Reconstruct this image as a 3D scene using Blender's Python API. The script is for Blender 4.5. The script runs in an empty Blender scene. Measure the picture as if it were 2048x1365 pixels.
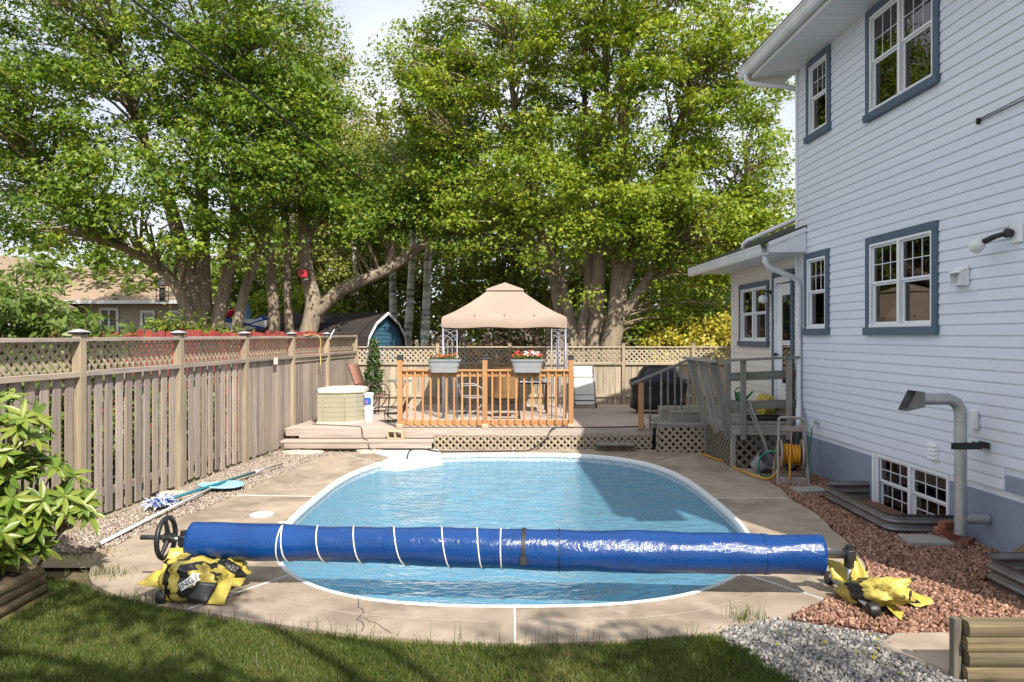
import bpy, bmesh, math, random
import numpy as np
from mathutils import Vector, Matrix, Quaternion, noise as mnoise

scene = bpy.context.scene
C = scene.collection
R = math.radians
random.seed(7)
rng = np.random.default_rng(11)

# ---------------------------------------------------------------- camera, sky, sun, exposure
cam_d = bpy.data.cameras.new("camera")
cam_d.sensor_width = 36.0
cam_d.lens = 36.0 * 1450 / 2048
cam_d.shift_y = -10.5 / 2048
cam_d.clip_start = 0.05
cam_d.clip_end = 600
cam = bpy.data.objects.new("camera", cam_d)
C.objects.link(cam)
cam.location = (0, 0, 2.1)
cam.rotation_euler = (R(90), 0, 0)
scene.camera = cam

SUN_EL, SUN_AZ = 45.0, 25.0          # elevation; degrees right of straight behind the camera
world = bpy.data.worlds.new("World")
scene.world = world
world.use_nodes = True
wn = world.node_tree.nodes
wl = world.node_tree.links
wn.clear()
w_out = wn.new("ShaderNodeOutputWorld")
w_bg = wn.new("ShaderNodeBackground")
w_sky = wn.new("ShaderNodeTexSky")
w_sky.sky_type = 'NISHITA'
w_sky.sun_disc = False
w_sky.sun_elevation = R(SUN_EL)
w_sky.sun_rotation = R(180 - SUN_AZ)
w_sky.air_density = 1.0
w_sky.dust_density = 1.5
w_tc = wn.new("ShaderNodeTexCoord")
w_map = wn.new("ShaderNodeMapping")
w_map.inputs['Scale'].default_value = (1.0, 1.0, 2.2)
w_noise = wn.new("ShaderNodeTexNoise")
w_noise.inputs['Scale'].default_value = 2.2
w_noise.inputs['Detail'].default_value = 7.0
w_ramp = wn.new("ShaderNodeValToRGB")
w_ramp.color_ramp.elements[0].position = 0.30
w_ramp.color_ramp.elements[0].color = (0.35, 0.35, 0.35, 1)
w_ramp.color_ramp.elements[1].position = 0.62
w_mix = wn.new("ShaderNodeMix")
w_mix.data_type = 'RGBA'
w_mix.inputs[7].default_value = (8.2, 8.5, 9.2, 1)      # thin bright cloud over the whole sky
wl.new(w_tc.outputs['Generated'], w_map.inputs['Vector'])
wl.new(w_map.outputs['Vector'], w_noise.inputs['Vector'])
wl.new(w_noise.outputs['Fac'], w_ramp.inputs['Fac'])
wl.new(w_ramp.outputs['Color'], w_mix.inputs[0])
wl.new(w_sky.outputs['Color'], w_mix.inputs[6])
wl.new(w_mix.outputs[2], w_bg.inputs['Color'])
w_bg.inputs['Strength'].default_value = 0.10
wl.new(w_bg.outputs['Background'], w_out.inputs['Surface'])

sun_d = bpy.data.lights.new("sun", 'SUN')
sun_d.energy = 5.0
sun_d.angle = R(0.53)
sun_d.color = (1.0, 0.94, 0.84)
sun = bpy.data.objects.new("sun", sun_d)
C.objects.link(sun)
sun.location = (8, -16, 20)
_sv = Vector((math.sin(R(SUN_AZ)) * math.cos(R(SUN_EL)), -math.cos(R(SUN_AZ)) * math.cos(R(SUN_EL)), math.sin(R(SUN_EL))))
sun.rotation_euler = _sv.to_track_quat('Z', 'Y').to_euler()

scene.view_settings.view_transform = 'Standard'
scene.view_settings.look = 'None'
scene.view_settings.gamma = 1.0
scene.view_settings.use_curve_mapping = False
scene.view_settings.exposure = 0.45
scene.render.engine = 'CYCLES'
scene.cycles.max_bounces = 5
scene.cycles.glossy_bounces = 2
scene.cycles.transmission_bounces = 2
scene.cycles.diffuse_bounces = 2
scene.cycles.use_adaptive_sampling = True
scene.cycles.adaptive_threshold = 0.02
scene.cycles.transparent_max_bounces = 8
scene.cycles.caustics_reflective = False
scene.cycles.caustics_refractive = False
scene.cycles.use_denoising = True

# ---------------------------------------------------------------- helpers
def link(o, parent=None):
    C.objects.link(o)
    if parent is not None:
        o.parent = parent
    return o

def tag(o, label=None, cat=None, group=None, kind=None):
    if label: o['label'] = label
    if cat: o['category'] = cat
    if group: o['group'] = group
    if kind: o['kind'] = kind
    return o

def thing(name, label, cat, loc=(0, 0, 0), rz=0.0, group=None):
    o = bpy.data.objects.new(name, None)
    o.empty_display_size = 0.2
    link(o)
    o.location = loc
    o.rotation_euler = (0, 0, rz)
    return tag(o, label, cat, group)

def mesh_data(name, V, Fc, mats, smooth=False, midx=None):
    me = bpy.data.meshes.new(name)
    me.from_pydata([tuple(v) for v in V], [], Fc)
    if not isinstance(mats, (list, tuple)):
        mats = [mats]
    for m in mats:
        me.materials.append(m)
    if midx is not None:
        me.polygons.foreach_set('material_index', midx)
    if smooth:
        me.polygons.foreach_set('use_smooth', [True] * len(me.polygons))
    me.update()
    return me

def mesh_obj(name, V, Fc, mats, parent=None, smooth=False, midx=None):
    return link(bpy.data.objects.new(name, mesh_data(name, V, Fc, mats, smooth, midx)), parent)

def np_mesh(name, V, Fc, mats, parent=None, smooth=False, attr=None, midx=None):
    """big mesh from arrays; attr = value per vertex stored as 'rnd'"""
    me = bpy.data.meshes.new(name)
    V = np.asarray(V, dtype=np.float32); Fc = np.asarray(Fc, dtype=np.int32)
    n, k = Fc.shape
    me.vertices.add(len(V)); me.vertices.foreach_set('co', V.ravel())
    me.loops.add(n * k); me.loops.foreach_set('vertex_index', Fc.ravel())
    me.polygons.add(n)
    me.polygons.foreach_set('loop_start', np.arange(0, n * k, k, dtype=np.int32))
    me.polygons.foreach_set('loop_total', np.full(n, k, dtype=np.int32))
    for m in (mats if isinstance(mats, (list, tuple)) else [mats]):
        me.materials.append(m)
    if midx is not None:
        me.polygons.foreach_set('material_index', np.asarray(midx, dtype=np.int32))
    if smooth:
        me.polygons.foreach_set('use_smooth', np.ones(n, dtype=bool))
    me.update(calc_edges=True)
    if attr is not None:
        a = me.attributes.new('rnd', 'FLOAT', 'POINT')
        a.data.foreach_set('value', np.asarray(attr, dtype=np.float32))
    return link(bpy.data.objects.new(name, me), parent)

class MB:
    """collects shapes, then builds ONE mesh object"""
    def __init__(s): s.V = []; s.F = []; s.M = []
    def add(s, V, Fc, m=0):
        b = len(s.V)
        s.V.extend([Vector(v) for v in V]); s.F.extend([[i + b for i in f] for f in Fc]); s.M.extend([m] * len(Fc))
        return s
    def box(s, c, d, rot=None, m=0, bev=0.0):
        V, Fc = cbox_vf(d[0], d[1], d[2], bev)
        M = rot if rot is not None else Matrix.Identity(3)
        c = Vector(c)
        return s.add([M @ Vector(v) + c for v in V], Fc, m)
    def seg(s, p0, p1, w, h, m=0, bev=0.0):
        p0 = Vector(p0); p1 = Vector(p1); d = p1 - p0
        q = track(d)
        return s.box((p0 + p1) / 2, (d.length, w, h), q.to_matrix(), m, bev)
    def tube(s, pts, r, n=8, m=0, caps=True, closed=False):
        pts = [Vector(p) for p in pts]
        rs = r if isinstance(r, (list, tuple)) else [r] * len(pts)
        b = len(s.V); prev = None
        for i, p in enumerate(pts):
            if closed: t = pts[(i + 1) % len(pts)] - pts[i - 1]
            else: t = pts[min(i + 1, len(pts) - 1)] - pts[max(i - 1, 0)]
            if t.length < 1e-9: t = Vector((0, 0, 1))
            t.normalize()
            if prev is None:
                a = Vector((0, 0, 1)) if abs(t.z) < 0.9 else Vector((1, 0, 0))
                u = t.cross(a).normalized()
            else:
                u = (prev - t * prev.dot(t))
                u = u.normalized() if u.length > 1e-6 else t.orthogonal().normalized()
            prev = u; v = t.cross(u)
            for k in range(n):
                a = 2 * math.pi * k / n
                s.V.append(p + (u * math.cos(a) + v * math.sin(a)) * rs[i])
        L = len(pts)
        for i in range(L if closed else L - 1):
            for k in range(n):
                a0 = b + i * n + k; a1 = b + i * n + (k + 1) % n
                c0 = b + ((i + 1) % L) * n + k; c1 = b + ((i + 1) % L) * n + (k + 1) % n
                s.F.append([a0, a1, c1, c0]); s.M.append(m)
        if caps and not closed:
            s.F.append([b + k for k in range(n)][::-1]); s.M.append(m)
            s.F.append([b + (L - 1) * n + k for k in range(n)]); s.M.append(m)
        return s
    def lathe(s, prof, o=(0, 0, 0), n=20, m=0, rot=None):
        """prof: list of (radius, height) along local z"""
        b = len(s.V); o = Vector(o); M = rot if rot is not None else Matrix.Identity(3)
        for r, z in prof:
            for k in range(n):
                a = 2 * math.pi * k / n
                s.V.append(M @ Vector((r * math.cos(a), r * math.sin(a), z)) + o)
        for i in range(len(prof) - 1):
            for k in range(n):
                s.F.append([b + i * n + k, b + i * n + (k + 1) % n, b + (i + 1) * n + (k + 1) % n, b + (i + 1) * n + k]); s.M.append(m)
        if prof[0][0] > 1e-5: s.F.append([b + k for k in range(n)][::-1]); s.M.append(m)
        if prof[-1][0] > 1e-5: s.F.append([b + (len(prof) - 1) * n + k for k in range(n)]); s.M.append(m)
        return s
    def prism(s, poly, z0, z1, m=0, fn=None):
        """poly in (x,y), extruded z0..z1, optional mapping fn(x,y,z)"""
        fn = fn or (lambda x, y, z: (x, y, z))
        n = len(poly)
        V = [fn(x, y, z0) for x, y in poly] + [fn(x, y, z1) for x, y in poly]
        Fc = [list(range(n))[::-1], list(range(n, 2 * n))] + [[i, (i + 1) % n, n + (i + 1) % n, n + i] for i in range(n)]
        return s.add(V, Fc, m)
    def build(s, name, mats, parent=None, smooth=False, auto=None):
        o = mesh_obj(name, s.V, s.F, mats, parent, smooth, s.M)
        if auto is not None:
            shade_auto(o.data, auto)
        return o

def shade_auto(me, deg=40):
    bm = bmesh.new(); bm.from_mesh(me)
    for f in bm.faces: f.smooth = True
    for e in bm.edges:
        if len(e.link_faces) == 2 and e.calc_face_angle(0) > R(deg): e.smooth = False
    bm.to_mesh(me); bm.free()

def track(d):
    """quaternion taking local X onto d, local Z as upright as it can be"""
    x = Vector(d).normalized()
    up = Vector((0, 0, 1)) if abs(x.z) < 0.9999 else Vector((0, 1, 0))
    y = up.cross(x).normalized(); z = x.cross(y)
    return Matrix((x, y, z)).transposed().to_quaternion()

def cbox_vf(sx, sy, sz, b=0.0):
    hx, hy, hz = sx / 2, sy / 2, sz / 2
    if b <= 0:
        V = [(x, y, z) for x in (-hx, hx) for y in (-hy, hy) for z in (-hz, hz)]
        return V, [[0, 1, 3, 2], [4, 6, 7, 5], [0, 4, 5, 1], [2, 3, 7, 6], [0, 2, 6, 4], [1, 5, 7, 3]]
    b = min(b, hx * .45, hy * .45, hz * .45)
    V = []; idx = {}
    for sxn in (-1, 1):
        for syn in (-1, 1):
            for szn in (-1, 1):
                for ax in range(3):
                    p = [sxn * (hx - (b if ax != 0 else 0)), syn * (hy - (b if ax != 1 else 0)), szn * (hz - (b if ax != 2 else 0))]
                    idx[(sxn, syn, szn, ax)] = len(V); V.append(tuple(p))
    Fc = []
    def fc(keys):
        f = [idx[k] for k in keys]
        a, c, d = Vector(V[f[0]]), Vector(V[f[1]]), Vector(V[f[2]])
        cen = sum((Vector(V[i]) for i in f), Vector()) / len(f)
        Fc.append(f if (c - a).cross(d - c).dot(cen) > 0 else f[::-1])
    for s in (-1, 1):
        fc([(s, -1, -1, 0), (s, 1, -1, 0), (s, 1, 1, 0), (s, -1, 1, 0)])
        fc([(-1, s, -1, 1), (1, s, -1, 1), (1, s, 1, 1), (-1, s, 1, 1)])
        fc([(-1, -1, s, 2), (1, -1, s, 2), (1, 1, s, 2), (-1, 1, s, 2)])
    for s in (-1, 1):
        for t in (-1, 1):
            fc([(-1, s, t, 1), (1, s, t, 1), (1, s, t, 2), (-1, s, t, 2)])
            fc([(s, -1, t, 0), (s, 1, t, 0), (s, 1, t, 2), (s, -1, t, 2)])
            fc([(s, t, -1, 0), (s, t, 1, 0), (s, t, 1, 1), (s, t, -1, 1)])
    for a in (-1, 1):
        for c in (-1, 1):
            for d in (-1, 1):
                fc([(a, c, d, 0), (a, c, d, 1), (a, c, d, 2)])
    return V, Fc

_cache = {}
def beam(name, p0, p1, w, h, mat, parent=None, bev=0.004, roll=0.0):
    """a bar from p0 to p1 (local X along it); w = across, h = upright; alike bars share their mesh"""
    p0 = Vector(p0); p1 = Vector(p1); d = p1 - p0
    L = round(d.length, 3)
    key = (L, round(w, 4), round(h, 4), mat.name, bev)
    me = _cache.get(key)
    if me is None:
        V, Fc = cbox_vf(L, w, h, bev)
        me = mesh_data(name, V, Fc, mat); _cache[key] = me
    o = bpy.data.objects.new(name, me)
    link(o, parent)
    o.location = (p0 + p1) / 2
    q = track(d)
    if roll: q = q @ Quaternion((1, 0, 0), roll)
    o.rotation_mode = 'QUATERNION'; o.rotation_quaternion = q
    return o

def copy_tree(o, parent=None):
    c = o.copy(); link(c, parent)
    for ch in list(o.children): copy_tree(ch, c)
    return c

# ---------------------------------------------------------------- materials
def lin(h):
    """sRGB 0-255 triple to linear"""
    return tuple(((v / 255) / 12.92 if v / 255 <= 0.04045 else ((v / 255 + 0.055) / 1.055) ** 2.4) for v in h)

def new_mat(name):
    m = bpy.data.materials.new(name); m.use_nodes = True
    nt = m.node_tree; nt.nodes.clear()
    return m, nt, nt.nodes, nt.links

def mk(name, col, rough=0.7, var=0.15, scale=6.0, stretch=(1, 1, 1), bump=0.15, metal=0.0, rand=0.0,
       col2=None, col3=None, patch=1.2, patch_amt=0.5, spec=0.5, fine=None, bump_dist=0.01, coat=0.0):
    """procedural surface: fine noise, larger patches of col2, per-object brightness"""
    m, nt, N, L = new_mat(name)
    out = N.new("ShaderNodeOutputMaterial"); bs = N.new("ShaderNodeBsdfPrincipled")
    L.new(bs.outputs[0], out.inputs[0])
    bs.inputs['Roughness'].default_value = rough; bs.inputs['Metallic'].default_value = metal
    bs.inputs['Specular IOR Level'].default_value = spec
    bs.inputs['Coat Weight'].default_value = coat
    tc = N.new("ShaderNodeTexCoord"); oi = N.new("ShaderNodeObjectInfo")
    off = N.new("ShaderNodeVectorMath"); off.operation = 'ADD'
    mul = N.new("ShaderNodeMath"); mul.operation = 'MULTIPLY'; mul.inputs[1].default_value = 37.0
    L.new(oi.outputs['Random'], mul.inputs[0])
    cmb = N.new("ShaderNodeCombineXYZ")
    for i in range(3): L.new(mul.outputs[0], cmb.inputs[i])
    mp = N.new("ShaderNodeMapping"); mp.inputs['Scale'].default_value = stretch
    L.new(tc.outputs['Object'], mp.inputs['Vector'])
    L.new(mp.outputs[0], off.inputs[0]); L.new(cmb.outputs[0], off.inputs[1])
    n1 = N.new("ShaderNodeTexNoise"); n1.inputs['Scale'].default_value = scale; n1.inputs['Detail'].default_value = 5; n1.inputs['Roughness'].default_value = 0.65
    L.new(off.outputs[0], n1.inputs['Vector'])
    c = Vector(col)
    ra = N.new("ShaderNodeValToRGB")
    ra.color_ramp.elements[0].position = 0.3; ra.color_ramp.elements[1].position = 0.7
    ra.color_ramp.elements[0].color = (*(c * (1 - var)), 1); ra.color_ramp.elements[1].color = (*(c * (1 + var)), 1)
    L.new(n1.outputs['Fac'], ra.inputs['Fac'])
    cur = ra.outputs['Color']
    for cc, sc, th in ((col2, patch, 0.5), (col3, patch * 2.7, 0.56)):
        if cc is None: continue
        n2 = N.new("ShaderNodeTexNoise"); n2.inputs['Scale'].default_value = sc; n2.inputs['Detail'].default_value = 3; n2.inputs['Roughness'].default_value = 0.6
        L.new(off.outputs[0], n2.inputs['Vector'])
        r2 = N.new("ShaderNodeMapRange"); r2.inputs[1].default_value = th - 0.08; r2.inputs[2].default_value = th + 0.14; r2.inputs[4].default_value = patch_amt
        L.new(n2.outputs['Fac'], r2.inputs[0])
        mx = N.new("ShaderNodeMix"); mx.data_type = 'RGBA'; mx.inputs[7].default_value = (*cc, 1)
        L.new(r2.outputs[0], mx.inputs[0]); L.new(cur, mx.inputs[6]); cur = mx.outputs[2]
    if rand > 0:
        mr = N.new("ShaderNodeMapRange"); mr.inputs[3].default_value = 1 - rand; mr.inputs[4].default_value = 1 + rand
        L.new(oi.outputs['Random'], mr.inputs[0])
        hv = N.new("ShaderNodeHueSaturation"); L.new(mr.outputs[0], hv.inputs['Value']); L.new(cur, hv.inputs['Color']); cur = hv.outputs['Color']
    L.new(cur, bs.inputs['Base Color'])
    if bump > 0:
        bp = N.new("ShaderNodeBump"); bp.inputs['Strength'].default_value = bump; bp.inputs['Distance'].default_value = bump_dist
        if fine:
            n3 = N.new("ShaderNodeTexNoise"); n3.inputs['Scale'].default_value = fine; n3.inputs['Detail'].default_value = 4
            L.new(tc.outputs['Object'], n3.inputs['Vector']); L.new(n3.outputs['Fac'], bp.inputs['Height'])
        else:
            L.new(n1.outputs['Fac'], bp.inputs['Height'])
        L.new(bp.outputs[0], bs.inputs['Normal'])
    return m

def wood(name, c1, c2, c3=None, rand=0.16, var=0.28):
    """grain runs along local X of the piece"""
    return mk(name, c1, rough=0.85, var=var, scale=9, stretch=(0.16, 3.2, 3.2), bump=0.35, rand=rand, col2=c2, col3=c3, patch=0.9, patch_amt=0.55, spec=0.2, bump_dist=0.006)

M = {}
M['fence'] = wood('weathered_fence_wood', lin((160, 147, 138)), lin((128, 118, 114)), lin((176, 158, 132)), rand=0.2, var=0.4)
M['fence_post'] = wood('weathered_post_wood', lin((170, 154, 132)), lin((144, 130, 113)), rand=0.1, var=0.3)
M['fence_back'] = wood('back_fence_wood', lin((182, 168, 146)), lin((158, 144, 126)), rand=0.16, var=0.34)
M['lattice'] = wood('lattice_wood', lin((178, 164, 142)), lin((148, 136, 120)), rand=0.1)
M['cedar'] = wood('orange_cedar', lin((188, 138, 94)), lin((168, 116, 74)), lin((204, 164, 122)), rand=0.12, var=0.16)
M['deckwood'] = wood('deck_wood', lin((184, 168, 156)), lin((156, 142, 132)), lin((200, 186, 172)), rand=0.12)
M['greywood'] = wood('old_grey_green_wood', lin((146, 143, 136)), lin((116, 117, 112)), lin((154, 142, 122)), rand=0.2, var=0.4)
M['darkgrey_wood'] = wood('old_dark_wood', lin((120, 112, 100)), lin((98, 96, 88)), rand=0.18)
M['redwood'] = wood('red_painted_wood', lin((166, 78, 72)), lin((146, 64, 60)), lin((188, 112, 104)), rand=0.15)
M['log'] = wood('landscape_timber', lin((124, 110, 84)), lin((92, 84, 68)), lin((72, 68, 60)), rand=0.16, var=0.4)
M['siding'] = mk('white_vinyl_siding', lin((222, 227, 238)), rough=0.42, var=0.02, scale=3, stretch=(0.3, 3, 6), bump=0.03, rand=0.012, col2=lin((210, 215, 229)), patch=0.8, patch_amt=0.35, spec=0.4)
M['siding_cream'] = mk('cream_vinyl_siding', lin((226, 221, 212)), rough=0.5, var=0.02, scale=3, bump=0.03, rand=0.02, spec=0.4)
M['trim_blue'] = mk('slate_blue_paint', lin((82, 99, 118)), rough=0.5, var=0.06, scale=10, bump=0.05, rand=0.05)
M['white_trim'] = mk('white_trim_paint', lin((232, 234, 238)), rough=0.4, var=0.02, scale=6, bump=0.03)
M['white_gutter'] = mk('white_gutter_metal', lin((222, 224, 228)), rough=0.35, var=0.04, scale=4, bump=0.02, col2=lin((186, 186, 184)), patch=2.2, patch_amt=0.3)
M['soffit'] = mk('soffit_vinyl', lin((226, 228, 232)), rough=0.5, var=0.02, scale=4, bump=0.02)
M['foundation'] = mk('blue_grey_painted_block', lin((140, 150, 168)), rough=0.8, var=0.06, scale=14, bump=0.25, col2=lin((122, 132, 152)), patch=1.1, patch_amt=0.5)
M['concrete'] = mk('exposed_concrete', lin((164, 148, 130)), rough=0.9, var=0.16, scale=95, bump=0.3, col2=lin((112, 100, 86)), col3=lin((182, 166, 148)), patch=1.3, patch_amt=0.65, rand=0.06, fine=160, bump_dist=0.004)
M['concrete_pale'] = mk('pale_concrete', lin((206, 194, 176)), rough=0.9, var=0.08, scale=60, bump=0.25, rand=0.05)
M['paver'] = mk('grey_paver', lin((150, 146, 142)), rough=0.9, var=0.12, scale=50, bump=0.3, rand=0.06)
M['white_plastic'] = mk('white_plastic', lin((222, 225, 226)), rough=0.35, var=0.02, scale=5, bump=0.0)
M['grey_plastic'] = mk('taupe_plastic', lin((150, 140, 132)), rough=0.5, var=0.05, scale=8, bump=0.05)
M['black_plastic'] = mk('black_plastic', (0.018, 0.018, 0.02), rough=0.45, var=0.1, scale=8, bump=0.05)
M['alu'] = mk('brushed_aluminium', (0.62, 0.63, 0.64), rough=0.32, var=0.05, scale=8, metal=1.0, bump=0.03)
M['galv'] = mk('galvanised_steel', (0.50, 0.51, 0.53), rough=0.48, var=0.12, scale=10, metal=0.75, bump=0.06, col2=(0.36, 0.36, 0.38), patch=3, patch_amt=0.4)
M['galv_dark'] = mk('weathered_corrugated_steel', (0.24, 0.235, 0.235), rough=0.5, var=0.2, scale=9, metal=0.6, bump=0.1, col2=(0.17, 0.14, 0.12), patch=2.2, patch_amt=0.5)
M['dark_metal'] = mk('dark_bronze_metal', lin((72, 62, 56)), rough=0.45, var=0.1, scale=10, metal=0.3, bump=0.05)
M['grey_metal'] = mk('grey_painted_metal', lin((150, 150, 158)), rough=0.4, var=0.05, scale=10, metal=0.2, bump=0.02)
M['canopy'] = mk('beige_canopy_fabric', lin((166, 146, 132)), rough=0.85, var=0.04, scale=4, bump=0.12, col2=lin((152, 132, 118)), patch=1.6, patch_amt=0.4, fine=6, bump_dist=0.02)
M['sling_brown'] = mk('brown_sling_fabric', lin((152, 108, 92)), rough=0.75, var=0.1, scale=60, bump=0.15)
M['sling_tan'] = mk('tan_sling_fabric', lin((158, 124, 84)), rough=0.75, var=0.1, scale=60, bump=0.15)
M['sling_white'] = mk('white_mesh_fabric', lin((214, 212, 206)), rough=0.7, var=0.12, scale=45, bump=0.2)
M['box_beige'] = mk('beige_resin', lin((166, 160, 138)), rough=0.5, var=0.03, scale=6, bump=0.03)
M['box_lid'] = mk('pale_resin_lid', lin((206, 200, 188)), rough=0.55, var=0.05, scale=5, bump=0.08, col2=lin((180, 176, 168)), patch=4, patch_amt=0.4)
M['bbq_cover'] = mk('black_vinyl_cover', (0.014, 0.016, 0.022), rough=0.42, var=0.1, scale=6, bump=0.2, fine=9, bump_dist=0.02)
M['planter_grey'] = mk('grey_planter_plastic', lin((152, 152, 154)), rough=0.5, var=0.03, scale=8, bump=0.03)
M['yellow_hose'] = mk('yellow_hose_rubber', lin((206, 146, 30)), rough=0.4, var=0.08, scale=20, bump=0.03)
M['green_hose'] = mk('green_hose_rubber', lin((44, 132, 104)), rough=0.4, var=0.08, scale=20, bump=0.03)
M['black_rubber'] = mk('black_rubber', (0.02, 0.02, 0.022), rough=0.5, var=0.1, scale=10, bump=0.02)
M['green_plastic'] = mk('green_plastic', lin((22, 104, 58)), rough=0.35, var=0.05, scale=8, bump=0.0)
M['yellow_bag'] = mk('yellow_film', lin((190, 172, 76)), rough=0.4, var=0.08, scale=6, bump=0.3, fine=14, bump_dist=0.02)
M['brick'] = mk('red_brick', lin((142, 84, 68)), rough=0.9, var=0.2, scale=22, bump=0.4, rand=0.2, col2=lin((150, 112, 92)), patch=6)
M['block'] = mk('concrete_block', lin((196, 176, 148)), rough=0.95, var=0.12, scale=40, bump=0.4)
M['cord_white'] = mk('white_cord', lin((214, 212, 206)), rough=0.7, var=0.1, scale=40, bump=0.1)
M['teal_pole'] = mk('teal_pole_paint', lin((40, 112, 128)), rough=0.35, var=0.05, scale=8, bump=0.0)
M['pale_blue'] = mk('pale_blue_plastic', lin((150, 200, 214)), rough=0.45, var=0.06, scale=10, bump=0.03)
M['mop'] = mk('mop_strands', lin((196, 204, 224)), rough=0.8, var=0.2, scale=30, bump=0.1, rand=0.2)
M['shingle_dark'] = mk('dark_asphalt_shingle', lin((52, 46, 44)), rough=0.95, var=0.3, scale=14, bump=0.3, col2=lin((38, 34, 34)), patch=2)
M['shingle_tan'] = mk('tan_asphalt_shingle', lin((158, 138, 118)), rough=0.95, var=0.12, scale=10, stretch=(1, 3, 3), bump=0.3, col2=lin((146, 126, 106)), patch=1)
M['shingle_grey'] = mk('grey_asphalt_shingle', lin((96, 92, 92)), rough=0.95, var=0.2, scale=20, bump=0.3)
M['shed_blue'] = mk('blue_shed_board', lin((62, 104, 130)), rough=0.6, var=0.06, scale=6, bump=0.05, rand=0.06)
M['beige_siding'] = mk('neighbour_beige_siding', lin((170, 158, 138)), rough=0.6, var=0.03, scale=3, bump=0.03)
M['cream_siding'] = mk('neighbour_cream_siding', lin((222, 212, 176)), rough=0.6, var=0.03, scale=3, bump=0.03)
M['flower_red'] = mk('red_petal', lin((206, 46, 40)), rough=0.6, var=0.2, scale=30, bump=0.0, rand=0.15)
M['flower_orange'] = mk('orange_petal', lin((222, 84, 44)), rough=0.6, var=0.2, scale=30, bump=0.0, rand=0.15)
M['flower_white'] = mk('white_petal', lin((240, 238, 232)), rough=0.6, var=0.06, scale=30, bump=0.0)
M['soil'] = mk('dark_soil', lin((66, 52, 42)), rough=0.95, var=0.4, scale=22, bump=0.6, col2=lin((88, 70, 54)), patch=2)
M['ground'] = mk('earth_ground', lin((104, 92, 68)), rough=0.95, var=0.35, scale=16, bump=0.5, col2=lin((86, 94, 52)), col3=lin((120, 104, 82)), patch=0.6, patch_amt=0.8)
M['lawn_soil'] = mk('lawn_soil', lin((84, 86, 44)), rough=0.95, var=0.4, scale=30, bump=0.5, col2=lin((112, 100, 62)), patch=1.6)
M['stone_red'] = mk('red_lava_rock', lin((160, 110, 92)), rough=0.95, var=0.2, scale=30, bump=0.3)
M['white_cap'] = mk('weathered_cap_metal', lin((188, 188, 196)), rough=0.4, var=0.1, scale=14, metal=0.3, bump=0.1)
M['cap_black'] = mk('black_post_cap', lin((62, 62, 66)), rough=0.45, var=0.1, scale=8, bump=0.02)
M['rope_yellow'] = mk('yellow_rope', lin((212, 192, 120)), rough=0.8, var=0.15, scale=30, bump=0.1)
M['bark_maple'] = mk('maple_bark', lin((158, 142, 122)), rough=0.95, var=0.35, scale=7, stretch=(2.6, 2.6, 0.7), bump=0.8, col2=lin((104, 94, 82)), col3=lin((166, 154, 136)), patch=1.6, patch_amt=0.6, bump_dist=0.04)
M['bark_birch'] = mk('birch_bark', lin((232, 228, 218)), rough=0.85, var=0.12, scale=6, stretch=(1, 1, 5), bump=0.3, col2=lin((84, 76, 70)), patch=1.4, patch_amt=0.85)
M['bark_dark'] = mk('dark_bark', lin((92, 80, 66)), rough=0.95, var=0.35, scale=7, stretch=(2.6, 2.6, 0.7), bump=0.7, bump_dist=0.03)
M['twig'] = mk('twig_bark', lin((104, 92, 74)), rough=0.9, var=0.2, scale=10, bump=0.2)
M['pale_yellow'] = mk('pale_block_print', lin((226, 222, 214)), rough=0.5, var=0.02, scale=6, bump=0.0)
M['blue_label'] = mk('blue_label_print', lin((32, 92, 172)), rough=0.45, var=0.02, scale=6, bump=0.0)
M['purple_label'] = mk('purple_label_print', lin((150, 110, 190)), rough=0.45, var=0.02, scale=6, bump=0.0)
M['curtain'] = mk('curtain_cloth', lin((150, 138, 130)), rough=0.9, var=0.15, scale=3, stretch=(8, 1, 0.4), bump=0.2)
M['curtain_pink'] = mk('pinkish_cloth', lin((176, 120, 104)), rough=0.9, var=0.25, scale=7, bump=0.3)
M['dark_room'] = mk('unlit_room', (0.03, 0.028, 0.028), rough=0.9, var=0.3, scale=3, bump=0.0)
M['silver_tarp'] = mk('blue_boat_hull', lin((150, 184, 214)), rough=0.4, var=0.06, scale=5, bump=0.02)
M['blue_cloth'] = mk('blue_cloth', lin((40, 84, 168)), rough=0.8, var=0.08, scale=5, bump=0.05)
M['umbrella_blue'] = mk('faded_blue_canvas', lin((120, 160, 186)), rough=0.8, var=0.08, scale=5, bump=0.1)
M['gold_print'] = mk('gold_print', lin((222, 150, 70)), rough=0.7, var=0.1, scale=12, bump=0.0)
M['red_paint'] = mk('red_gloss', lin((196, 40, 52)), rough=0.4, var=0.08, scale=6, bump=0.02)

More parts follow.
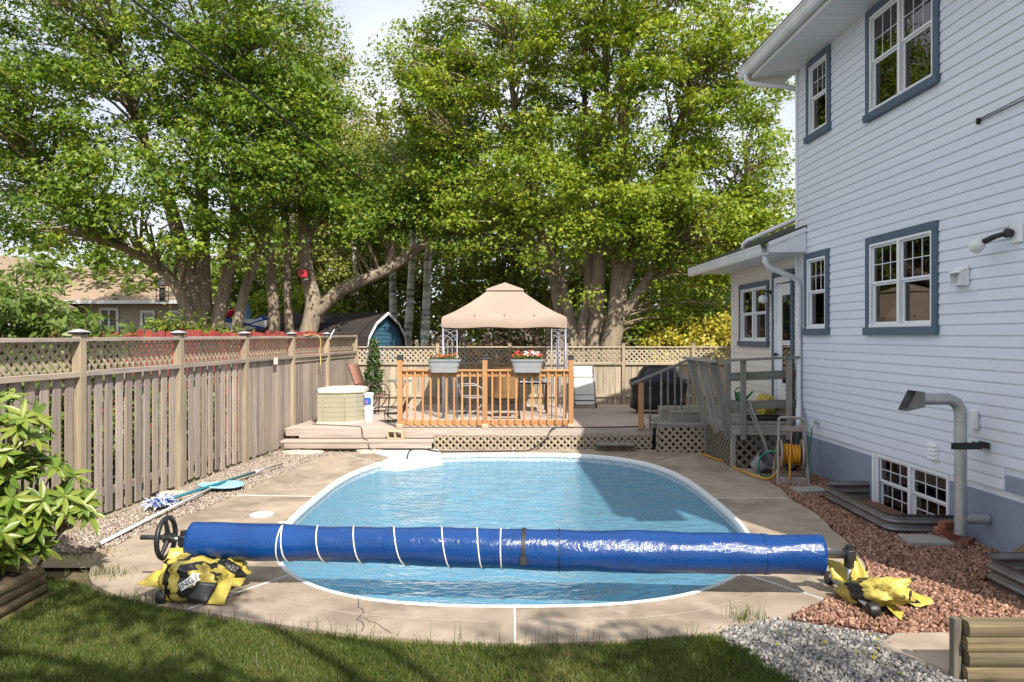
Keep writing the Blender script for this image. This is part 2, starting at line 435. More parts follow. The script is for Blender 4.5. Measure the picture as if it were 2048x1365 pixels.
def leaf_mat(name, c_dark, c_mid, c_light, transl=0.35, rough=0.45, spec=0.35):
    m, nt, N, L = new_mat(name)
    out = N.new("ShaderNodeOutputMaterial"); bs = N.new("ShaderNodeBsdfPrincipled"); tr = N.new("ShaderNodeBsdfTranslucent")
    mx = N.new("ShaderNodeMixShader"); mx.inputs[0].default_value = transl
    at = N.new("ShaderNodeAttribute"); at.attribute_name = 'rnd'
    ra = N.new("ShaderNodeValToRGB"); e = ra.color_ramp.elements
    e[0].position = 0.0; e[0].color = (*c_dark, 1); e[1].position = 1.0; e[1].color = (*c_light, 1)
    k = e.new(0.5); k.color = (*c_mid, 1)
    L.new(at.outputs['Fac'], ra.inputs['Fac'])
    L.new(ra.outputs['Color'], bs.inputs['Base Color'])
    hv = N.new("ShaderNodeHueSaturation"); hv.inputs['Value'].default_value = 1.25; hv.inputs['Saturation'].default_value = 1.1
    L.new(ra.outputs['Color'], hv.inputs['Color']); L.new(hv.outputs['Color'], tr.inputs['Color'])
    bs.inputs['Roughness'].default_value = rough; bs.inputs['Specular IOR Level'].default_value = spec
    L.new(bs.outputs[0], mx.inputs[1]); L.new(tr.outputs[0], mx.inputs[2]); L.new(mx.outputs[0], out.inputs[0])
    return m

M['leaf_maple'] = leaf_mat('maple_leaf', (0.065, 0.130, 0.014), (0.150, 0.240, 0.024), (0.33, 0.38, 0.05))
M['leaf_maple_light'] = leaf_mat('light_maple_leaf', (0.105, 0.175, 0.014), (0.235, 0.315, 0.026), (0.42, 0.45, 0.055))
M['leaf_birch'] = leaf_mat('birch_leaf', (0.13, 0.17, 0.028), (0.25, 0.28, 0.055), (0.42, 0.41, 0.12))
M['leaf_wood'] = leaf_mat('woodland_leaf', (0.075, 0.13, 0.016), (0.16, 0.23, 0.028), (0.30, 0.34, 0.05))
M['leaf_shrub'] = leaf_mat('shrub_leaf', (0.075, 0.125, 0.024), (0.145, 0.215, 0.042), (0.25, 0.30, 0.075))
M['leaf_yellow'] = leaf_mat('yellow_leaf', (0.24, 0.26, 0.040), (0.50, 0.44, 0.06), (0.66, 0.56, 0.14))
M['leaf_rhodo'] = leaf_mat('rhododendron_leaf', (0.065, 0.125, 0.016), (0.145, 0.225, 0.028), (0.26, 0.31, 0.050), transl=0.25, rough=0.35, spec=0.5)
M['leaf_cypress'] = leaf_mat('cypress_spray', (0.045, 0.085, 0.030), (0.085, 0.135, 0.048), (0.14, 0.19, 0.075), transl=0.15)
M['grass'] = leaf_mat('grass_blade', (0.055, 0.085, 0.018), (0.105, 0.145, 0.028), (0.24, 0.235, 0.085), transl=0.3)
M['leaf_shade'] = leaf_mat('shade_leaf', (0.035, 0.026, 0.018), (0.07, 0.05, 0.032), (0.12, 0.085, 0.05), transl=0.1)  # dark browns that paint the shade under the trees into the leaves
M['gravel_grey'] = leaf_mat('grey_crushed_stone', lin((84, 83, 83)), lin((134, 131, 128)), lin((184, 178, 172)), transl=0.0, rough=0.9, spec=0.2)
M['gravel_red'] = leaf_mat('red_lava_stone', lin((92, 68, 60)), lin((142, 108, 92)), lin((192, 154, 132)), transl=0.0, rough=0.95, spec=0.15)
M['gravel_mixed'] = leaf_mat('mixed_pea_gravel', lin((112, 100, 92)), lin((158, 144, 132)), lin((206, 192, 178)), transl=0.0, rough=0.9, spec=0.2)

def glass_mat(name, tint=(0.9, 0.93, 0.93), ior=1.7):
    m, nt, N, L = new_mat(name)
    out = N.new("ShaderNodeOutputMaterial"); t = N.new("ShaderNodeBsdfTransparent"); g = N.new("ShaderNodeBsdfGlossy"); mx = N.new("ShaderNodeMixShader"); fr = N.new("ShaderNodeFresnel")
    t.inputs['Color'].default_value = (*tint, 1); g.inputs['Roughness'].default_value = 0.01; fr.inputs['IOR'].default_value = ior
    L.new(fr.outputs[0], mx.inputs[0]); L.new(t.outputs[0], mx.inputs[1]); L.new(g.outputs[0], mx.inputs[2]); L.new(mx.outputs[0], out.inputs[0])
    return m
M['glass'] = glass_mat('window_glass', ior=2.0)
# ================================================================ SETTING: ground, patio, pool, beds
PCX, PCY, PA, PB = 0.02, 9.27, 2.56, 3.63
def pool_pt(t, off=0.0):
    """point on the pool edge (t radians), moved outwards by off"""
    def base(tt):
        n = 2.75 if math.sin(tt) < 0 else 3.1
        c, s = math.cos(tt), math.sin(tt)
        return Vector((PCX + PA * math.copysign(abs(c) ** (2 / n), c), PCY + PB * math.copysign(abs(s) ** (2 / n), s), 0))
    p = base(t)
    if off:
        q = base(t + 0.004) - base(t - 0.004)
        nrm = Vector((q.y, -q.x, 0)).normalized()
        p = p + nrm * off
    return p
NT = 160
POOL_T = [2 * math.pi * i / NT for i in range(NT)]
# equal-ish spacing: resample by arc length
def resample(pts, n):
    L = [0]
    P = pts + [pts[0]]
    for a, b in zip(P[:-1], P[1:]): L.append(L[-1] + (b - a).length)
    out = []; j = 0
    for i in range(n):
        s = L[-1] * i / n
        while L[j + 1] < s: j += 1
        f = (s - L[j]) / max(1e-9, L[j + 1] - L[j])
        out.append(P[j].lerp(P[j + 1], f))
    return out
def ring(off, n=NT):
    return resample([pool_pt(2 * math.pi * i / 720, 0) for i in range(720)], n) if off == 0 else offset_ring(ring(0, n), off)
def offset_ring(P, off):
    out = []
    n = len(P)
    for i in range(n):
        t = P[(i + 1) % n] - P[i - 1]
        out.append(P[i] + Vector((t.y, -t.x, 0)).normalized() * off)
    return out
RING0 = ring(0)

# patio outline, radius as a function of the angle round the pool centre
_out = [(-3.95, 7.4), (-3.92, 7.95), (-3.74, 8.63), (-3.56, 9.73), (-3.46, 11.15), (-3.30, 12.5), (-2.95, 13.05), (-2.0, 13.42), (-1.0, 13.44), (0.5, 13.44), (2.2, 13.44),
        (3.35, 13.05), (3.68, 12.04), (3.70, 10.4), (3.56, 9.28), (3.46, 7.85), (3.38, 7.2), (3.2, 6.55), (3.0, 6.22), (2.5, 5.78), (2.02, 5.42), (1.52, 5.16),
        (0.78, 5.0), (0.05, 4.94), (-0.78, 5.03), (-1.54, 5.22), (-2.22, 5.46), (-2.71, 5.62), (-3.2, 5.86), (-3.62, 6.2), (-3.88, 6.7)]
_oa = sorted((math.atan2(y - PCY, x - PCX), math.hypot(x - PCX, y - PCY)) for x, y in _out)
_oang = np.array([a for a, r in _oa]); _orad = np.array([r for a, r in _oa])
_oang = np.concatenate([_oang - 2 * np.pi, _oang, _oang + 2 * np.pi]); _orad = np.concatenate([_orad] * 3)
def patio_r(a): return np.interp(a, _oang, _orad)
def in_patio(x, y, grow=0.0):
    a = np.arctan2(y - PCY, x - PCX); return np.hypot(x - PCX, y - PCY) < patio_r(a) + grow

# ground: one sheet to the horizon with the pool's hole left open
def build_ground():
    n = 120
    V = []; Fc = []
    P = offset_ring(ring(0, n), 0.12)
    rings = [P]
    for k in (0.6, 1.6, 4, 12, 40, 120, 300):
        rings.append([p + (p - Vector((PCX, PCY, 0))).normalized() * k for p in P])
    for r in rings: V += [(p.x, p.y, -0.045) for p in r]
    for j in range(len(rings) - 1):
        for i in range(n):
            Fc.append([j * n + i, (j + 1) * n + i, (j + 1) * n + (i + 1) % n, j * n + (i + 1) % n][::-1])
    return mesh_obj('ground', V, Fc, M['ground'])
tag(build_ground(), kind='structure')

def flat_bed(name, poly, z, mat):
    o = mesh_obj(name, [(x, y, z) for x, y in poly], [list(range(len(poly)))], mat)
    return tag(o, kind='structure')

# patio slabs round the pool, white fibre strips between them
patio = thing('patio', 'tan exposed concrete patio ringing the pool', 'patio')
del patio['category'], patio['label']
patio['kind'] = 'structure'
JA = [math.radians(a) for a in (-90, -55, 1.5, 50, 90, 130, 176, 236)]
def pool_inner_r(a, off):
    """radius of the pool edge ring at angle a from the centre"""
    P = RING0 if off == 0 else _ROFF
    ang = np.array([math.atan2(p.y - PCY, p.x - PCX) for p in P]); rad = np.array([math.hypot(p.x - PCX, p.y - PCY) for p in P])
    o = np.argsort(ang); ang = ang[o]; rad = rad[o]
    ang = np.concatenate([ang - 2 * np.pi, ang, ang + 2 * np.pi]); rad = np.concatenate([rad] * 3)
    return float(np.interp(a, ang, rad))
_ROFF = offset_ring(RING0, 0.044)
def polar(a, r, z): return (PCX + r * math.cos(a), PCY + r * math.sin(a), z)
for i in range(len(JA)):
    a0 = JA[i]; a1 = JA[(i + 1) % len(JA)]
    if a1 < a0: a1 += 2 * math.pi
    n = max(4, int((a1 - a0) / 0.05)); rr = 6
    V = []; Fc = []
    for k in range(n + 1):
        a = a0 + (a1 - a0) * k / n
        ri = pool_inner_r(a, 1); ro = float(patio_r(a))
        g = 0.006 / ri if k == 0 else (-0.006 / ri if k == n else 0)
        for j in range(rr + 1): V.append(polar(a + g, ri + (ro - ri) * j / rr, 0.004))
        V.append(polar(a + g, ro, -0.09)); V.append(polar(a + g, ri, -0.09))
    w = rr + 3
    for k in range(n):
        for j in range(rr + 1): Fc.append([k * w + j, k * w + j + 1, (k + 1) * w + j + 1, (k + 1) * w + j][::1])
        Fc.append([k * w + rr + 2, k * w, (k + 1) * w, (k + 1) * w + rr + 2])
    for k in (0, n): Fc.append([k * w + j for j in range(w)])
    mesh_obj('slab', V, Fc, M['concrete'], patio)
    if i not in (3,):
        ri = pool_inner_r(a0, 1); ro = float(patio_r(a0))
        b = Vector(polar(a0, ri, 0.0035)); e = Vector(polar(a0, ro - 0.01, 0.0035))
        beam('joint_strip', b, e, 0.014, 0.012, M['white_plastic'], patio, bev=0)
M['crack'] = mk('dark_joint', lin((84, 76, 68)), rough=0.95, var=0.2, scale=20, bump=0.0)
M['score'] = mk('worn_score_line', lin((178, 162, 144)), rough=0.95, var=0.15, scale=30, bump=0.0)
def ribbon(name, pts, w, mat, z=0.0065):
    V = []; Fc = []; n = len(pts)
    for i, (x, y_) in enumerate(pts):
        a = Vector(pts[max(i - 1, 0)]); b = Vector(pts[min(i + 1, n - 1)]); t = (b - a).normalized()
        V += [(x - t.y * w / 2, y_ + t.x * w / 2, z), (x + t.y * w / 2, y_ - t.x * w / 2, z)]
    Fc = [[2 * i, 2 * i + 1, 2 * i + 3, 2 * i + 2] for i in range(n - 1)]
    mesh_obj(name, V, Fc, mat, patio)
_rc = random.Random(2)
def wander(p, q, n, amp): return [(p[0] + (q[0] - p[0]) * k / n + _rc.uniform(-amp, amp), p[1] + (q[1] - p[1]) * k / n + _rc.uniform(-amp, amp)) for k in range(n + 1)]
ribbon('crack', wander((-1.28, 5.92), (-1.05, 5.16), 14, .03), .008, M['crack'])
ribbon('crack', wander((-1.12, 5.4), (-0.85, 5.1), 8, .02), .006, M['crack'])
ribbon('crack', wander((2.66, 8.6), (3.5, 8.62), 12, .012), .006, M['crack'])
ribbon('crack', wander((-3.75, 8.75), (-2.9, 8.6), 12, .02), .006, M['crack'])
ribbon('crack', wander((2.75, 10.9), (3.66, 11.0), 12, .015), .006, M['crack'])
for a0, a1 in ((-2.02, -1.62), (-1.50, -1.05), (-2.55, -2.12)):     # faint worn line halfway across the front slabs
    ribbon('score_line', [(PCX + (pool_inner_r(a, 1) * .55 + float(patio_r(a)) * .45) * math.cos(a), PCY + (pool_inner_r(a, 1) * .55 + float(patio_r(a)) * .45) * math.sin(a)) for a in np.linspace(a0, a1, 14)], .012, M['score'])
for s_ in (-1, 1): ribbon('score_line', [(s_ * 3.12, 8.2), (s_ * 3.14, 9.4), (s_ * 3.12, 10.8), (s_ * 3.0, 11.9)], .01, M['score'])

# pool: white rim, patterned liner, floor
def liner_mat():
    m, nt, N, L = new_mat('vinyl_liner')
    out = N.new("ShaderNodeOutputMaterial"); bs = N.new("ShaderNodeBsdfPrincipled"); L.new(bs.outputs[0], out.inputs[0])
    tc = N.new("ShaderNodeTexCoord"); sp = N.new("ShaderNodeSeparateXYZ"); L.new(tc.outputs['Object'], sp.inputs[0])
    v = N.new("ShaderNodeTexVoronoi"); v.inputs['Scale'].default_value = 26; L.new(tc.outputs['Object'], v.inputs['Vector'])
    ra = N.new("ShaderNodeValToRGB"); ra.color_ramp.elements[0].color = (*lin((116, 150, 172)), 1); ra.color_ramp.elements[1].color = (*lin((196, 208, 214)), 1)
    ra.color_ramp.elements[0].position = 0.1; ra.color_ramp.elements[1].position = 0.6
    L.new(v.outputs['Distance'], ra.inputs['Fac'])
    mr = N.new("ShaderNodeMapRange"); mr.inputs[1].default_value = -0.20; mr.inputs[2].default_value = -0.195; L.new(sp.outputs['Z'], mr.inputs[0])
    mx = N.new("ShaderNodeMix"); mx.data_type = 'RGBA'; mx.inputs[6].default_value = (*lin((158, 216, 226)), 1)
    L.new(mr.outputs[0], mx.inputs[0]); L.new(ra.outputs['Color'], mx.inputs[7]); L.new(mx.outputs[2], bs.inputs['Base Color'])
    bs.inputs['Roughness'].default_value = 0.5
    return m
pool = thing('swimming_pool', 'oval in-ground pool with a white rim and a pale blue liner', 'pool', (PCX, PCY, 0))
def rel(P): return [p - Vector((PCX, PCY, 0)) for p in P]
def strip(rings, zs, name, mat, parent, smooth=True):
    n = len(rings[0]); V = []; Fc = []
    for r, z in zip(rings, zs): V += [(p.x, p.y, z) for p in r]
    for j in range(len(rings) - 1):
        for i in range(n): Fc.append([j * n + i, j * n + (i + 1) % n, (j + 1) * n + (i + 1) % n, (j + 1) * n + i])
    return mesh_obj(name, V, Fc, mat, parent, smooth)
Rr = rel(RING0)
offs = [-0.012, -0.012, 0.0, 0.016, 0.034, 0.042, 0.042]
strip([offset_ring(Rr, o) for o in offs], [-0.055, -0.01, 0.008, 0.014, 0.012, 0.005, -0.03], 'rim', M['white_plastic'], pool)
ML = liner_mat()
lin_rings = [offset_ring(Rr, o) for o in (0.0, 0.0, 0.0, -0.25)]
strip(lin_rings, [-0.04, -0.3, -0.95, -1.05], 'liner_wall', ML, pool)
Rf = offset_ring(Rr, -0.25)
nF = len(Rf)
Vf = [(p.x, p.y, -1.05) for p in Rf] + [(p.x * .5, p.y * .5, -1.5) for p in Rf] + [(0, 0, -1.55)]
Ff = [[i, (i + 1) % nF, nF + (i + 1) % nF, nF + i] for i in range(nF)] + [[nF + i, nF + (i + 1) % nF, 2 * nF] for i in range(nF)]
mesh_obj('floor', Vf, Ff, ML, pool, True)
# moulded white entry steps in the far left corner
st = MB()
poly = [(-2.72, 3.90), (-1.36, 3.96), (-1.22, 3.22), (-1.92, 2.64), (-2.16, 2.74), (-2.10, 3.08)]
st.prism(poly, -0.14, 0.032)
st.prism([(-1.22, 3.30), (-1.92, 2.72), (-1.80, 2.42), (-1.55, 2.40), (-1.0, 2.95), (-1.05, 3.3)], -0.5, -0.32)
st.build('entry_step', M['white_plastic'], pool)
MB().lathe([(0.135, 0.0), (0.135, 0.012), (0.12, 0.018), (0.03, 0.02)], (-2.95, -0.79, 0.004), 28).build('skimmer_lid', M['white_plastic'], pool, auto=30)

def water_mat():
    m, nt, N, L = new_mat('pool_water')
    out = N.new("ShaderNodeOutputMaterial"); t = N.new("ShaderNodeBsdfTransparent"); g = N.new("ShaderNodeBsdfGlossy"); d = N.new("ShaderNodeBsdfDiffuse")
    m1 = N.new("ShaderNodeMixShader"); m2 = N.new("ShaderNodeMixShader"); fr = N.new("ShaderNodeFresnel")
    t.inputs['Color'].default_value = (*lin((150, 214, 240)), 1); d.inputs['Color'].default_value = (*lin((122, 180, 208)), 1)
    g.inputs['Roughness'].default_value = 0.06
    tc = N.new("ShaderNodeTexCoord")
    def nz(sc, st, det):
        mp = N.new("ShaderNodeMapping"); mp.inputs['Scale'].default_value = st; L.new(tc.outputs['Object'], mp.inputs[0])
        n = N.new("ShaderNodeTexNoise"); n.inputs['Scale'].default_value = sc; n.inputs['Detail'].default_value = det; n.inputs['Distortion'].default_value = 0.6; L.new(mp.outputs[0], n.inputs['Vector']); return n
    a = nz(2.2, (1, 1.6, 1), 2); b = nz(11, (0.8, 1.6, 1), 3)
    ad = N.new("ShaderNodeMath"); ad.operation = 'MULTIPLY_ADD'; ad.inputs[1].default_value = 0.32
    L.new(b.outputs['Fac'], ad.inputs[0]); L.new(a.outputs['Fac'], ad.inputs[2])
    bp = N.new("ShaderNodeBump"); bp.inputs['Strength'].default_value = 1.0; bp.inputs['Distance'].default_value = 0.075
    L.new(ad.outputs[0], bp.inputs['Height'])
    fr.inputs['IOR'].default_value = 1.33
    L.new(bp.outputs[0], g.inputs['Normal']); L.new(bp.outputs[0], fr.inputs['Normal'])
    m1.inputs[0].default_value = 0.5
    L.new(t.outputs[0], m1.inputs[1]); L.new(d.outputs[0], m1.inputs[2])
    L.new(fr.outputs[0], m2.inputs[0]); L.new(m1.outputs[0], m2.inputs[1]); L.new(g.outputs[0], m2.inputs[2]); L.new(m2.outputs[0], out.inputs[0])
    return m
Rw = [p for p in RING0]
wv = [(p.x, p.y, -0.13) for p in offset_ring(RING0, 0.004)]
wo = mesh_obj('water', wv + [(PCX, PCY, -0.13)], [[i, (i + 1) % NT, NT] for i in range(NT)], water_mat())
tag(wo, kind='structure')

# planting and gravel beds (sheets under the loose stones)
MULCH = [(2.05, 5.40), (2.75, 5.05), (3.2, 5.05), (4.75, 4.85), (5.0, 4.4), (6.6, 4.4), (6.6, 3.2), (4.98, 3.2), (4.95, 5.0), (4.56, 11.55), (4.5, 15.0), (3.3, 13.5), (3.4, 12.9), (3.72, 12.0), (3.72, 10.4), (3.6, 9.28), (3.48, 7.85), (3.3, 6.8), (2.9, 6.05)]
M['mulch_base'] = mk('lava_rock_dust', lin((120, 82, 68)), rough=0.95, var=0.3, scale=40, bump=0.4, col2=lin((96, 70, 58)), patch=2)
M['gravel_base'] = mk('grey_gravel_dust', lin((140, 134, 128)), rough=0.95, var=0.3, scale=40, bump=0.4, col2=lin((112, 104, 98)), patch=2)
M['pebble_base'] = mk('pebble_dust', lin((166, 148, 128)), rough=0.95, var=0.3, scale=45, bump=0.5, col2=lin((140, 124, 100)), col3=lin((150, 150, 92)), patch=1.0)
flat_bed('mulch_bed', [(2.05, 5.40), (2.75, 5.05), (3.2, 5.05), (5.0, 4.9), (4.70, 7.4), (4.58, 11.6), (4.5, 15.0), (3.3, 13.5), (3.3, 12.9), (3.62, 12.0), (3.62, 10.4), (3.5, 9.28), (3.38, 7.85), (3.2, 6.8), (2.8, 6.05)], -0.012, M['mulch_base'])
flat_bed('gravel_path', [(1.40, 5.16), (2.0, 5.40), (2.75, 5.04), (3.3, 4.4), (4.2, 3.4), (4.2, 2.0), (2.4, 2.0), (1.9, 3.8), (1.62, 4.6)], -0.008, M['gravel_base'])
flat_bed('pebble_bed', [(-4.9, 6.6), (-3.85, 6.6), (-3.95, 7.4), (-3.6, 8.63), (-3.45, 9.73), (-3.40, 11.15), (-3.2, 12.5), (-2.8, 13.2), (-2.6, 13.6), (-4.5, 13.6)], -0.012, M['pebble_base'])
LAWN = [(-7.5, 1.5), (-7.5, 6.2), (-4.2, 6.35), (-3.7, 6.15), (-3.1, 5.75), (-2.2, 5.38), (-1.54, 5.15), (-0.78, 4.97), (0.05, 4.90), (0.78, 4.95), (1.42, 5.10), (1.50, 4.93), (1.63, 4.78), (1.60, 4.62), (1.74, 4.42), (1.72, 4.25), (1.9, 3.8), (2.4, 2.0), (2.6, 1.5)]
flat_bed('lawn', LAWN, -0.006, M['lawn_soil'])

def in_poly(x, y, poly):
    x = np.asarray(x); y = np.asarray(y); r = np.zeros(x.shape, bool)
    n = len(poly)
    for i in range(n):
        x0, y0 = poly[i]; x1, y1 = poly[(i + 1) % n]
        c = ((y0 > y) != (y1 > y)) & (x < (x1 - x0) * (y - y0) / ((y1 - y0) + 1e-12) + x0)
        r ^= c
    return r

def rot_mats(n, flat=0.0):
    """random rotations"""
    q = rng.normal(size=(n, 4)); q /= np.linalg.norm(q, axis=1)[:, None]
    w, x, y, z = q.T
    return np.stack([np.stack([1 - 2 * (y * y + z * z), 2 * (x * y - z * w), 2 * (x * z + y * w)], -1),
                     np.stack([2 * (x * y + z * w), 1 - 2 * (x * x + z * z), 2 * (y * z - x * w)], -1),
                     np.stack([2 * (x * z - y * w), 2 * (y * z + x * w), 1 - 2 * (x * x + y * y)], -1)], 1)

def stones(name, n, poly, size, mat, zbase, excl=None, label=None, cat=None, heap=None):
    xs = [p[0] for p in poly]; ys = [p[1] for p in poly]
    x = rng.uniform(min(xs), max(xs), n * 3); y = rng.uniform(min(ys), max(ys), n * 3)
    k = in_poly(x, y, poly)
    if excl is not None: k &= ~excl(x, y)
    x = x[k][:n]; y = y[k][:n]; n = len(x)
    j_ = rng.normal(0, 1, (2, n)) * np.where(rng.random(n) < .3, .05, .012)
    x2, y2 = x + j_[0], y + j_[1]
    ok = ~excl(x2, y2) if excl is not None else np.ones(n, bool)
    x = np.where(ok, x2, x); y = np.where(ok, y2, y)
    octa = np.array([(1, 0, 0), (0, 1, 0), (-1, 0, 0), (0, -1, 0), (0, 0, 1), (0, 0, -1), (.6, .6, .5), (-.6, .55, -.5)], float)
    F0 = np.array([(0, 6, 4), (6, 1, 4), (0, 1, 6), (1, 2, 4), (2, 3, 4), (3, 0, 4), (1, 0, 5), (2, 7, 5), (7, 1, 5), (2, 1, 7), (3, 2, 5), (0, 3, 5)])
    s = rng.uniform(size[0], size[1], n)
    dims = np.stack([s * rng.uniform(.8, 1.3, n), s * rng.uniform(.6, 1.0, n), s * rng.uniform(.4, .8, n)], -1)
    P = octa[None] * rng.uniform(.75, 1.2, (n, 8, 1)) * dims[:, None, :]
    Rm = rot_mats(n)
    P = np.einsum('nij,nkj->nki', Rm, P)
    z = zbase + s * rng.uniform(.1, .5, n)
    if heap is not None: z = z + heap(x, y)
    P += np.stack([x, y, z], -1)[:, None, :]
    Fc = (F0[None] + (np.arange(n) * 8)[:, None, None]).reshape(-1, 3)
    o = np_mesh(name, P.reshape(-1, 3), Fc, mat, attr=np.repeat(np.clip(rng.normal(.5, .25, n), 0, 1), 8))
    tag(o, label, cat, kind='stuff')
    return o
def ex_patio(x, y): return in_patio(x, y, 0.015)
def ex_mulch(x, y):
    well = ((x > 3.98) & (y > 7.65) & (y < 9.45)) | ((x > 4.0) & (y < 6.25) & (y > 3.0))
    slab = in_poly(x, y, [(2.70, 5.06), (3.2, 5.06), (3.05, 4.4), (2.6, 4.4)])
    return in_patio(x, y, 0.015) | well | slab
stones('lava_rock', 24000, [(2.05, 5.42), (2.75, 5.08), (3.2, 5.10), (4.95, 4.9), (4.70, 7.4), (4.56, 11.4), (4.45, 11.4), (3.65, 11.4), (3.45, 12.9), (3.2, 12.9), (2.7, 6.05)], (0.008, 0.028), M['gravel_red'], 0.0, ex_mulch, 'red brown lava rock spread between the patio and the house', 'mulch')
stones('crushed_stone', 9000, [(1.46, 5.14), (1.9, 5.34), (2.62, 5.06), (2.62, 4.5), (2.75, 4.3), (3.2, 4.3), (3.2, 3.6), (2.0, 3.6), (1.66, 4.6)], (0.008, 0.024), M['gravel_grey'], 0.0, None, 'grey crushed stone path at the lower right corner', 'gravel')
stones('pebbles', 15000, [(-4.78, 7.0), (-4.1, 7.0), (-3.95, 7.4), (-3.6, 8.63), (-3.45, 9.73), (-3.40, 11.15), (-3.2, 12.5), (-2.8, 13.1), (-4.3, 13.1)], (0.008, 0.022), M['gravel_mixed'], -0.004, ex_patio, 'pebbles between the patio and the left fence', 'gravel')

# grass
def blades(name, x, y, hmin, hmax, width, mat, bias=0.0, z0=-0.006):
    n = len(x)
    yaw = rng.uniform(0, 2 * np.pi, n); lean = np.abs(rng.normal(0.35, 0.3, n)); ly = rng.uniform(0, 2 * np.pi, n)
    h = rng.uniform(hmin, hmax, n) * rng.uniform(.7, 1.15, n); w = width * rng.uniform(.7, 1.3, n)
    dx = np.cos(yaw) * w / 2; dy = np.sin(yaw) * w / 2
    ox = np.cos(ly) * lean * h; oy = np.sin(ly) * lean * h
    P = np.zeros((n, 6, 3))
    for i, (f, ws) in enumerate(((0, 1), (0.5, .85), (1, .15))):
        P[:, 2 * i, 0] = x - dx * ws + ox * f * f; P[:, 2 * i, 1] = y - dy * ws + oy * f * f
        P[:, 2 * i + 1, 0] = x + dx * ws + ox * f * f; P[:, 2 * i + 1, 1] = y + dy * ws + oy * f * f
        P[:, 2 * i, 2] = P[:, 2 * i + 1, 2] = z0 + h * f * (1 - 0.25 * lean * f)
    Fc = (np.array([(0, 1, 3, 2), (2, 3, 5, 4)])[None] + (np.arange(n) * 6)[:, None, None]).reshape(-1, 4)
    pt = np.array([mnoise.noise((a * 1.7, b * 1.7, 3.1)) for a, b in zip(x[::8], y[::8])])
    pt = np.repeat(pt, 8)[:n] if len(pt) * 8 >= n else np.zeros(n)
    val = np.clip(rng.normal(.42, .2, n) + pt * 0.45 + bias, 0, 1)
    return np_mesh(name, P.reshape(-1, 3), Fc, mat, attr=np.repeat(val, 6))
def lawn_points(n, y0, y1):
    x = rng.uniform(-7.0, 2.3, n * 2); y = rng.uniform(y0, y1, n * 2)
    k = in_poly(x, y, LAWN) & ~in_patio(x, y, -0.05) & ~((x < -3.72) & (y > 3.2) & (y < 5.95))
    x = x[k]; y = y[k]
    # patches sorted in short runs so that neighbouring blades share their tone
    o = np.lexsort((x, np.floor(y * 12))); x = x[o]; y = y[o]
    return x, y
gx1, gy1 = lawn_points(105000, 4.15, 6.3)
gx2, gy2 = lawn_points(30000, 2.2, 4.15)
o = blades('grass', np.concatenate([gx1, gx2]), np.concatenate([gy1, gy2]), 0.022, 0.058, 0.0052, M['grass'])
tag(o, 'short dappled lawn grass in front of the patio', 'grass', kind='stuff')
# ================================================================ FENCES
def rebase(o, loc):
    """put the Empty of a thing at its base, children keep their places"""
    loc = Vector(loc); o.location = loc
    for ch in o.children: ch.location = ch.location - loc

def lattice(fn, s0, s1, z0, z1, pitch, width, thick, mat, parent, single=True, n0=0.0, name='lattice_slat'):
    """two crossing layers of 45 degree slats clipped to a rectangle; fn(s, n, z) -> point"""
    h = z1 - z0; mb = MB()
    for layer in (0, 1):
        c = s0 - h + random.uniform(0, pitch)
        while c < s1:
            a, b = c, c + h
            za, zb = z0, z1
            if a < s0: za = z0 + (s0 - a); a = s0
            if b > s1: zb = z1 - (b - s1); b = s1
            if b - a > 0.02:
                if layer: p, q = fn(a, n0 + thick * 1.02, z0 + z1 - za), fn(b, n0 + thick * 1.02, z0 + z1 - zb)
                else: p, q = fn(a, n0, za), fn(b, n0, zb)
                if single: beam(name, p, q, thick, width, mat, parent, bev=0)
                else: mb.seg(p, q, thick, width)
            c += pitch
    if not single:
        tag(mb.build('lattice', mat, parent), kind='stuff')

def pyramid_cap(w, h, mat_top, mat_band, loc, parent, rz=0.0, name='cap'):
    mb = MB(); c, s = math.cos(rz), math.sin(rz); l = Vector(loc)
    Rz = Matrix.Rotation(rz, 3, 'Z')
    mb.box(l + Vector((0, 0, 0.012)), (w, w, 0.024), Rz, 1)
    V = [Rz @ Vector(v) + l for v in ((-w / 2 - .012, -w / 2 - .012, .025), (w / 2 + .012, -w / 2 - .012, .025), (w / 2 + .012, w / 2 + .012, .025), (-w / 2 - .012, w / 2 + .012, .025),
         (-w * .22, -w * .22, h * .85), (w * .22, -w * .22, h * .85), (w * .22, w * .22, h * .85), (-w * .22, w * .22, h * .85), (0, 0, h))]
    mb.add(V, [[0, 3, 2, 1], [0, 1, 5, 4], [1, 2, 6, 5], [2, 3, 7, 6], [3, 0, 4, 7], [4, 5, 8], [5, 6, 8], [6, 7, 8], [7, 4, 8]], 0)
    return mb.build(name, [mat_top, mat_band], parent)

fd = Vector((0.095, 1, 0)).normalized(); fnrm = Vector((fd.y, -fd.x, 0))
F0 = Vector((-4.82, 8.05, 0))
def FL(s, n, z): return F0 + fd * s + fnrm * n + Vector((0, 0, z))
fence = thing('wooden_fence', 'weathered tall board fence with a lattice top along the left side', 'fence')
posts_s = [-5.9, -3.93, -1.97, 0.0, 2.0, 3.98, 5.94, 7.88, 9.9]
f_ang = math.atan2(fd.y, fd.x)
for i, s in enumerate(posts_s):
    wpost = 0.105 if i < 8 else 0.09
    p = beam('post', FL(s, 0.015, -0.03), FL(s, 0.015, 2.115), wpost, wpost, M['fence_post'], fence, bev=0.005, roll=0)
    p.rotation_quaternion = Quaternion((0, 0, 1), f_ang) @ track((0, 0, 1))
    if i < 8:
        pyramid_cap(0.15, 0.062, M['white_cap'], M['black_plastic'], FL(s, 0.015, 2.116), fence, f_ang)
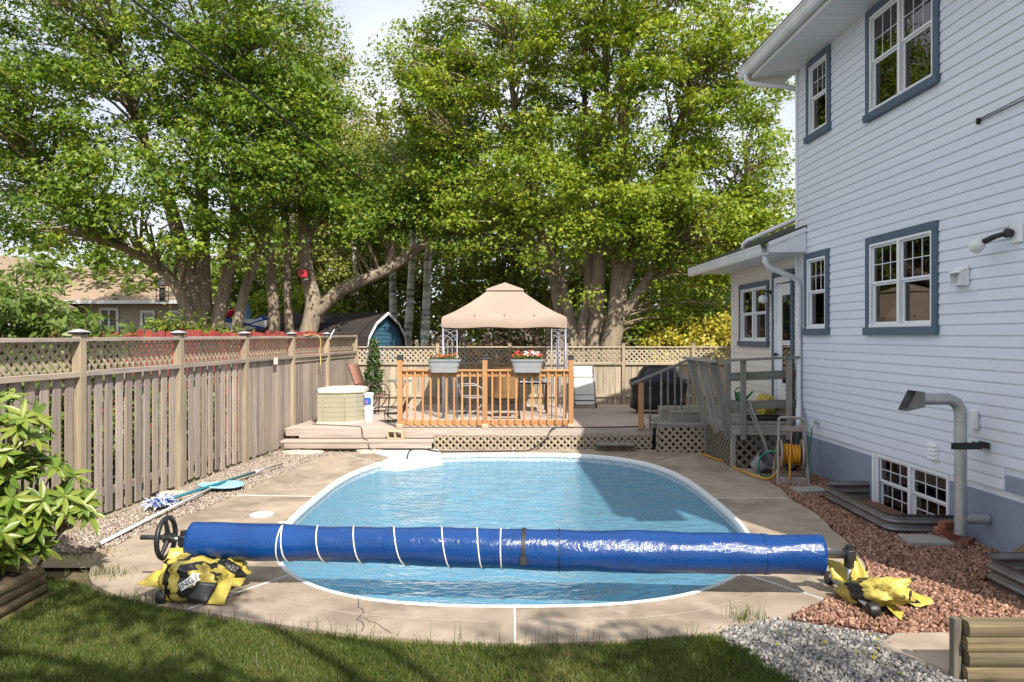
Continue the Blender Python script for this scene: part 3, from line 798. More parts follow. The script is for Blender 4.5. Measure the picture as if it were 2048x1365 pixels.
for i in range(len(posts_s) - 1):
    a, b = posts_s[i] + 0.055, posts_s[i + 1] - 0.055
    rise = 0.006 * max(0, i - 2)
    zt, zl = 2.055 + rise, 1.672 + rise
    beam('rail', FL(a, 0.012, zt), FL(b, 0.012, zt), 0.115, 0.045, M['fence'], fence)
    beam('rail', FL(a, 0.03, zl), FL(b, 0.03, zl), 0.075, 0.062, M['fence'], fence)
    beam('rail', FL(a, -0.035, 1.50), FL(b, -0.035, 1.50), 0.04, 0.09, M['fence'], fence)
    beam('rail', FL(a, -0.035, 0.26), FL(b, -0.035, 0.26), 0.04, 0.09, M['fence'], fence)
    lattice(FL, a, b, zl + 0.03, zt - 0.02, 0.118, 0.036, 0.008, M['lattice'], fence, single=(2 <= i <= 4), n0=-0.05)
    pitch = 0.186 if i < 5 else 0.132
    nb = int((b - a) / pitch)
    for k in range(nb):
        s = a + (b - a) * (k + 0.5) / nb + random.uniform(-.006, .006)
        zb = round(random.uniform(0.0, 0.05), 2)
        w_ = 0.122 if i < 5 else 0.126
        o = beam('board', FL(s, 0.002, zb), FL(s, 0.002, 1.64 + rise), 0.019, w_, M['fence'], fence, bev=0.003)
        o.rotation_quaternion = Quaternion((0, 0, 1), f_ang + random.uniform(-.03, .03)) @ Quaternion((0, 0, 1), random.uniform(-.006, .006)) @ Matrix(((0, 0, 1), (0, 1, 0), (-1, 0, 0))).transposed().to_quaternion()
        if i < 5 and k % 2 == 0:
            s2 = s + pitch * 0.5
            o = beam('board', FL(s2, -0.075, zb), FL(s2, -0.075, 1.64 + rise), 0.019, 0.122, M['fence'], fence, bev=0.003)
            o.rotation_quaternion = Quaternion((0, 0, 1), f_ang) @ Matrix(((0, 0, 1), (0, 1, 0), (-1, 0, 0))).transposed().to_quaternion()
    if i >= 6:
        beam('rail', FL(a, 0.02, 1.60 + rise), FL(b, 0.02, 1.60 + rise), 0.03, 0.09, M['fence_back'], fence)
rebase(fence, FL(0, 0, 0))

# small things on the fence
sg = MB().box((0, 0, 0), (0.17, 0.006, 0.125), None, 0, 0.002); sgo = sg.build('sign', M['pale_yellow'])
sgo.location = FL(5.05, 0.085, 1.645); sgo.rotation_euler = (0, 0, f_ang)
tag(sgo, 'small white notice plate fixed to the left fence rail', 'sign')
rp = MB(); pts = []
for k in range(40):
    t = k / 39
    if t < 0.35: f = t / 0.35; pts.append(FL(6.45 + 0.75 * f, 0.075 + 0.02 * math.sin(6 * f), 2.105 + 0.03 * math.sin(f * math.pi)))
    else: f = (t - .35) / .65; pts.append(FL(7.2 + 0.06 * math.sin(f * 3), 0.10 + 0.015 * math.sin(f * 9), 2.09 - 0.62 * f))
o = rp.tube(pts, 0.009, 6).build('rope', M['rope_yellow'], None, True)
tag(o, 'pale yellow rope hanging over the far end of the left fence', 'rope')
o = MB().tube([FL(7.87, 0.09, 2.02), FL(7.93, 0.1, 2.12), FL(8.13, 0.1, 2.24)], 0.014, 8).build('white_tube', M['white_plastic'], None, True)
tag(o, 'short white plastic tube leaning on the far left fence post', 'tube')

# back fence
BY = 18.25
def FB(s, n, z): return Vector((s, BY - n, z))
bf = thing('back_fence', 'pale board fence with a lattice top behind the deck', 'fence')
bposts = [-3.98, -1.87, -0.06, 1.37, 2.80, 4.55, 6.4]
for i, s in enumerate(bposts):
    beam('post', FB(s, 0.02, 0), FB(s, 0.02, 1.90), 0.09, 0.09, M['fence_post'], bf, bev=0.005)
    pyramid_cap(0.105, 0.03, M['fence_post'], M['fence_post'], FB(s, 0.02, 1.90), bf)
for i in range(len(bposts) - 1):
    a, b = bposts[i] + 0.05, bposts[i + 1] - 0.05
    beam('rail', FB(a, 0.03, 1.815), FB(b, 0.03, 1.815), 0.05, 0.035, M['fence_back'], bf)
    beam('rail', FB(a, 0.03, 1.405), FB(b, 0.03, 1.405), 0.06, 0.07, M['fence_back'], bf)
    beam('rail', FB(a, 0.03, 0.60), FB(b, 0.03, 0.60), 0.04, 0.085, M['fence_back'], bf)
    lattice(FB, a, b, 1.44, 1.80, 0.128, 0.042, 0.009, M['lattice'], bf, single=False, n0=0.0)
    nb = int((b - a) / 0.142)
    for k in range(nb):
        s = a + (b - a) * (k + 0.5) / nb
        o = beam('board', FB(s, 0, 0.04), FB(s, 0, 1.40), 0.018, 0.138, M['fence_back'], bf, bev=0.003)
        o.rotation_quaternion = Matrix(((0, 0, 1), (0, 1, 0), (-1, 0, 0))).transposed().to_quaternion()
        o.rotation_quaternion = Quaternion((0, 0, 1), random.uniform(-.02, .02)) @ o.rotation_quaternion
rebase(bf, (1.0, BY, 0))

# red neighbour fence behind the left one
ra, rb = Vector((-7.45, 12.4, 0)), Vector((-4.95, 19.6, 0))
rd = (rb - ra).normalized(); rn = Vector((rd.y, -rd.x, 0)); rL = (rb - ra).length
def FR(s, n, z): return ra + rd * s + rn * n + Vector((0, 0, z))
rf = thing('red_fence', 'faded red board fence standing behind the left lattice fence', 'fence')
r_ang = math.atan2(rd.y, rd.x)
s = -2.0; k = 0
while s < rL:
    w_ = 0.15; step = 0.157 + (0.035 if k % 3 == 2 else 0)
    o = beam('board', FR(s, 0, 0.0), FR(s, 0, round(2.16 + random.choice((0, .02, .04, .06)), 2)), 0.018, w_, M['redwood'], rf, bev=0.003)
    o.rotation_quaternion = Quaternion((0, 0, 1), r_ang) @ Matrix(((0, 0, 1), (0, 1, 0), (-1, 0, 0))).transposed().to_quaternion()
    s += step; k += 1
for z in (0.4, 1.2, 1.85): beam('rail', FR(-2, -0.04, z), FR(rL, -0.04, z), 0.05, 0.09, M['redwood'], rf)
rebase(rf, FR(rL / 2, 0, 0))

# ================================================================ DECK, STEPS, RAILING
DZ = 0.38
deck = thing('wooden_deck', 'low weathered wooden deck across the far end of the pool', 'deck')
y = 13.46
while y < 18.2:
    fx = (FL((y - 8.05) / fd.y, 0.08, 0)).x
    x1 = 2.62 if y < 13.7 else 4.52
    beam('deck_board', (round(fx, 2), y + 0.068, DZ - 0.015), (x1, y + 0.068, DZ - 0.015), 0.136, 0.03, M['deckwood'], deck, bev=0.004)
    y += 0.143
beam('fascia', (-4.2, 13.47, 0.295), (2.62, 13.47, 0.295), 0.03, 0.11, M['deckwood'], deck)
for x in (-4.1, -2.6, -1.45, 0.1, 1.5, 2.55): beam('joist_post', (x, 13.62, -0.03), (x, 13.62, 0.34), 0.09, 0.09, M['greywood'], deck)
for x in np.arange(-3.6, 4.4, 1.0): beam('joist', (x, 13.52, 0.29), (x, 18.1, 0.29), 0.04, 0.14, M['greywood'], deck, bev=0)
lattice(lambda s, n, z: Vector((s, 13.46 - n, z)), -1.45, 2.60, -0.01, 0.25, 0.125, 0.04, 0.009, M['lattice'], deck, single=False)
beam('backing_board', (-1.4, 13.56, 0.20), (2.6, 13.56, 0.20), 0.02, 0.19, M['fence_back'], deck, bev=0)
# left steps
beam('riser', (-3.95, 13.44, 0.262), (-1.46, 13.44, 0.262), 0.02, 0.12, M['deckwood'], deck)
for k in range(2): beam('step_tread', (-4.18, 13.15 + 0.145 * k, 0.186), (-1.42, 13.15 + 0.145 * k, 0.186), 0.14, 0.034, M['deckwood'], deck)
beam('step_fascia', (-4.12, 13.11, 0.115), (-1.45, 13.11, 0.115), 0.03, 0.10, M['deckwood'], deck)
for x in (-3.9, -2.7, -1.6): beam('step_block', (x, 13.12, 0.02), (x, 13.42, 0.02), 0.14, 0.085, M['greywood'], deck)
rebase(deck, (0, 15.6, 0))

rail = thing('deck_railing', 'orange cedar railing with square balusters at the front of the deck', 'railing')
RY = 13.53
RP = [-2.09, -0.505, 1.10]
for x in RP:
    beam('post', (x, RY, DZ), (x, RY, 1.655), 0.092, 0.092, M['cedar'], rail, bev=0.005)
    cp = MB(); cp.box((x, RY, 1.672), (0.118, 0.118, 0.034), None, 0, 0.006); cp.box((x, RY, 1.70), (0.104, 0.104, 0.022), None, 0, 0.005); cp.box((x, RY, 1.722), (0.118, 0.118, 0.02), None, 0, 0.006); cp.box((x, RY, 1.737), (0.08, 0.08, 0.014), None, 0, 0.004)
    cp.build('post_cap', M['cap_black'], rail)
    MB().box((x, RY, DZ + 0.045), (0.115, 0.115, 0.075), None, 0, 0.004).build('post_base', M.get('copper') or M.setdefault('copper', mk('pinkish_post_base', lin((226, 176, 150)), rough=0.5, var=0.1, scale=12, bump=0.05)), rail)
for a, b, nb in ((RP[0], RP[1], 10), (RP[1], RP[2], 10)):
    a += 0.046; b -= 0.046
    beam('top_rail', (a, RY, 1.455), (b, RY, 1.455), 0.13, 0.034, M['cedar'], rail)
    beam('rail', (a, RY + 0.01, 1.385), (b, RY + 0.01, 1.385), 0.038, 0.10, M['cedar'], rail)
    beam('rail', (a, RY + 0.01, 0.475), (b, RY + 0.01, 0.475), 0.038, 0.105, M['cedar'], rail)
    for k in range(nb):
        x = a + (b - a) * (k + 0.62) / (nb + 0.2)
        beam('baluster', (x, RY - 0.03, 0.445 + random.uniform(-.004, .004)), (x, RY - 0.03, 1.435), 0.036, 0.04, M['cedar'], rail, bev=0.005)
rebase(rail, (-0.5, RY, DZ))

# landing and stairs at the house door
land = thing('stair_landing', 'old grey wooden stair landing with a slanted bench back at the house door', 'landing')
G = M['greywood']
# first tread platform with its lattice skirt
for k in range(8):
    beam('tread_board', (2.64, 13.12 + 0.143 * k, 0.505), (3.52, 13.12 + 0.143 * k, 0.505), 0.137, 0.032, G, land)
beam('fascia', (2.62, 13.06, 0.475), (3.50, 13.06, 0.475), 0.03, 0.06, G, land)
lattice(lambda s, n, z: Vector((s, 13.06 - n, z)), 2.60, 3.48, -0.02, 0.45, 0.135, 0.044, 0.01, M['lattice'], land, single=False)
beam('riser', (2.90, 13.20, 0.60), (3.48, 13.20, 0.60), 0.03, 0.17, G, land)
for k in range(8):
    beam('tread_board', (2.88, 13.25 + 0.143 * k, 0.705), (3.55, 13.25 + 0.143 * k, 0.705), 0.137, 0.032, G, land)
beam('riser', (2.89, 13.2, 0.60), (2.89, 14.3, 0.60), 0.02, 0.16, G, land)
# landing floor, rim, skirts
yy = 11.50
while yy < 14.3:
    beam('floor_board', (3.50, yy + 0.07, 0.705), (4.54, yy + 0.07, 0.705), 0.137, 0.032, G, land)
    yy += 0.143
beam('rim', (3.47, 11.46, 0.61), (4.54, 11.46, 0.61), 0.035, 0.16, G, land)
beam('rim', (3.49, 11.48, 0.61), (3.49, 13.05, 0.61), 0.035, 0.16, G, land)
for k, (yb, zt) in enumerate(((13.0, 0.60), (12.3, 0.645))): beam('rim_block', (3.465, yb - .35, zt), (3.465, yb, zt), 0.02, 0.12, G, land)
lattice(lambda s, n, z: Vector((s, 11.475 - n, z)), 3.50, 4.53, -0.02, 0.52, 0.15, 0.044, 0.01, M['darkgrey_wood'], land, single=False)
lattice(lambda s, n, z: Vector((3.49 - n, s, z)), 11.50, 13.04, -0.02, 0.52, 0.135, 0.044, 0.01, M['darkgrey_wood'], land, single=False)
for x, y_ in ((3.50, 11.485), (4.50, 11.49), (3.49, 13.05), (2.64, 13.09)): beam('corner_post', (x, y_, -0.03), (x, y_, 0.53 if x > 3 else 0.46), 0.07, 0.07, G, land)
# slanted back boards of the bench
for yb in (12.92, 12.2, 11.5):
    o = beam('bench_back_board', (3.47, yb, 0.47), (3.19, yb, 1.675), 0.036, 0.135, G, land, bev=0.005)
beam('bench_top_rail', (3.16, 13.15, 1.70), (3.16, 11.36, 1.70), 0.15, 0.04, G, land)
beam('top_rail', (3.24, 11.38, 1.705), (4.52, 11.42, 1.765), 0.12, 0.036, G, land)
for x in (3.64, 4.36): beam('rail_post', (x, 11.415, 0.46), (x, 11.415, 1.69 + (x - 3.2) * 0.046), 0.075, 0.075, G, land)
for x in (3.46, 4.44): beam('rail_post', (x, 11.60, 0.72), (x, 11.60, 1.66), 0.075, 0.075, G, land)
beam('mid_rail', (3.42, 11.55, 1.44), (4.54, 11.55, 1.49), 0.036, 0.135, G, land)
beam('mid_rail', (3.48, 11.55, 0.99), (4.54, 11.55, 1.02), 0.036, 0.135, G, land)
rebase(land, (3.9, 12.2, 0))

sr = thing('stair_handrail', 'sloping grey handrail with turned balusters above the deck stairs', 'handrail')
beam('post', (2.39, 13.42, DZ), (2.39, 13.42, 1.235), 0.09, 0.09, M['cedar'], sr, bev=0.005)
beam('handrail', (2.20, 13.40, 1.20), (3.30, 13.46, 1.665), 0.085, 0.04, G, sr)
prof = [(0.017, 0), (0.017, .12), (0.024, .14), (0.024, .17), (0.015, .19), (0.019, .32), (0.022, .44), (0.015, .5), (0.023, .53), (0.023, .56), (0.015, .58), (0.019, .7)]
for x, z0 in ((2.56, 0.38), (2.765, 0.52), (2.89, 0.52), (3.02, 0.72), (3.14, 0.72), (3.27, 0.72)):
    zt = 1.20 + (x - 2.20) * 0.4227 - 0.02
    k = (zt - z0) / 0.7
    MB().lathe([(r, z0 + h * k) for r, h in prof], (x, 13.43, 0), 10).build('baluster', G, sr, auto=50)
rebase(sr, (2.39, 13.42, DZ))

# single loose step in front of the skirt
ls = thing('step_stool', 'small loose grey wooden step in front of the deck skirt', 'step')
for k in range(2): beam('tread', (1.55, 13.17 + 0.15 * k, 0.125), (2.22, 13.17 + 0.15 * k, 0.125), 0.142, 0.034, M['greywood'], ls)
for x in (1.62, 1.88, 2.15): beam('leg', (x, 13.24, 0.0), (x, 13.24, 0.107), 0.05, 0.20, M['darkgrey_wood'], ls, bev=0.002).rotation_quaternion = Matrix(((0, 0, 1), (0, 1, 0), (-1, 0, 0))).transposed().to_quaternion()
rebase(ls, (1.88, 13.24, 0.0))
# ================================================================ HOUSE (local u towards the camera, n out of the wall, z up)
HA = math.atan2(-1, 0.032)
house = thing('house', 'two storey white vinyl sided house with slate blue window trim', 'house', (4.57, 11.6, 0), HA)
def W(u, n, z): return Vector((u, -n, z))
EXPO = 0.1143
def siding(parent, u0, u1, z0, z1, holes, n0, mat, name='siding_board', skip=None):
    z = z0; k = 0
    while z < z1 - 0.01:
        zt = min(z + EXPO, z1)
        segs = [(u0, u1)]
        for (a, b, c, d) in holes:
            if d > z + 0.02 and c < zt - 0.02:
                ns = []
                for s0, s1 in segs:
                    if b <= s0 or a >= s1: ns.append((s0, s1))
                    else:
                        if a > s0: ns.append((s0, a))
                        if b < s1: ns.append((b, s1))
                segs = ns
        for s0, s1 in segs:
            if s1 - s0 < 0.03: continue
            pr = [(0.0, zt + 0.012), (0.0035, zt + 0.012), (0.0045, zt - 0.012), (0.0105, zt - 0.03), (0.0165, z + 0.012), (0.0165, z), (0.0, z)]
            m = len(pr)
            V = [W(s0, n0 + a, b) for a, b in pr] + [W(s1, n0 + a, b) for a, b in pr]
            Fc = [[i, (i + 1) % m, m + (i + 1) % m, m + i] for i in range(m)] + [list(range(m))[::-1], list(range(m, 2 * m))]
            mesh_obj(name, V, Fc, mat, parent)
        z += EXPO; k += 1

WIN = {'a': (0.38, 1.16, 5.07, 6.30), 'b': (2.15, 3.68, 4.87, 6.30), 'c': (0.31, 1.12, 2.11, 3.37), 'd': (2.15, 3.66, 2.11, 3.37)}
holes = [(u0 + .04, u1 - .04, z0 + .04, z1 - .04) for u0, u1, z0, z1 in WIN.values()]
holes.append((4.67, 9.0, 0.5, 0.775))
siding(house, 0.06, 8.1, 0.62, 6.32, holes, 0.0, M['siding'])
# sheathing behind the boards, foundation, corner boards
def shell(name, u0, u1, z0, z1, n, mat, parent, cut=()):
    """flat wall piece made of boxes round the openings"""
    us = sorted({u0, u1, *[c for h in cut for c in h[:2] if u0 < c < u1]}); zs = sorted({z0, z1, *[c for h in cut for c in h[2:] if z0 < c < z1]})
    mb = MB()
    for a, b in zip(us[:-1], us[1:]):
        for c, d in zip(zs[:-1], zs[1:]):
            mu, mz = (a + b) / 2, (c + d) / 2
            if any(h[0] < mu < h[1] and h[2] < mz < h[3] for h in cut): continue
            mb.box(W(mu, n - 0.06, mz), (b - a, 0.12, d - c))
    return mb.build(name, mat, parent)
shell('wall_sheathing', 0.0, 8.1, 0.55, 6.45, -0.002, M['siding'], house, holes[:4])
shell('foundation', 0.0, 8.1, -0.15, 0.66, -0.004, M['foundation'], house, [(2.42, 3.78, -0.3, 0.58)])
beam('foundation_ledge', W(4.70, 0.01, 0.70), W(8.1, 0.01, 0.70), 0.03, 0.15, M['foundation'], house)
beam('corner_board', W(0.03, 0.008, 0.62), W(0.03, 0.008, 6.32), 0.05, 0.07, M['white_trim'], house, bev=0.004)
mb = MB(); mb.box(W(-0.0, -3.6, 3.1), (0.10, 7.0, 6.7)); mb.box(W(8.05, -3.6, 3.1), (0.10, 7.0, 6.7)); mb.box(W(4.0, -7.1, 3.1), (8.2, 0.1, 6.7)); mb.box(W(4.0, -3.6, 3.6), (8.0, 6.9, 0.1))
mb.build('outer_walls', M['siding'], house)
# eaves
mb = MB()
for k in range(32):   # grooved soffit panels
    a = -0.55 + k * 0.29
    mb.box(W(a + 0.143, 0.31, 6.335), (0.284, 0.62, 0.012))
mb.build('soffit', M['soffit'], house)
mb = MB(); mb.box(W(4.0, 0.60, 6.43), (9.2, 0.03, 0.20)); mb.box(W(-0.58, 0.3, 6.43), (0.03, 0.62, 0.2)); mb.build('fascia', M['white_gutter'], house)
gp = [(0.62, 6.56), (0.62, 6.42), (0.635, 6.40), (0.70, 6.40), (0.725, 6.44), (0.735, 6.52), (0.75, 6.535), (0.75, 6.56), (0.742, 6.56), (0.742, 6.54), (0.715, 6.42), (0.63, 6.42), (0.628, 6.56)]
def gutter(parent, u0, u1, dn, dz):
    m = len(gp); V = [W(u0, a + dn, b + dz) for a, b in gp] + [W(u1, a + dn, b + dz) for a, b in gp]
    Fc = [[i, (i + 1) % m, m + (i + 1) % m, m + i] for i in range(m)] + [list(range(m))[::-1], list(range(m, 2 * m))]
    o = mesh_obj('gutter', V, Fc, M['white_gutter'], parent)
    MB().box(W(u0 + 0.004, 0.685 + dn, 6.48 + dz), (0.008, 0.12, 0.155)).build('end_cap', M['white_gutter'], o)
    return o
gutter(house, -0.62, 8.6, 0.0, 0.0)
mb = MB(); mb.add([W(-0.62, 0.72, 6.57), W(8.6, 0.72, 6.57), W(8.6, -3.6, 8.3), W(-0.62, -3.6, 8.3), W(-0.62, 0.72, 6.62), W(8.6, 0.72, 6.62), W(8.6, -3.6, 8.36), W(-0.62, -3.6, 8.36),
        W(-0.62, -7.9, 6.57), W(8.6, -7.9, 6.57), W(-0.62, -7.9, 6.62), W(8.6, -7.9, 6.62)],
        [[0, 1, 2, 3], [7, 6, 5, 4], [0, 4, 5, 1], [0, 3, 7, 4], [1, 5, 6, 2], [3, 2, 9, 8], [10, 11, 6, 7], [3, 8, 10, 7], [2, 6, 11, 9], [8, 9, 11, 10]])
mb.build('roof', M['shingle_grey'], house)
def pipe_rect(parent, pts, w=0.075, d=0.06, name='downspout', r=True):
    return MB().tube(pts, [0.042] * len(pts), 10).build(name, M['white_gutter'], parent, True)
pipe_rect(house, [W(-0.40, 0.685, 6.42), W(-0.40, 0.685, 6.33), W(-0.39, 0.64, 6.27), W(-0.10, 0.16, 6.12), W(-0.085, 0.0, 6.08), W(-0.09, -0.12, 6.04), W(-0.09, -0.16, 5.9), W(-0.09, -0.16, 4.1)])

def window(parent, u0, u1, z0, z1, pair=True, cloth=None, cols=3, trim=True, sill=True, lower_mt=False, n=0.0):
    T = 0.095 if trim else 0.0
    fr = MB()
    a, b, c, d = u0 + T, u1 - T, z0 + T, z1 - T
    def bar(mb, ua, ub, za, zb, nn, th): mb.box(W((ua + ub) / 2, nn + n, (za + zb) / 2), (ub - ua, th, zb - za), None, 0, 0.003)
    fw = 0.032
    bar(fr, a, b, d - fw, d, 0.0, 0.07); bar(fr, a, b, c, c + fw * 1.3, 0.004, 0.08)
    bar(fr, a, a + fw, c + fw * 1.3, d - fw, 0.0, 0.07); bar(fr, b - fw, b, c + fw * 1.3, d - fw, 0.0, 0.07)
    mid = (a + b) / 2
    cells = [(a + fw, mid - 0.026), (mid + 0.026, b - fw)] if pair else [(a + fw, b - fw)]
    if pair: bar(fr, mid - 0.026, mid + 0.026, c + fw * 1.3, d - fw, 0.002, 0.074)
    win = fr.build('window', M['white_trim'], parent)
    zm = (c + d) / 2 + 0.02
    for ca, cb in cells:
        for (za, zb, nn) in ((zm, d - fw, -0.008), (c + fw * 1.3, zm, -0.028)):
            s = MB(); sw = 0.024
            bar(s, ca, cb, zb - sw, zb, nn, 0.03); bar(s, ca, cb, za, za + sw * 1.2, nn, 0.03)
            bar(s, ca, ca + sw, za + sw * 1.2, zb - sw, nn, 0.03); bar(s, cb - sw, cb, za + sw * 1.2, zb - sw, nn, 0.03)
            s.build('sash', M['white_trim'], win)
            ga, gb, gc, gd = ca + sw, cb - sw, za + sw * 1.2, zb - sw
            MB().box(W((ga + gb) / 2, nn - 0.004 + n, (gc + gd) / 2), (gb - ga + .01, 0.004, gd - gc + .01)).build('pane', M['glass'], win)
            if cols and (lower_mt or za == zm):
                g = MB()
                for i in range(1, cols): x = ga + (gb - ga) * i / cols; bar(g, x - 0.005, x + 0.005, gc, gd, nn - 0.002, 0.012)
                zc = (gc + gd) / 2; bar(g, ga, gb, zc - 0.005, zc + 0.005, nn - 0.0015, 0.013)
                g.build('muntin', M['white_trim'], win)
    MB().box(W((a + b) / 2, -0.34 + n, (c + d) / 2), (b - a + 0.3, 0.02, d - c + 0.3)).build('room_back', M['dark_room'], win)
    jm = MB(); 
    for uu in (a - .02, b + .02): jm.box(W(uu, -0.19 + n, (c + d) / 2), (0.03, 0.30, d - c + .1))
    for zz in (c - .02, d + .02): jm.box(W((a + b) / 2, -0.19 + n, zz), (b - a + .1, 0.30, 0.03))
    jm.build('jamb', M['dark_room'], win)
    if cloth:
        mb = MB(); nn_ = 24
        z_hi = zm - 0.06 if cloth == 'pink' else d
        V = []; Fc = []
        for ca, cb in cells:
            base = len(V)
            for i in range(nn_ + 1):
                u = ca + (cb - ca) * i / nn_
                dp = -0.16 + 0.02 * math.sin(u * 40) + 0.012 * math.sin(u * 93)
                V += [W(u, dp + n, c), W(u, dp + n, z_hi - (0.05 * math.cos((u - ca) / (cb - ca) * 3.1) + .05 if cloth == 'pink' else 0))]
            for i in range(nn_): Fc.append([base + 2 * i, base + 2 * i + 2, base + 2 * i + 3, base + 2 * i + 1])
        mesh_obj('curtain', V, Fc, M['curtain_pink'] if cloth == 'pink' else M['curtain'], win, True)
    if trim:
        for (p, q, w_, h_) in ((W(u0, 0.018 + n, z1 - T / 2), W(u1, 0.018 + n, z1 - T / 2), 0.045, T), (W(u0 + T / 2, 0.018 + n, z0 + T), W(u0 + T / 2, 0.018 + n, z1 - T), 0.045, T), (W(u1 - T / 2, 0.018 + n, z0 + T), W(u1 - T / 2, 0.018 + n, z1 - T), 0.045, T)):
            o = beam('trim_board', p, q, w_, h_, M['trim_blue'], win)
            if abs(p.z - q.z) > 0.1: o.rotation_quaternion = Matrix(((0, 0, 1), (0, 1, 0), (-1, 0, 0))).transposed().to_quaternion()
        beam('sill', W(u0 - 0.015, 0.03 + n, z0 + T / 2), W(u1 + 0.015, 0.03 + n, z0 + T / 2), 0.075, T, M['trim_blue'], win)
    return win
window(house, *WIN['a'], pair=False)['label'] = 'narrow upper storey window at the far corner'
window(house, *WIN['b'], cloth=None)['label'] = 'double upper storey window with slate blue trim'
window(house, *WIN['c'], pair=False)['label'] = 'narrow ground floor window beside the downspout'
window(house, *WIN['d'], cloth='pink')['label'] = 'double ground floor window with pinkish cloth behind'
wb = window(house, 2.38, 3.82, -0.12, 0.60, trim=False, n=-0.02, lower_mt=True)
wb['label'] = 'white basement window behind the corrugated well'
beam('side_trim', W(2.36, 0.0, -0.05), W(2.36, 0.0, 0.61), 0.05, 0.10, M['white_trim'], wb)

# fittings on the wall
def at_wall(mb, name, mat, label=None, parent=None, auto=None):
    o = mb.build(name, mat, parent or house, auto=auto)
    if label: o['label'] = label
    return o
v = MB(); v.box(W(4.08, 0.03, 2.72), (0.20, 0.03, 0.21), None, 0, 0.006); v.box(W(4.0, 0.075, 2.70), (0.012, 0.07, 0.16)); v.box(W(4.16, 0.075, 2.70), (0.012, 0.07, 0.16)); v.box(W(4.08, 0.075, 2.63), (0.17, 0.07, 0.012))
v.add([W(3.99, 0.045, 2.80), W(4.17, 0.045, 2.80), W(4.17, 0.125, 2.755), W(3.99, 0.125, 2.755), W(3.99, 0.045, 2.79), W(4.17, 0.045, 2.79), W(4.17, 0.122, 2.745), W(3.99, 0.122, 2.745)], [[0, 1, 2, 3], [7, 6, 5, 4], [0, 3, 7, 4], [1, 5, 6, 2], [2, 6, 7, 3], [0, 4, 5, 1]])
at_wall(v, 'vent_hood', M['white_trim'], 'white square vent hood right of the ground floor window')
v = MB(); v.box(W(3.575, 0.022, 0.82), (0.17, 0.02, 0.20), None, 0, 0.004)
for k in range(4): v.add([W(3.50, 0.032, 0.755 + k * .045), W(3.65, 0.032, 0.755 + k * .045), W(3.65, 0.05, 0.74 + k * .045), W(3.50, 0.05, 0.74 + k * .045), W(3.50, 0.032, 0.78 + k * .045), W(3.65, 0.032, 0.78 + k * .045)], [[0, 1, 2, 3], [3, 2, 5, 4], [0, 3, 4], [1, 5, 2]])
at_wall(v, 'louvre_vent', M['white_trim'], 'small white louvred vent above the basement window')
v = MB(); v.box(W(4.28, 0.04, 1.255), (0.09, 0.05, 0.2), None, 0, 0.012); at_wall(v, 'outlet_cover', M['white_trim'])
v = MB(); v.box(W(4.86, 0.03, 3.05), (0.15, 0.03, 0.17), None, 0, 0.008); at_wall(v, 'lamp_plate', M['white_trim'])
lampo = MB(); lampo.lathe([(0.03, 0), (0.045, 0.03), (0.045, 0.06), (0.02, 0.07)], W(4.82, 0.045, 3.06), 14, 0, Matrix.Rotation(R(90), 3, 'X')); lampo.tube([W(4.82, 0.10, 3.06), W(4.74, 0.15, 3.04), W(4.62, 0.19, 3.0)], [0.022, 0.026, 0.03], 10)
lo = lampo.build('flood_lamp', M['black_plastic'], house, auto=40); lo['label'] = 'black motion flood lamp at the right edge of the wall'
dirv = (W(4.48, 0.22, 2.95) - W(4.62, 0.19, 3.0)).normalized()
MB().lathe([(0.03, 0), (0.05, 0.03), (0.068, 0.07), (0.072, 0.11), (0.05, 0.135), (0.0, 0.145)], W(4.64, 0.19, 3.0), 18, 0, dirv.to_track_quat('Z', 'Y').to_matrix()).build('bulb', M['white_plastic'], lo, True)
# clothes line wires
v = MB()
for dz in (0, 0.03): v.tube([W(4.32, 0.03, 4.24 + dz), W(5.2, 0.04, 4.27 + dz), W(8.0, 0.04, 4.33 + dz)], 0.005, 5)
v.box(W(4.32, 0.025, 4.255), (0.03, 0.03, 0.06)); at_wall(v, 'wall_wire', M['black_rubber'])
# exhaust pipe
vp = thing('exhaust_pipe', 'tall galvanised exhaust pipe with a slanted hood on the house wall', 'pipe', (4.43, 7.16, 0))
p = MB(); p.tube([(0, 0, 0.14), (0, 0, 1.32)], 0.056, 20).build('standpipe', M['galv'], vp, auto=40)
MB().tube([(0, 0, 1.30), (0, 0, 1.36), (-0.045, 0, 1.44), (-0.12, 0, 1.475), (-0.40, 0, 1.475)], 0.058, 20).build('elbow', M['galv'], vp, auto=40)
MB().tube([(0, 0, 0.29), (0.27, 0, 0.29)], 0.05, 18).build('wall_branch', M['galv'], vp, auto=40)
for z in (0.36, 1.27): MB().tube([(0, 0, z), (0, 0, z + 0.02)], 0.0585, 20).build('collar', M['galv'], vp, auto=40)
hd = MB(); hd.add([(-0.39, -.07, 1.40), (-0.39, .07, 1.40), (-0.39, .07, 1.55), (-0.39, -.07, 1.55), (-0.58, -.08, 1.36), (-0.58, .08, 1.36), (-0.48, .08, 1.56), (-0.48, -.08, 1.56)], [[0, 1, 2, 3], [0, 3, 7, 4], [1, 5, 6, 2], [2, 6, 7, 3], [0, 4, 5, 1]])
hd.build('hood', M['galv_dark'], vp)
bk = MB(); bk.box((0.02, -0.065, 1.02), (0.30, 0.012, 0.065)); bk.box((0.06, -0.03, 1.02), (0.012, 0.09, 0.06)); bk.box((0.16, 0.0, 1.02), (0.012, 0.14, 0.06)); bk.build('bracket', M['black_plastic'], vp)
MB().box((0.245, 0.02, 1.02), (0.02, 0.14, 0.06)).build('wall_plate', M['black_plastic'], vp)

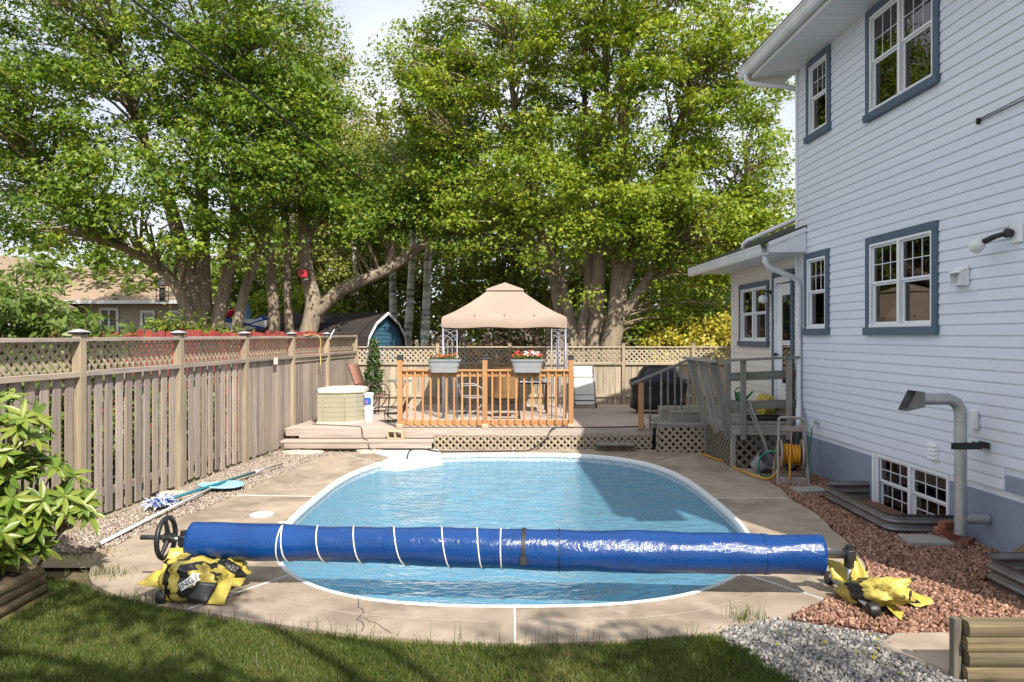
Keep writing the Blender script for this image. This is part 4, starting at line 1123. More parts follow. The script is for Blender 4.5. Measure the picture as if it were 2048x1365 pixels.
# ---------------------------------------------------------------- one storey extension with the door
ext = thing('house_extension', 'single storey extension with a back door and a low overhanging roof', 'house', (4.57, 11.6, 0), HA)
eh = [(-2.68, -1.25, 1.94, 3.05), (-0.95, -0.19, 0.6, 3.11)]
siding(ext, -3.10, -0.01, 0.62, 3.36, eh, -0.03, M['siding_cream'])
shell('wall_sheathing', -3.15, -0.02, -0.1, 3.5, -0.034, M['siding_cream'], ext, eh)
beam('corner_board', W(-3.125, -0.02, 0.0), W(-3.125, -0.02, 3.36), 0.06, 0.06, M['white_trim'], ext)
MB().box(W(-3.12, -2.6, 1.7), (0.1, 5.1, 3.5)).build('end_wall', M['siding_cream'], ext)
ww = window(ext, -2.72, -1.21, 1.90, 3.09, cloth='grey', cols=0, n=-0.03); ww['label'] = 'double window of the extension left of the door'
# door
dr = MB(); dr.box(W(-0.57, -0.055, 1.95), (0.70, 0.045, 2.06), None, 0, 0.004)
door = dr.build('door', M['white_trim'], ext); door['label'] = 'white storm door with two glass panels'
for za, zb in ((2.02, 2.78), (1.30, 1.94)):
    MB().box(W(-0.48, -0.028, (za + zb) / 2), (0.36, 0.006, zb - za)).build('pane', M['glass'], door)
    f = MB()
    for (ua, ub, c, d) in ((-0.68, -0.28, zb, zb + 0.05), (-0.68, -0.28, za - 0.05, za), (-0.72, -0.66, za, zb), (-0.30, -0.25, za, zb)): f.box(W((ua + ub) / 2, -0.025, (c + d) / 2), (ub - ua, 0.02, d - c), None, 0, 0.003)
    f.build('glazing_bead', M['white_trim'], door)
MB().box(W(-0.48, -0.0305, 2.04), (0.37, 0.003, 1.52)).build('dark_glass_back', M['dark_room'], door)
MB().lathe([(0.012, 0), (0.012, 0.03), (0.03, 0.04), (0.033, 0.06), (0.02, 0.075), (0, 0.078)], W(-0.84, -0.03, 1.78), 14, 0, Matrix.Rotation(R(90), 3, 'X')).build('handle', M['black_plastic'], door, True)
for (p, q) in ((W(-0.965, 0.0, 0.75), W(-0.965, 0.0, 3.12)), (W(-0.185, 0.0, 0.75), W(-0.185, 0.0, 3.12))):
    o = beam('trim_board', p, q, 0.06, 0.075, M['trim_blue'], ext); o.rotation_quaternion = Matrix(((0, 0, 1), (0, 1, 0), (-1, 0, 0))).transposed().to_quaternion()
beam('trim_board', W(-1.0, 0.0, 3.155), W(-0.15, 0.0, 3.155), 0.06, 0.075, M['trim_blue'], ext)
for ua in (-0.915, -0.225): 
    o = beam('door_jamb', W(ua, -0.02, 0.9), W(ua, -0.02, 3.10), 0.07, 0.03, M['white_trim'], ext); o.rotation_quaternion = Matrix(((0, 0, 1), (0, 1, 0), (-1, 0, 0))).transposed().to_quaternion()
beam('door_head', W(-0.93, -0.02, 3.05), W(-0.21, -0.02, 3.05), 0.07, 0.10, M['white_trim'], ext)
MB().box(W(-0.57, -0.01, 0.86), (0.78, 0.10, 0.08), None, 0, 0.006).build('threshold', M['alu'], ext)
# eaves, roof, gutter, downspouts of the extension
mb = MB(); mb.box(W(-1.66, 0.28, 3.40), (4.0, 0.62, 0.014)); mb.build('soffit', M['soffit'], ext)
mb = MB(); mb.box(W(-1.66, 0.60, 3.455), (4.02, 0.03, 0.13)); mb.build('fascia', M['white_gutter'], ext)
gutter(ext, -3.72, 0.36, -0.005, -3.045)
mb = MB()
mb.add([W(0.355, 0.60, 3.40), W(0.355, 0.018, 3.40), W(0.355, 0.018, 3.74), W(0.355, 0.60, 3.50), W(0.335, 0.60, 3.40), W(0.335, 0.018, 3.40), W(0.335, 0.018, 3.74), W(0.335, 0.60, 3.50)], [[0, 1, 2, 3], [7, 6, 5, 4], [0, 4, 5, 1], [0, 3, 7, 4], [3, 2, 6, 7]])
mb.build('gable_panel', M['white_trim'], ext)
beam('rake_board', W(0.365, 0.61, 3.515), W(0.365, 0.02, 3.755), 0.02, 0.07, M['white_trim'], ext)
mb = MB(); mb.add([W(-3.74, 0.70, 3.51), W(0.37, 0.70, 3.51), W(0.37, 0.02, 3.79), W(-3.74, 0.02, 3.79), W(-3.74, 0.70, 3.535), W(0.37, 0.70, 3.535), W(0.37, 0.02, 3.815), W(-3.74, 0.02, 3.815)], [[0, 1, 2, 3], [7, 6, 5, 4], [0, 4, 5, 1], [0, 3, 7, 4], [1, 5, 6, 2], [2, 6, 7, 3]])
mb.add([W(-3.74, 0.02, 3.79), W(-0.06, 0.02, 3.79), W(-0.06, -2.9, 5.0), W(-3.74, -2.9, 5.0), W(-3.74, 0.02, 3.815), W(-0.06, 0.02, 3.815), W(-0.06, -2.9, 5.025), W(-3.74, -2.9, 5.025)], [[0, 1, 2, 3], [7, 6, 5, 4], [0, 4, 5, 1], [0, 3, 7, 4], [1, 5, 6, 2], [2, 6, 7, 3]])
mb.build('roof', M['shingle_dark'], ext)
pipe_rect(ext, [W(-0.09, -0.16, 4.12), W(-0.09, -0.06, 4.0), W(-0.5, 0.36, 3.80), W(-0.72, 0.55, 3.71), W(-0.78, 0.60, 3.66), W(-0.78, 0.60, 3.56)])
pipe_rect(ext, [W(0.27, 0.63, 3.37), W(0.27, 0.63, 3.26), W(0.25, 0.56, 3.17), W(0.20, 0.16, 3.02), W(0.19, 0.08, 2.96), W(0.19, 0.065, 2.86), W(0.19, 0.065, 1.12), W(0.21, 0.07, 1.02), W(0.36, 0.14, 0.88), W(0.39, 0.15, 0.80), W(0.38, 0.15, 0.66)])
MB().tube([W(0.38, 0.15, 0.68), W(0.38, 0.16, 0.52), W(0.40, 0.20, 0.10), W(0.42, 0.34, 0.03)], [0.06, 0.06, 0.06, 0.06], 12).build('drain_boot', M['black_rubber'], ext, True)
# porch lamp between window and door
lp = MB(); lp.lathe([(0.045, 0), (0.045, 0.02), (0.015, 0.03)], W(-1.09, -0.01, 2.86), 12, 0, Matrix.Rotation(R(90), 3, 'X')); lp.tube([W(-1.09, 0.02, 2.86), W(-1.09, 0.10, 2.88), W(-1.09, 0.14, 2.83)], 0.012, 8)
lpo = lp.build('porch_lamp', M['black_plastic'], ext, True)
MB().lathe([(0.02, 0.075), (0.07, 0.05), (0.085, 0), (0.07, -0.05), (0, -0.08)], W(-1.09, 0.14, 2.74), 16).build('globe', M['white_plastic'], lpo, True)

# hose tap
tp = MB(); tp.tube([W(0.78, 0.016, 0.79), W(0.78, 0.10, 0.79), W(0.78, 0.125, 0.74)], [0.014, 0.016, 0.014], 10); tp.box(W(0.78, 0.07, 0.825), (0.07, 0.05, 0.018), None, 0, 0.005); tp.tube([W(0.78, 0.07, 0.79), W(0.78, 0.07, 0.82)], 0.008, 8)
o = tp.build('hose_tap', M['galv'], house, auto=40)
# ================================================================ POOL COVER REEL
def cover_mat():
    m, nt, N, L = new_mat('blue_bubble_cover')
    out = N.new("ShaderNodeOutputMaterial"); bs = N.new("ShaderNodeBsdfPrincipled"); L.new(bs.outputs[0], out.inputs[0])
    uv = N.new("ShaderNodeUVMap"); uv.uv_map = 'UVMap'
    v = N.new("ShaderNodeTexVoronoi"); v.voronoi_dimensions = '2D'; v.inputs['Scale'].default_value = 96; v.inputs['Randomness'].default_value = 0.35
    L.new(uv.outputs[0], v.inputs['Vector'])
    ra = N.new("ShaderNodeValToRGB"); ra.color_ramp.elements[0].position = 0.05; ra.color_ramp.elements[0].color = (*lin((12, 80, 150)), 1); ra.color_ramp.elements[1].position = 0.5; ra.color_ramp.elements[1].color = (*lin((3, 46, 104)), 1)
    L.new(v.outputs['Distance'], ra.inputs['Fac'])
    n = N.new("ShaderNodeTexNoise"); n.inputs['Scale'].default_value = 3; tc = N.new("ShaderNodeTexCoord"); L.new(tc.outputs['Object'], n.inputs['Vector'])
    hv = N.new("ShaderNodeHueSaturation"); mr = N.new("ShaderNodeMapRange"); mr.inputs[3].default_value = 0.75; mr.inputs[4].default_value = 1.3
    L.new(n.outputs['Fac'], mr.inputs[0]); L.new(mr.outputs[0], hv.inputs['Value']); L.new(ra.outputs['Color'], hv.inputs['Color']); L.new(hv.outputs['Color'], bs.inputs['Base Color'])
    bs.inputs['Roughness'].default_value = 0.22; bs.inputs['Specular IOR Level'].default_value = 0.6
    bp = N.new("ShaderNodeBump"); bp.inputs['Strength'].default_value = 0.35; bp.inputs['Distance'].default_value = 0.004; bp.invert = True
    n2 = N.new("ShaderNodeTexNoise"); n2.inputs['Scale'].default_value = 7; n2.inputs['Detail'].default_value = 3; n2.inputs['Distortion'].default_value = 1.5; L.new(tc.outputs['Object'], n2.inputs['Vector'])
    b2 = N.new("ShaderNodeBump"); b2.inputs['Strength'].default_value = 0.25; b2.inputs['Distance'].default_value = 0.03; L.new(n2.outputs['Fac'], b2.inputs['Height']); L.new(b2.outputs[0], bp.inputs['Normal'])
    L.new(v.outputs['Distance'], bp.inputs['Height']); L.new(bp.outputs[0], bs.inputs['Normal'])
    return m
MC = cover_mat()
reel = thing('pool_cover_reel', 'pool reel rolled with blue bubble cover across the near end of the pool', 'pool reel', (0, 5.94, 0))
RL, RRt = Vector((-2.70, 0.13, 0.392)), Vector((2.60, -0.14, 0.352))
def axis(f): return RL.lerp(RRt, f) + Vector((0, 0, -0.012 * math.sin(f * math.pi)))
def roll_r(f, a):
    """radius of the wound cover along the tube, with a loose flap edge on the right half"""
    r = 0.147 + 0.012 * f + 0.004 * math.sin(f * 19) + 0.003 * math.sin(f * 43 + a * 2)
    r += 0.006 * math.sin(a * 2 + f * 9) + 0.007 * mnoise.noise((f * 22, math.cos(a) * 1.5, math.sin(a) * 1.5))
    if f > 0.36: r += 0.010 * max(0, math.sin(a - 2.9 - 0.35 * math.sin(f * 8))) * min(1, (f - 0.36) * 8)
    return r
nf, na = 150, 40
ex = (RRt - RL).normalized(); ey = Vector((0, 0, 1)).cross(ex).normalized(); ez = ex.cross(ey)
V = []; Fc = []; UV = []
F_A, F_B = 0.004, 0.976
for i in range(nf + 1):
    f = F_A + (F_B - F_A) * i / nf
    for k in range(na):
        a = 2 * math.pi * k / na
        r = roll_r(f, a)
        V.append(axis(f) + (ey * math.cos(a) + ez * math.sin(a)) * r)
for i in range(nf):
    for k in range(na):
        Fc.append([i * na + k, i * na + (k + 1) % na, (i + 1) * na + (k + 1) % na, (i + 1) * na + k])
        for di, dk in ((0, 0), (0, 1), (1, 1), (1, 0)): UV.append(((F_A + (F_B - F_A) * (i + di) / nf) * 5.3, (k + dk) / na * 0.96))
base = len(V)
for e, f in ((0, F_A), (nf, F_B)):   # spiral-looking rolled ends, slightly dished
    rings = [[e * na + k for k in range(na)]]
    for j, (sc, dx) in enumerate(((0.93, -0.004), (0.8, 0.006), (0.62, 0.0), (0.42, 0.008), (0.2, 0.012))):
        s_ = 1 if e == 0 else -1
        idx = []
        for k in range(na):
            a = 2 * math.pi * k / na
            V.append(axis(f) + ex * dx * s_ + (ey * math.cos(a) + ez * math.sin(a)) * roll_r(f, a) * sc); idx.append(len(V) - 1)
        rings.append(idx)
    for r0, r1 in zip(rings[:-1], rings[1:]):
        for k in range(na):
            q = [r0[k], r1[k], r1[(k + 1) % na], r0[(k + 1) % na]]
            Fc.append(q if e == 0 else q[::-1]); UV += [(0.3 * math.cos(6.28 * k / na), 0.3 * math.sin(6.28 * k / na))] * 4
cme = mesh_data('cover_roll', V, Fc, MC, True)
ul = cme.uv_layers.new(name='UVMap')
ul.data.foreach_set('uv', [c for p in UV for c in p])
roll = link(bpy.data.objects.new('cover_roll', cme), reel)
def on_roll(f, a, lift=0.006): return axis(f) + (ey * math.cos(a) + ez * math.sin(a)) * (roll_r(f, a) + lift)
# white cord spiralling along the left half
mb = MB(); pts = []
f0 = 0.155
turns = [(0.150, 0.150), (0.150, 0.205), (0.205, 0.262), (0.262, 0.325), (0.325, 0.40), (0.40, 0.455), (0.455, 0.492), (0.492, 0.502)]
FR_A = -math.pi / 2 - 0.0
for (fa, fb) in turns:
    for k in range(24):
        t = k / 24
        a = math.pi / 2 + t * 2 * math.pi          # starts on top, comes down the front (towards -y)
        pts.append(on_roll(fa + (fb - fa) * (0.62 * t if t < .5 else 0.31 + 0.69 * (t - .5) * 2), a, 0.005))
mb.tube(pts, 0.0062, 6).build('cord', M['cord_white'], roll, True)
mb = MB()
for k in range(8):
    a = k / 8 * 6.28; mb.tube([on_roll(0.150, math.pi / 2 + 0.1, 0.02), on_roll(0.150, math.pi / 2 + 0.1, 0.02) + Vector((0.03 * math.cos(a), 0.03 * math.sin(a) - 0.01, 0.012))], 0.005, 5)
mb.build('knot', M['cord_white'], roll, True)
# black strap with a buckle, seams
def band(f, a0, a1, w, lift, name, mat, thick=0.004, n=26):
    V = []; Fc = []
    for i in range(n + 1):
        a = a0 + (a1 - a0) * i / n
        for df in (-w / 2, w / 2):
            for l in (lift, lift + thick): V.append(on_roll(f + df / 5.3, a, l))
    for i in range(n):
        b = i * 4
        Fc += [[b, b + 4, b + 5, b + 1], [b + 2, b + 3, b + 7, b + 6], [b + 1, b + 5, b + 7, b + 3], [b, b + 2, b + 6, b + 4]]
    Fc += [[0, 1, 3, 2], [n * 4, n * 4 + 2, n * 4 + 3, n * 4 + 1]]
    return mesh_obj(name, V, Fc, mat, roll)
band(0.528, math.pi / 2 - 0.3, math.pi * 1.12, 0.034, 0.004, 'strap', M['black_rubber'])
bp_ = on_roll(0.528, math.pi * 1.10, 0.012)
MB().box(bp_, (0.055, 0.02, 0.07), Matrix.Rotation(R(-12), 3, 'X'), 0, 0.005).build('buckle', M['black_plastic'], roll)
band(0.582, 0, 2 * math.pi, 0.007, 0.003, 'tie_cord', M['black_rubber'], 0.005, 60)
band(0.318, 0, 2 * math.pi, 0.035, 0.001, 'seam', MC, 0.003, 60)
band(0.893, 0, 2 * math.pi, 0.045, 0.001, 'seam', MC, 0.004, 60)
MB().tube([axis(-0.012), axis(1.018)], 0.034, 18).build('tube', M['alu'], reel, True)
# stands
def stand(x, y, z, side, name='stand'):
    """upright with clamp head; foot bar along y with round end caps"""
    MB().tube([(x, y, 0.04), (x, y, z - 0.05)], 0.021, 14).build('leg', M['galv'], reel, True)
    hb = MB(); hb.box((x, y, z), (0.075, 0.095, 0.085), None, 0, 0.008); hb.tube([(x, y, z - 0.10), (x, y, z - 0.03)], [0.036, 0.042], 14); hb.tube([(x, y, z + 0.04), (x, y, z + 0.075)], 0.030, 14)
    hb.build('clamp_head', M['black_plastic'], reel, auto=40)
    MB().tube([(x, y - 0.38, 0.06), (x, y + 0.34, 0.06)], 0.024, 14).build('foot_bar', M['galv'], reel, True)
    jb = MB(); jb.box((x, y, 0.07), (0.07, 0.09, 0.07), None, 0, 0.008); jb.build('foot_joint', M['black_plastic'], reel)
    for yy in (y - 0.38, y + 0.34):
        MB().lathe([(0.0, -0.035), (0.052, -0.035), (0.056, -0.02), (0.056, 0.02), (0.052, 0.035), (0, 0.035)], (x, yy, 0.052), 20, 0, Matrix.Rotation(R(90), 3, 'Y')).build('foot_roller', M['black_plastic'], reel, auto=40)
stand(-2.745, 0.13, 0.392, -1)
stand(2.695, -0.145, 0.352, 1)
# hand wheel
wc = Vector((-2.90, 0.14, 0.405))
wm = MB()
wm.tube([wc + Vector((0, math.cos(a) * 0.165, math.sin(a) * 0.165)) for a in [2 * math.pi * k / 40 for k in range(40)]], 0.021, 10, closed=True)
for k in range(3):
    a = math.pi / 2 + k * 2 * math.pi / 3 + 0.25
    wm.tube([wc + Vector((0.02, 0, 0)), wc + Vector((0.015, math.cos(a) * 0.16, math.sin(a) * 0.16))], [0.024, 0.016], 8)
wm.lathe([(0.042, -0.035), (0.042, 0.035)], wc + Vector((0.02, 0, 0)), 16, 0, Matrix.Rotation(R(90), 3, 'Y'))
wh = wm.build('hand_wheel', M['black_plastic'], reel, auto=50)
MB().tube([wc + Vector((0.0, -0.02, 0.01)), wc + Vector((-0.02, -0.02, 0.01)), wc + Vector((-0.20, -0.02, 0.01))], [0.012, 0.021, 0.021], 12).build('handle', M['grey_rubber'] if 'grey_rubber' in M else M['cap_black'], wh, True)
MB().tube([wc, (-2.745, 0.13, 0.392)], 0.018, 12).build('axle', M['alu'], reel, True)

# ---------------------------------------------------------------- yellow and black weight bags over the reel feet
def bag_mat(name, scale, rotz, off):
    m, nt, N, L = new_mat(name)
    out = N.new("ShaderNodeOutputMaterial"); bs = N.new("ShaderNodeBsdfPrincipled"); L.new(bs.outputs[0], out.inputs[0])
    tc = N.new("ShaderNodeTexCoord"); mp = N.new("ShaderNodeMapping"); mp.inputs['Rotation'].default_value = rotz; mp.inputs['Location'].default_value = (off, 0, 0); L.new(tc.outputs['Object'], mp.inputs[0])
    wv = N.new("ShaderNodeTexWave"); wv.inputs['Scale'].default_value = scale; wv.inputs['Distortion'].default_value = 2.2; wv.inputs['Detail'].default_value = 1; wv.inputs['Detail Scale'].default_value = 1.2
    L.new(mp.outputs[0], wv.inputs['Vector'])
    ra = N.new("ShaderNodeValToRGB"); ra.color_ramp.interpolation = 'CONSTANT'
    ra.color_ramp.elements[0].color = (0.02, 0.02, 0.018, 1); ra.color_ramp.elements[1].position = 0.30; ra.color_ramp.elements[1].color = (*lin((190, 172, 84)), 1)
    L.new(wv.outputs['Fac'], ra.inputs['Fac']); L.new(ra.outputs['Color'], bs.inputs['Base Color'])
    bs.inputs['Roughness'].default_value = 0.34
    n = N.new("ShaderNodeTexNoise"); n.inputs['Scale'].default_value = 16; n.inputs['Detail'].default_value = 4; n.inputs['Distortion'].default_value = 1.0; L.new(tc.outputs['Object'], n.inputs['Vector'])
    bp = N.new("ShaderNodeBump"); bp.inputs['Strength'].default_value = 0.7; bp.inputs['Distance'].default_value = 0.03; L.new(n.outputs['Fac'], bp.inputs['Height']); L.new(bp.outputs[0], bs.inputs['Normal'])
    return m
def lump(name, c, dims, rot, seed, mat, parent, crumple=0.16, sub=4, flat=0.0):
    """crumpled pillow shape"""
    bm = bmesh.new(); bmesh.ops.create_icosphere(bm, subdivisions=sub, radius=1.0)
    Rm = rot.to_matrix() if hasattr(rot, 'to_matrix') else rot
    for v in bm.verts:
        d = v.co.normalized()
        p = Vector([math.copysign(abs(q) ** 0.72, q) for q in d])
        w1 = mnoise.noise(d * 2.1 + Vector((seed, 0, 0))); w2 = mnoise.noise(d * 5.5 + Vector((0, seed, 0))); w3 = abs(mnoise.noise(d * 3.6 + Vector((0, 0, seed))))
        p *= 1 + crumple * w1 + crumple * 0.5 * w2 - crumple * 0.9 * w3
        q = Rm @ Vector((p.x * dims[0], p.y * dims[1], p.z * dims[2])) + Vector(c)
        q.z = max(q.z, flat)
        v.co = q
    me = bpy.data.meshes.new(name); bm.to_mesh(me); bm.free()
    me.materials.append(mat); me.polygons.foreach_set('use_smooth', [True] * len(me.polygons))
    return link(bpy.data.objects.new(name, me), parent)
def flap(name, pts, mat, parent, seed=0, sub=6, amp=0.018, th=0.003):
    """thin crumpled plastic sheet spanned by four corner points"""
    a, b, c, d = [Vector(p) for p in pts]; n = (b - a).cross(d - a).normalized()
    V = []; Fc = []
    for side in (0, 1):
        for i in range(sub + 1):
            for j in range(sub + 1):
                u, v = i / sub, j / sub
                p = a.lerp(b, u).lerp(d.lerp(c, u), v)
                V.append(p + n * (amp * mnoise.noise((u * 3.2 + seed, v * 3.2, seed)) + amp * .6 * math.sin(u * 7 + seed) * v + (th if side else 0)))
    w = sub + 1; o = w * w
    for i in range(sub):
        for j in range(sub):
            q = [i * w + j, (i + 1) * w + j, (i + 1) * w + j + 1, i * w + j + 1]
            Fc.append(q[::-1]); Fc.append([x + o for x in q])
    edge = [i * w for i in range(w)] + [sub * w + j for j in range(1, w)] + [i * w + sub for i in range(sub - 1, -1, -1)] + [j for j in range(sub - 1, 0, -1)]
    for x, y_ in zip(edge, edge[1:] + edge[:1]): Fc.append([x, y_, y_ + o, x + o])
    return mesh_obj(name, V, Fc, mat, parent, True)
bm1 = bag_mat('striped_bag_film', 2.3, (0, R(20), R(35)), 0.3); bm2 = bag_mat('striped_bag_film_worn', 1.5, (R(10), R(60), R(-30)), 0.1)
bag = thing('weight_bag', 'yellow and black striped sand bag draped over the left reel foot', 'bag', (-2.62, 5.86, 0), 0, 'weight bags on the reel feet')
lump('sack', (0.05, -0.02, 0.15), (0.27, 0.21, 0.165), Matrix.Rotation(R(20), 3, 'Z') @ Matrix.Rotation(R(14), 3, 'Y'), 3.3, bm1, bag, 0.26, flat=0.012)
lump('sack', (0.23, 0.16, 0.17), (0.19, 0.16, 0.11), Matrix.Rotation(R(-25), 3, 'Z'), 8.1, bm2, bag, 0.25, flat=0.012)
Y = M['yellow_bag']
flap('flap', [(-0.20, -0.10, 0.14), (-0.02, -0.02, 0.22), (-0.02, 0.12, 0.36), (-0.17, 0.06, 0.36)], Y, bag, 1.0)
flap('flap', [(-0.16, -0.12, 0.10), (-0.10, -0.05, 0.24), (-0.26, 0.02, 0.20), (-0.35, -0.12, 0.13)], Y, bag, 2.0)
flap('flap', [(0.24, -0.23, 0.02), (0.30, -0.13, 0.14), (0.41, -0.11, 0.17), (0.39, -0.24, 0.015)], Y, bag, 3.0, amp=0.01)
flap('flap', [(0.30, -0.13, 0.13), (0.33, -0.10, 0.17), (0.50, -0.08, 0.17), (0.47, -0.12, 0.11)], Y, bag, 4.0, amp=0.01)
flap('label_panel', [(0.10, -0.25, 0.06), (0.16, -0.20, 0.18), (0.31, -0.16, 0.155), (0.25, -0.24, 0.02)], M['black_plastic'], bag, 5.0, amp=0.006)
# white logo block with black letters on the sack
def text_mesh(name, body, size, mat, parent, loc, rot, extrude=0.0012):
    cu = bpy.data.curves.new(name, 'FONT'); cu.body = body; cu.size = size; cu.extrude = extrude; cu.align_x = 'CENTER'; cu.align_y = 'CENTER'; cu.resolution_u = 3
    tmp = bpy.data.objects.new(name + '_tmp', cu); C.objects.link(tmp)
    dg = bpy.context.evaluated_depsgraph_get(); me = bpy.data.meshes.new_from_object(tmp.evaluated_get(dg))
    bpy.data.objects.remove(tmp); me.materials.clear(); me.materials.append(mat)
    o = link(bpy.data.objects.new(name, me), parent); o.location = loc; o.rotation_mode = 'QUATERNION'; o.rotation_quaternion = rot
    return o
ln = Vector((0.22, -0.86, 0.45)).normalized(); lx = Vector((0.72, 0.35, 0.42)); lx = (lx - ln * lx.dot(ln)).normalized(); ly = ln.cross(lx)
lq = Matrix((lx, ly, ln)).transposed().to_quaternion()
lc = Vector((0.125, -0.235, 0.195))
blk = MB(); Rm = lq.to_matrix()
blk.prism([(-0.085, -0.03), (0.0, -0.03), (0.012, -0.05), (0.032, -0.03), (0.07, -0.03), (0.06, -0.005), (0.08, 0.02), (0.05, 0.03), (0.04, 0.055), (0.012, 0.035), (-0.085, 0.03)], -0.004, 0.0, 0, lambda x, y_, z: Rm @ Vector((x, y_, z)) + lc)
blk.build('logo_block', M['pale_yellow'], bag)
text_mesh('lettering', 'ING', 0.062, M['black_plastic'], bag, lc + ln * 0.0015 - lx * 0.03, lq)
text_mesh('lettering', '1', 0.066, M['black_plastic'], bag, lc + ln * 0.0015 + lx * 0.045, lq @ Quaternion((0, 0, 1), -0.3))
bag2 = thing('weight_bag', 'crumpled yellow sand bag hanging over the right reel foot onto red stones', 'bag', (2.78, 5.72, 0), 0, 'weight bags on the reel feet')
lump('sack', (0.03, -0.10, 0.12), (0.17, 0.30, 0.10), Matrix.Rotation(R(28), 3, 'Z') @ Matrix.Rotation(R(-18), 3, 'X'), 5.7, bag_mat('striped_bag_film_right', 0.9, (R(40), R(20), R(70)), 0.55), bag2, 0.3, flat=0.02)
flap('flap', [(-0.10, 0.0, 0.10), (0.02, -0.05, 0.20), (-0.02, 0.12, 0.36), (-0.07, 0.10, 0.30)], Y, bag2, 6.0, amp=0.03)
flap('flap', [(-0.20, 0.12, 0.14), (-0.06, 0.05, 0.13), (-0.05, 0.20, 0.25), (-0.21, 0.22, 0.27)], Y, bag2, 7.0, amp=0.03)
flap('flap', [(0.02, 0.02, 0.13), (0.15, -0.30, 0.03), (0.07, -0.42, 0.03), (-0.05, -0.12, 0.14)], Y, bag2, 8.0, amp=0.03)
flap('flap', [(0.16, 0.05, 0.13), (0.30, -0.02, 0.10), (0.36, -0.20, 0.04), (0.20, -0.14, 0.05)], bm2, bag2, 9.0, amp=0.03)
flap('flap', [(0.27, 0.04, 0.11), (0.33, 0.03, 0.10), (0.45, -0.16, 0.06), (0.36, -0.20, 0.04)], Y, bag2, 10.0, amp=0.02)

# ---------------------------------------------------------------- poles, net and mop beside the fence
sk = thing('skimmer_net', 'white pole with a pale blue leaf skimmer net lying on the pebbles', 'skimmer net', (-4.05, 8.4, 0.02))
MB().tube([(-0.04, -1.33, 0.015), (-0.02, -0.2, 0.03), (0.03, 1.28, 0.045)], 0.017, 12).build('pole', M['white_trim'], sk, True)
MB().tube([(-0.04, -1.36, 0.015), (-0.038, -1.22, 0.015)], 0.02, 12).build('grip', M['grey_plastic'], sk, True)
fr = [Vector((0.09 + 0.30 * math.cos(a) , 1.46 + 0.20 * math.sin(a), 0.055 + 0.008 * math.sin(2 * a))) for a in [2 * math.pi * k / 28 for k in range(28)]]
MB().tube(fr, 0.014, 8, closed=True).build('net_frame', M['pale_blue'], sk, True)
nv = [(0.09, 1.46, 0.035)] + [(p.x * 0.97 + 0.003, p.y, p.z - 0.004) for p in fr]
mesh_obj('net', nv, [[0, 1 + k, 1 + (k + 1) % 28] for k in range(28)], M['pale_blue'], sk, True)
mp_ = thing('pool_mop', 'teal pole with a shaggy blue and white mop head by the fence', 'mop', (-4.25, 8.75, 0.02))
MB().tube([(0.06, 0.16, 0.08), (0.42, 2.05, 0.05)], 0.02, 12).build('pole', M['teal_pole'], mp_, True)
MB().tube([(0.42, 2.05, 0.05), (0.45, 2.17, 0.05)], 0.024, 12).build('joint', M['white_plastic'], mp_, True)
MB().tube([(0.45, 2.17, 0.05), (0.60, 2.78, 0.045)], 0.013, 10).build('inner_pole', M['alu'], mp_, True)
ms = MB(); r2 = random.Random(4)
for k in range(230):
    a = r2.uniform(0, 6.28); e = r2.uniform(0.0, 1.3); L_ = r2.uniform(0.10, 0.17)
    p0 = Vector((r2.uniform(-.07, .07), r2.uniform(-.08, .1), 0.045)); d = Vector((math.cos(a) * math.cos(e), math.sin(a) * math.cos(e), math.sin(e)))
    p1 = p0 + d * L_ * .6; p2 = p0 + d * L_ + Vector((0, 0, -0.035)); p2.z = max(p2.z, 0.008)
    ms.tube([p0, p1, p2], [0.008, 0.0075, 0.005], 4, m=r2.choice((0, 0, 0, 1)))
tag(ms.build('mop_head', [M['mop'], M['blue_cloth']], mp_), kind='stuff')

# flat stones and a small slab by the steps
for i, (x, y_, r_, lab) in enumerate(((-3.75, 12.95, 0.26, 'pale flat stepping stone left of the deck steps'), (-2.55, 13.0, 0.18, 'pale broken slab beside the white pool steps'), (-4.45, 9.5, 0.12, 'small flat pinkish stone at the foot of the left fence'))):
    pl = [(x + r_ * 1.5 * math.cos(a) * (1 + .12 * math.sin(3 * a + i)), y_ + r_ * 0.7 * math.sin(a)) for a in [2 * math.pi * k / 9 for k in range(9)]]
    o = MB().prism(pl, -0.02, 0.035 + 0.01 * i).build('flat_stone', M['concrete_pale']); tag(o, lab, 'stone')
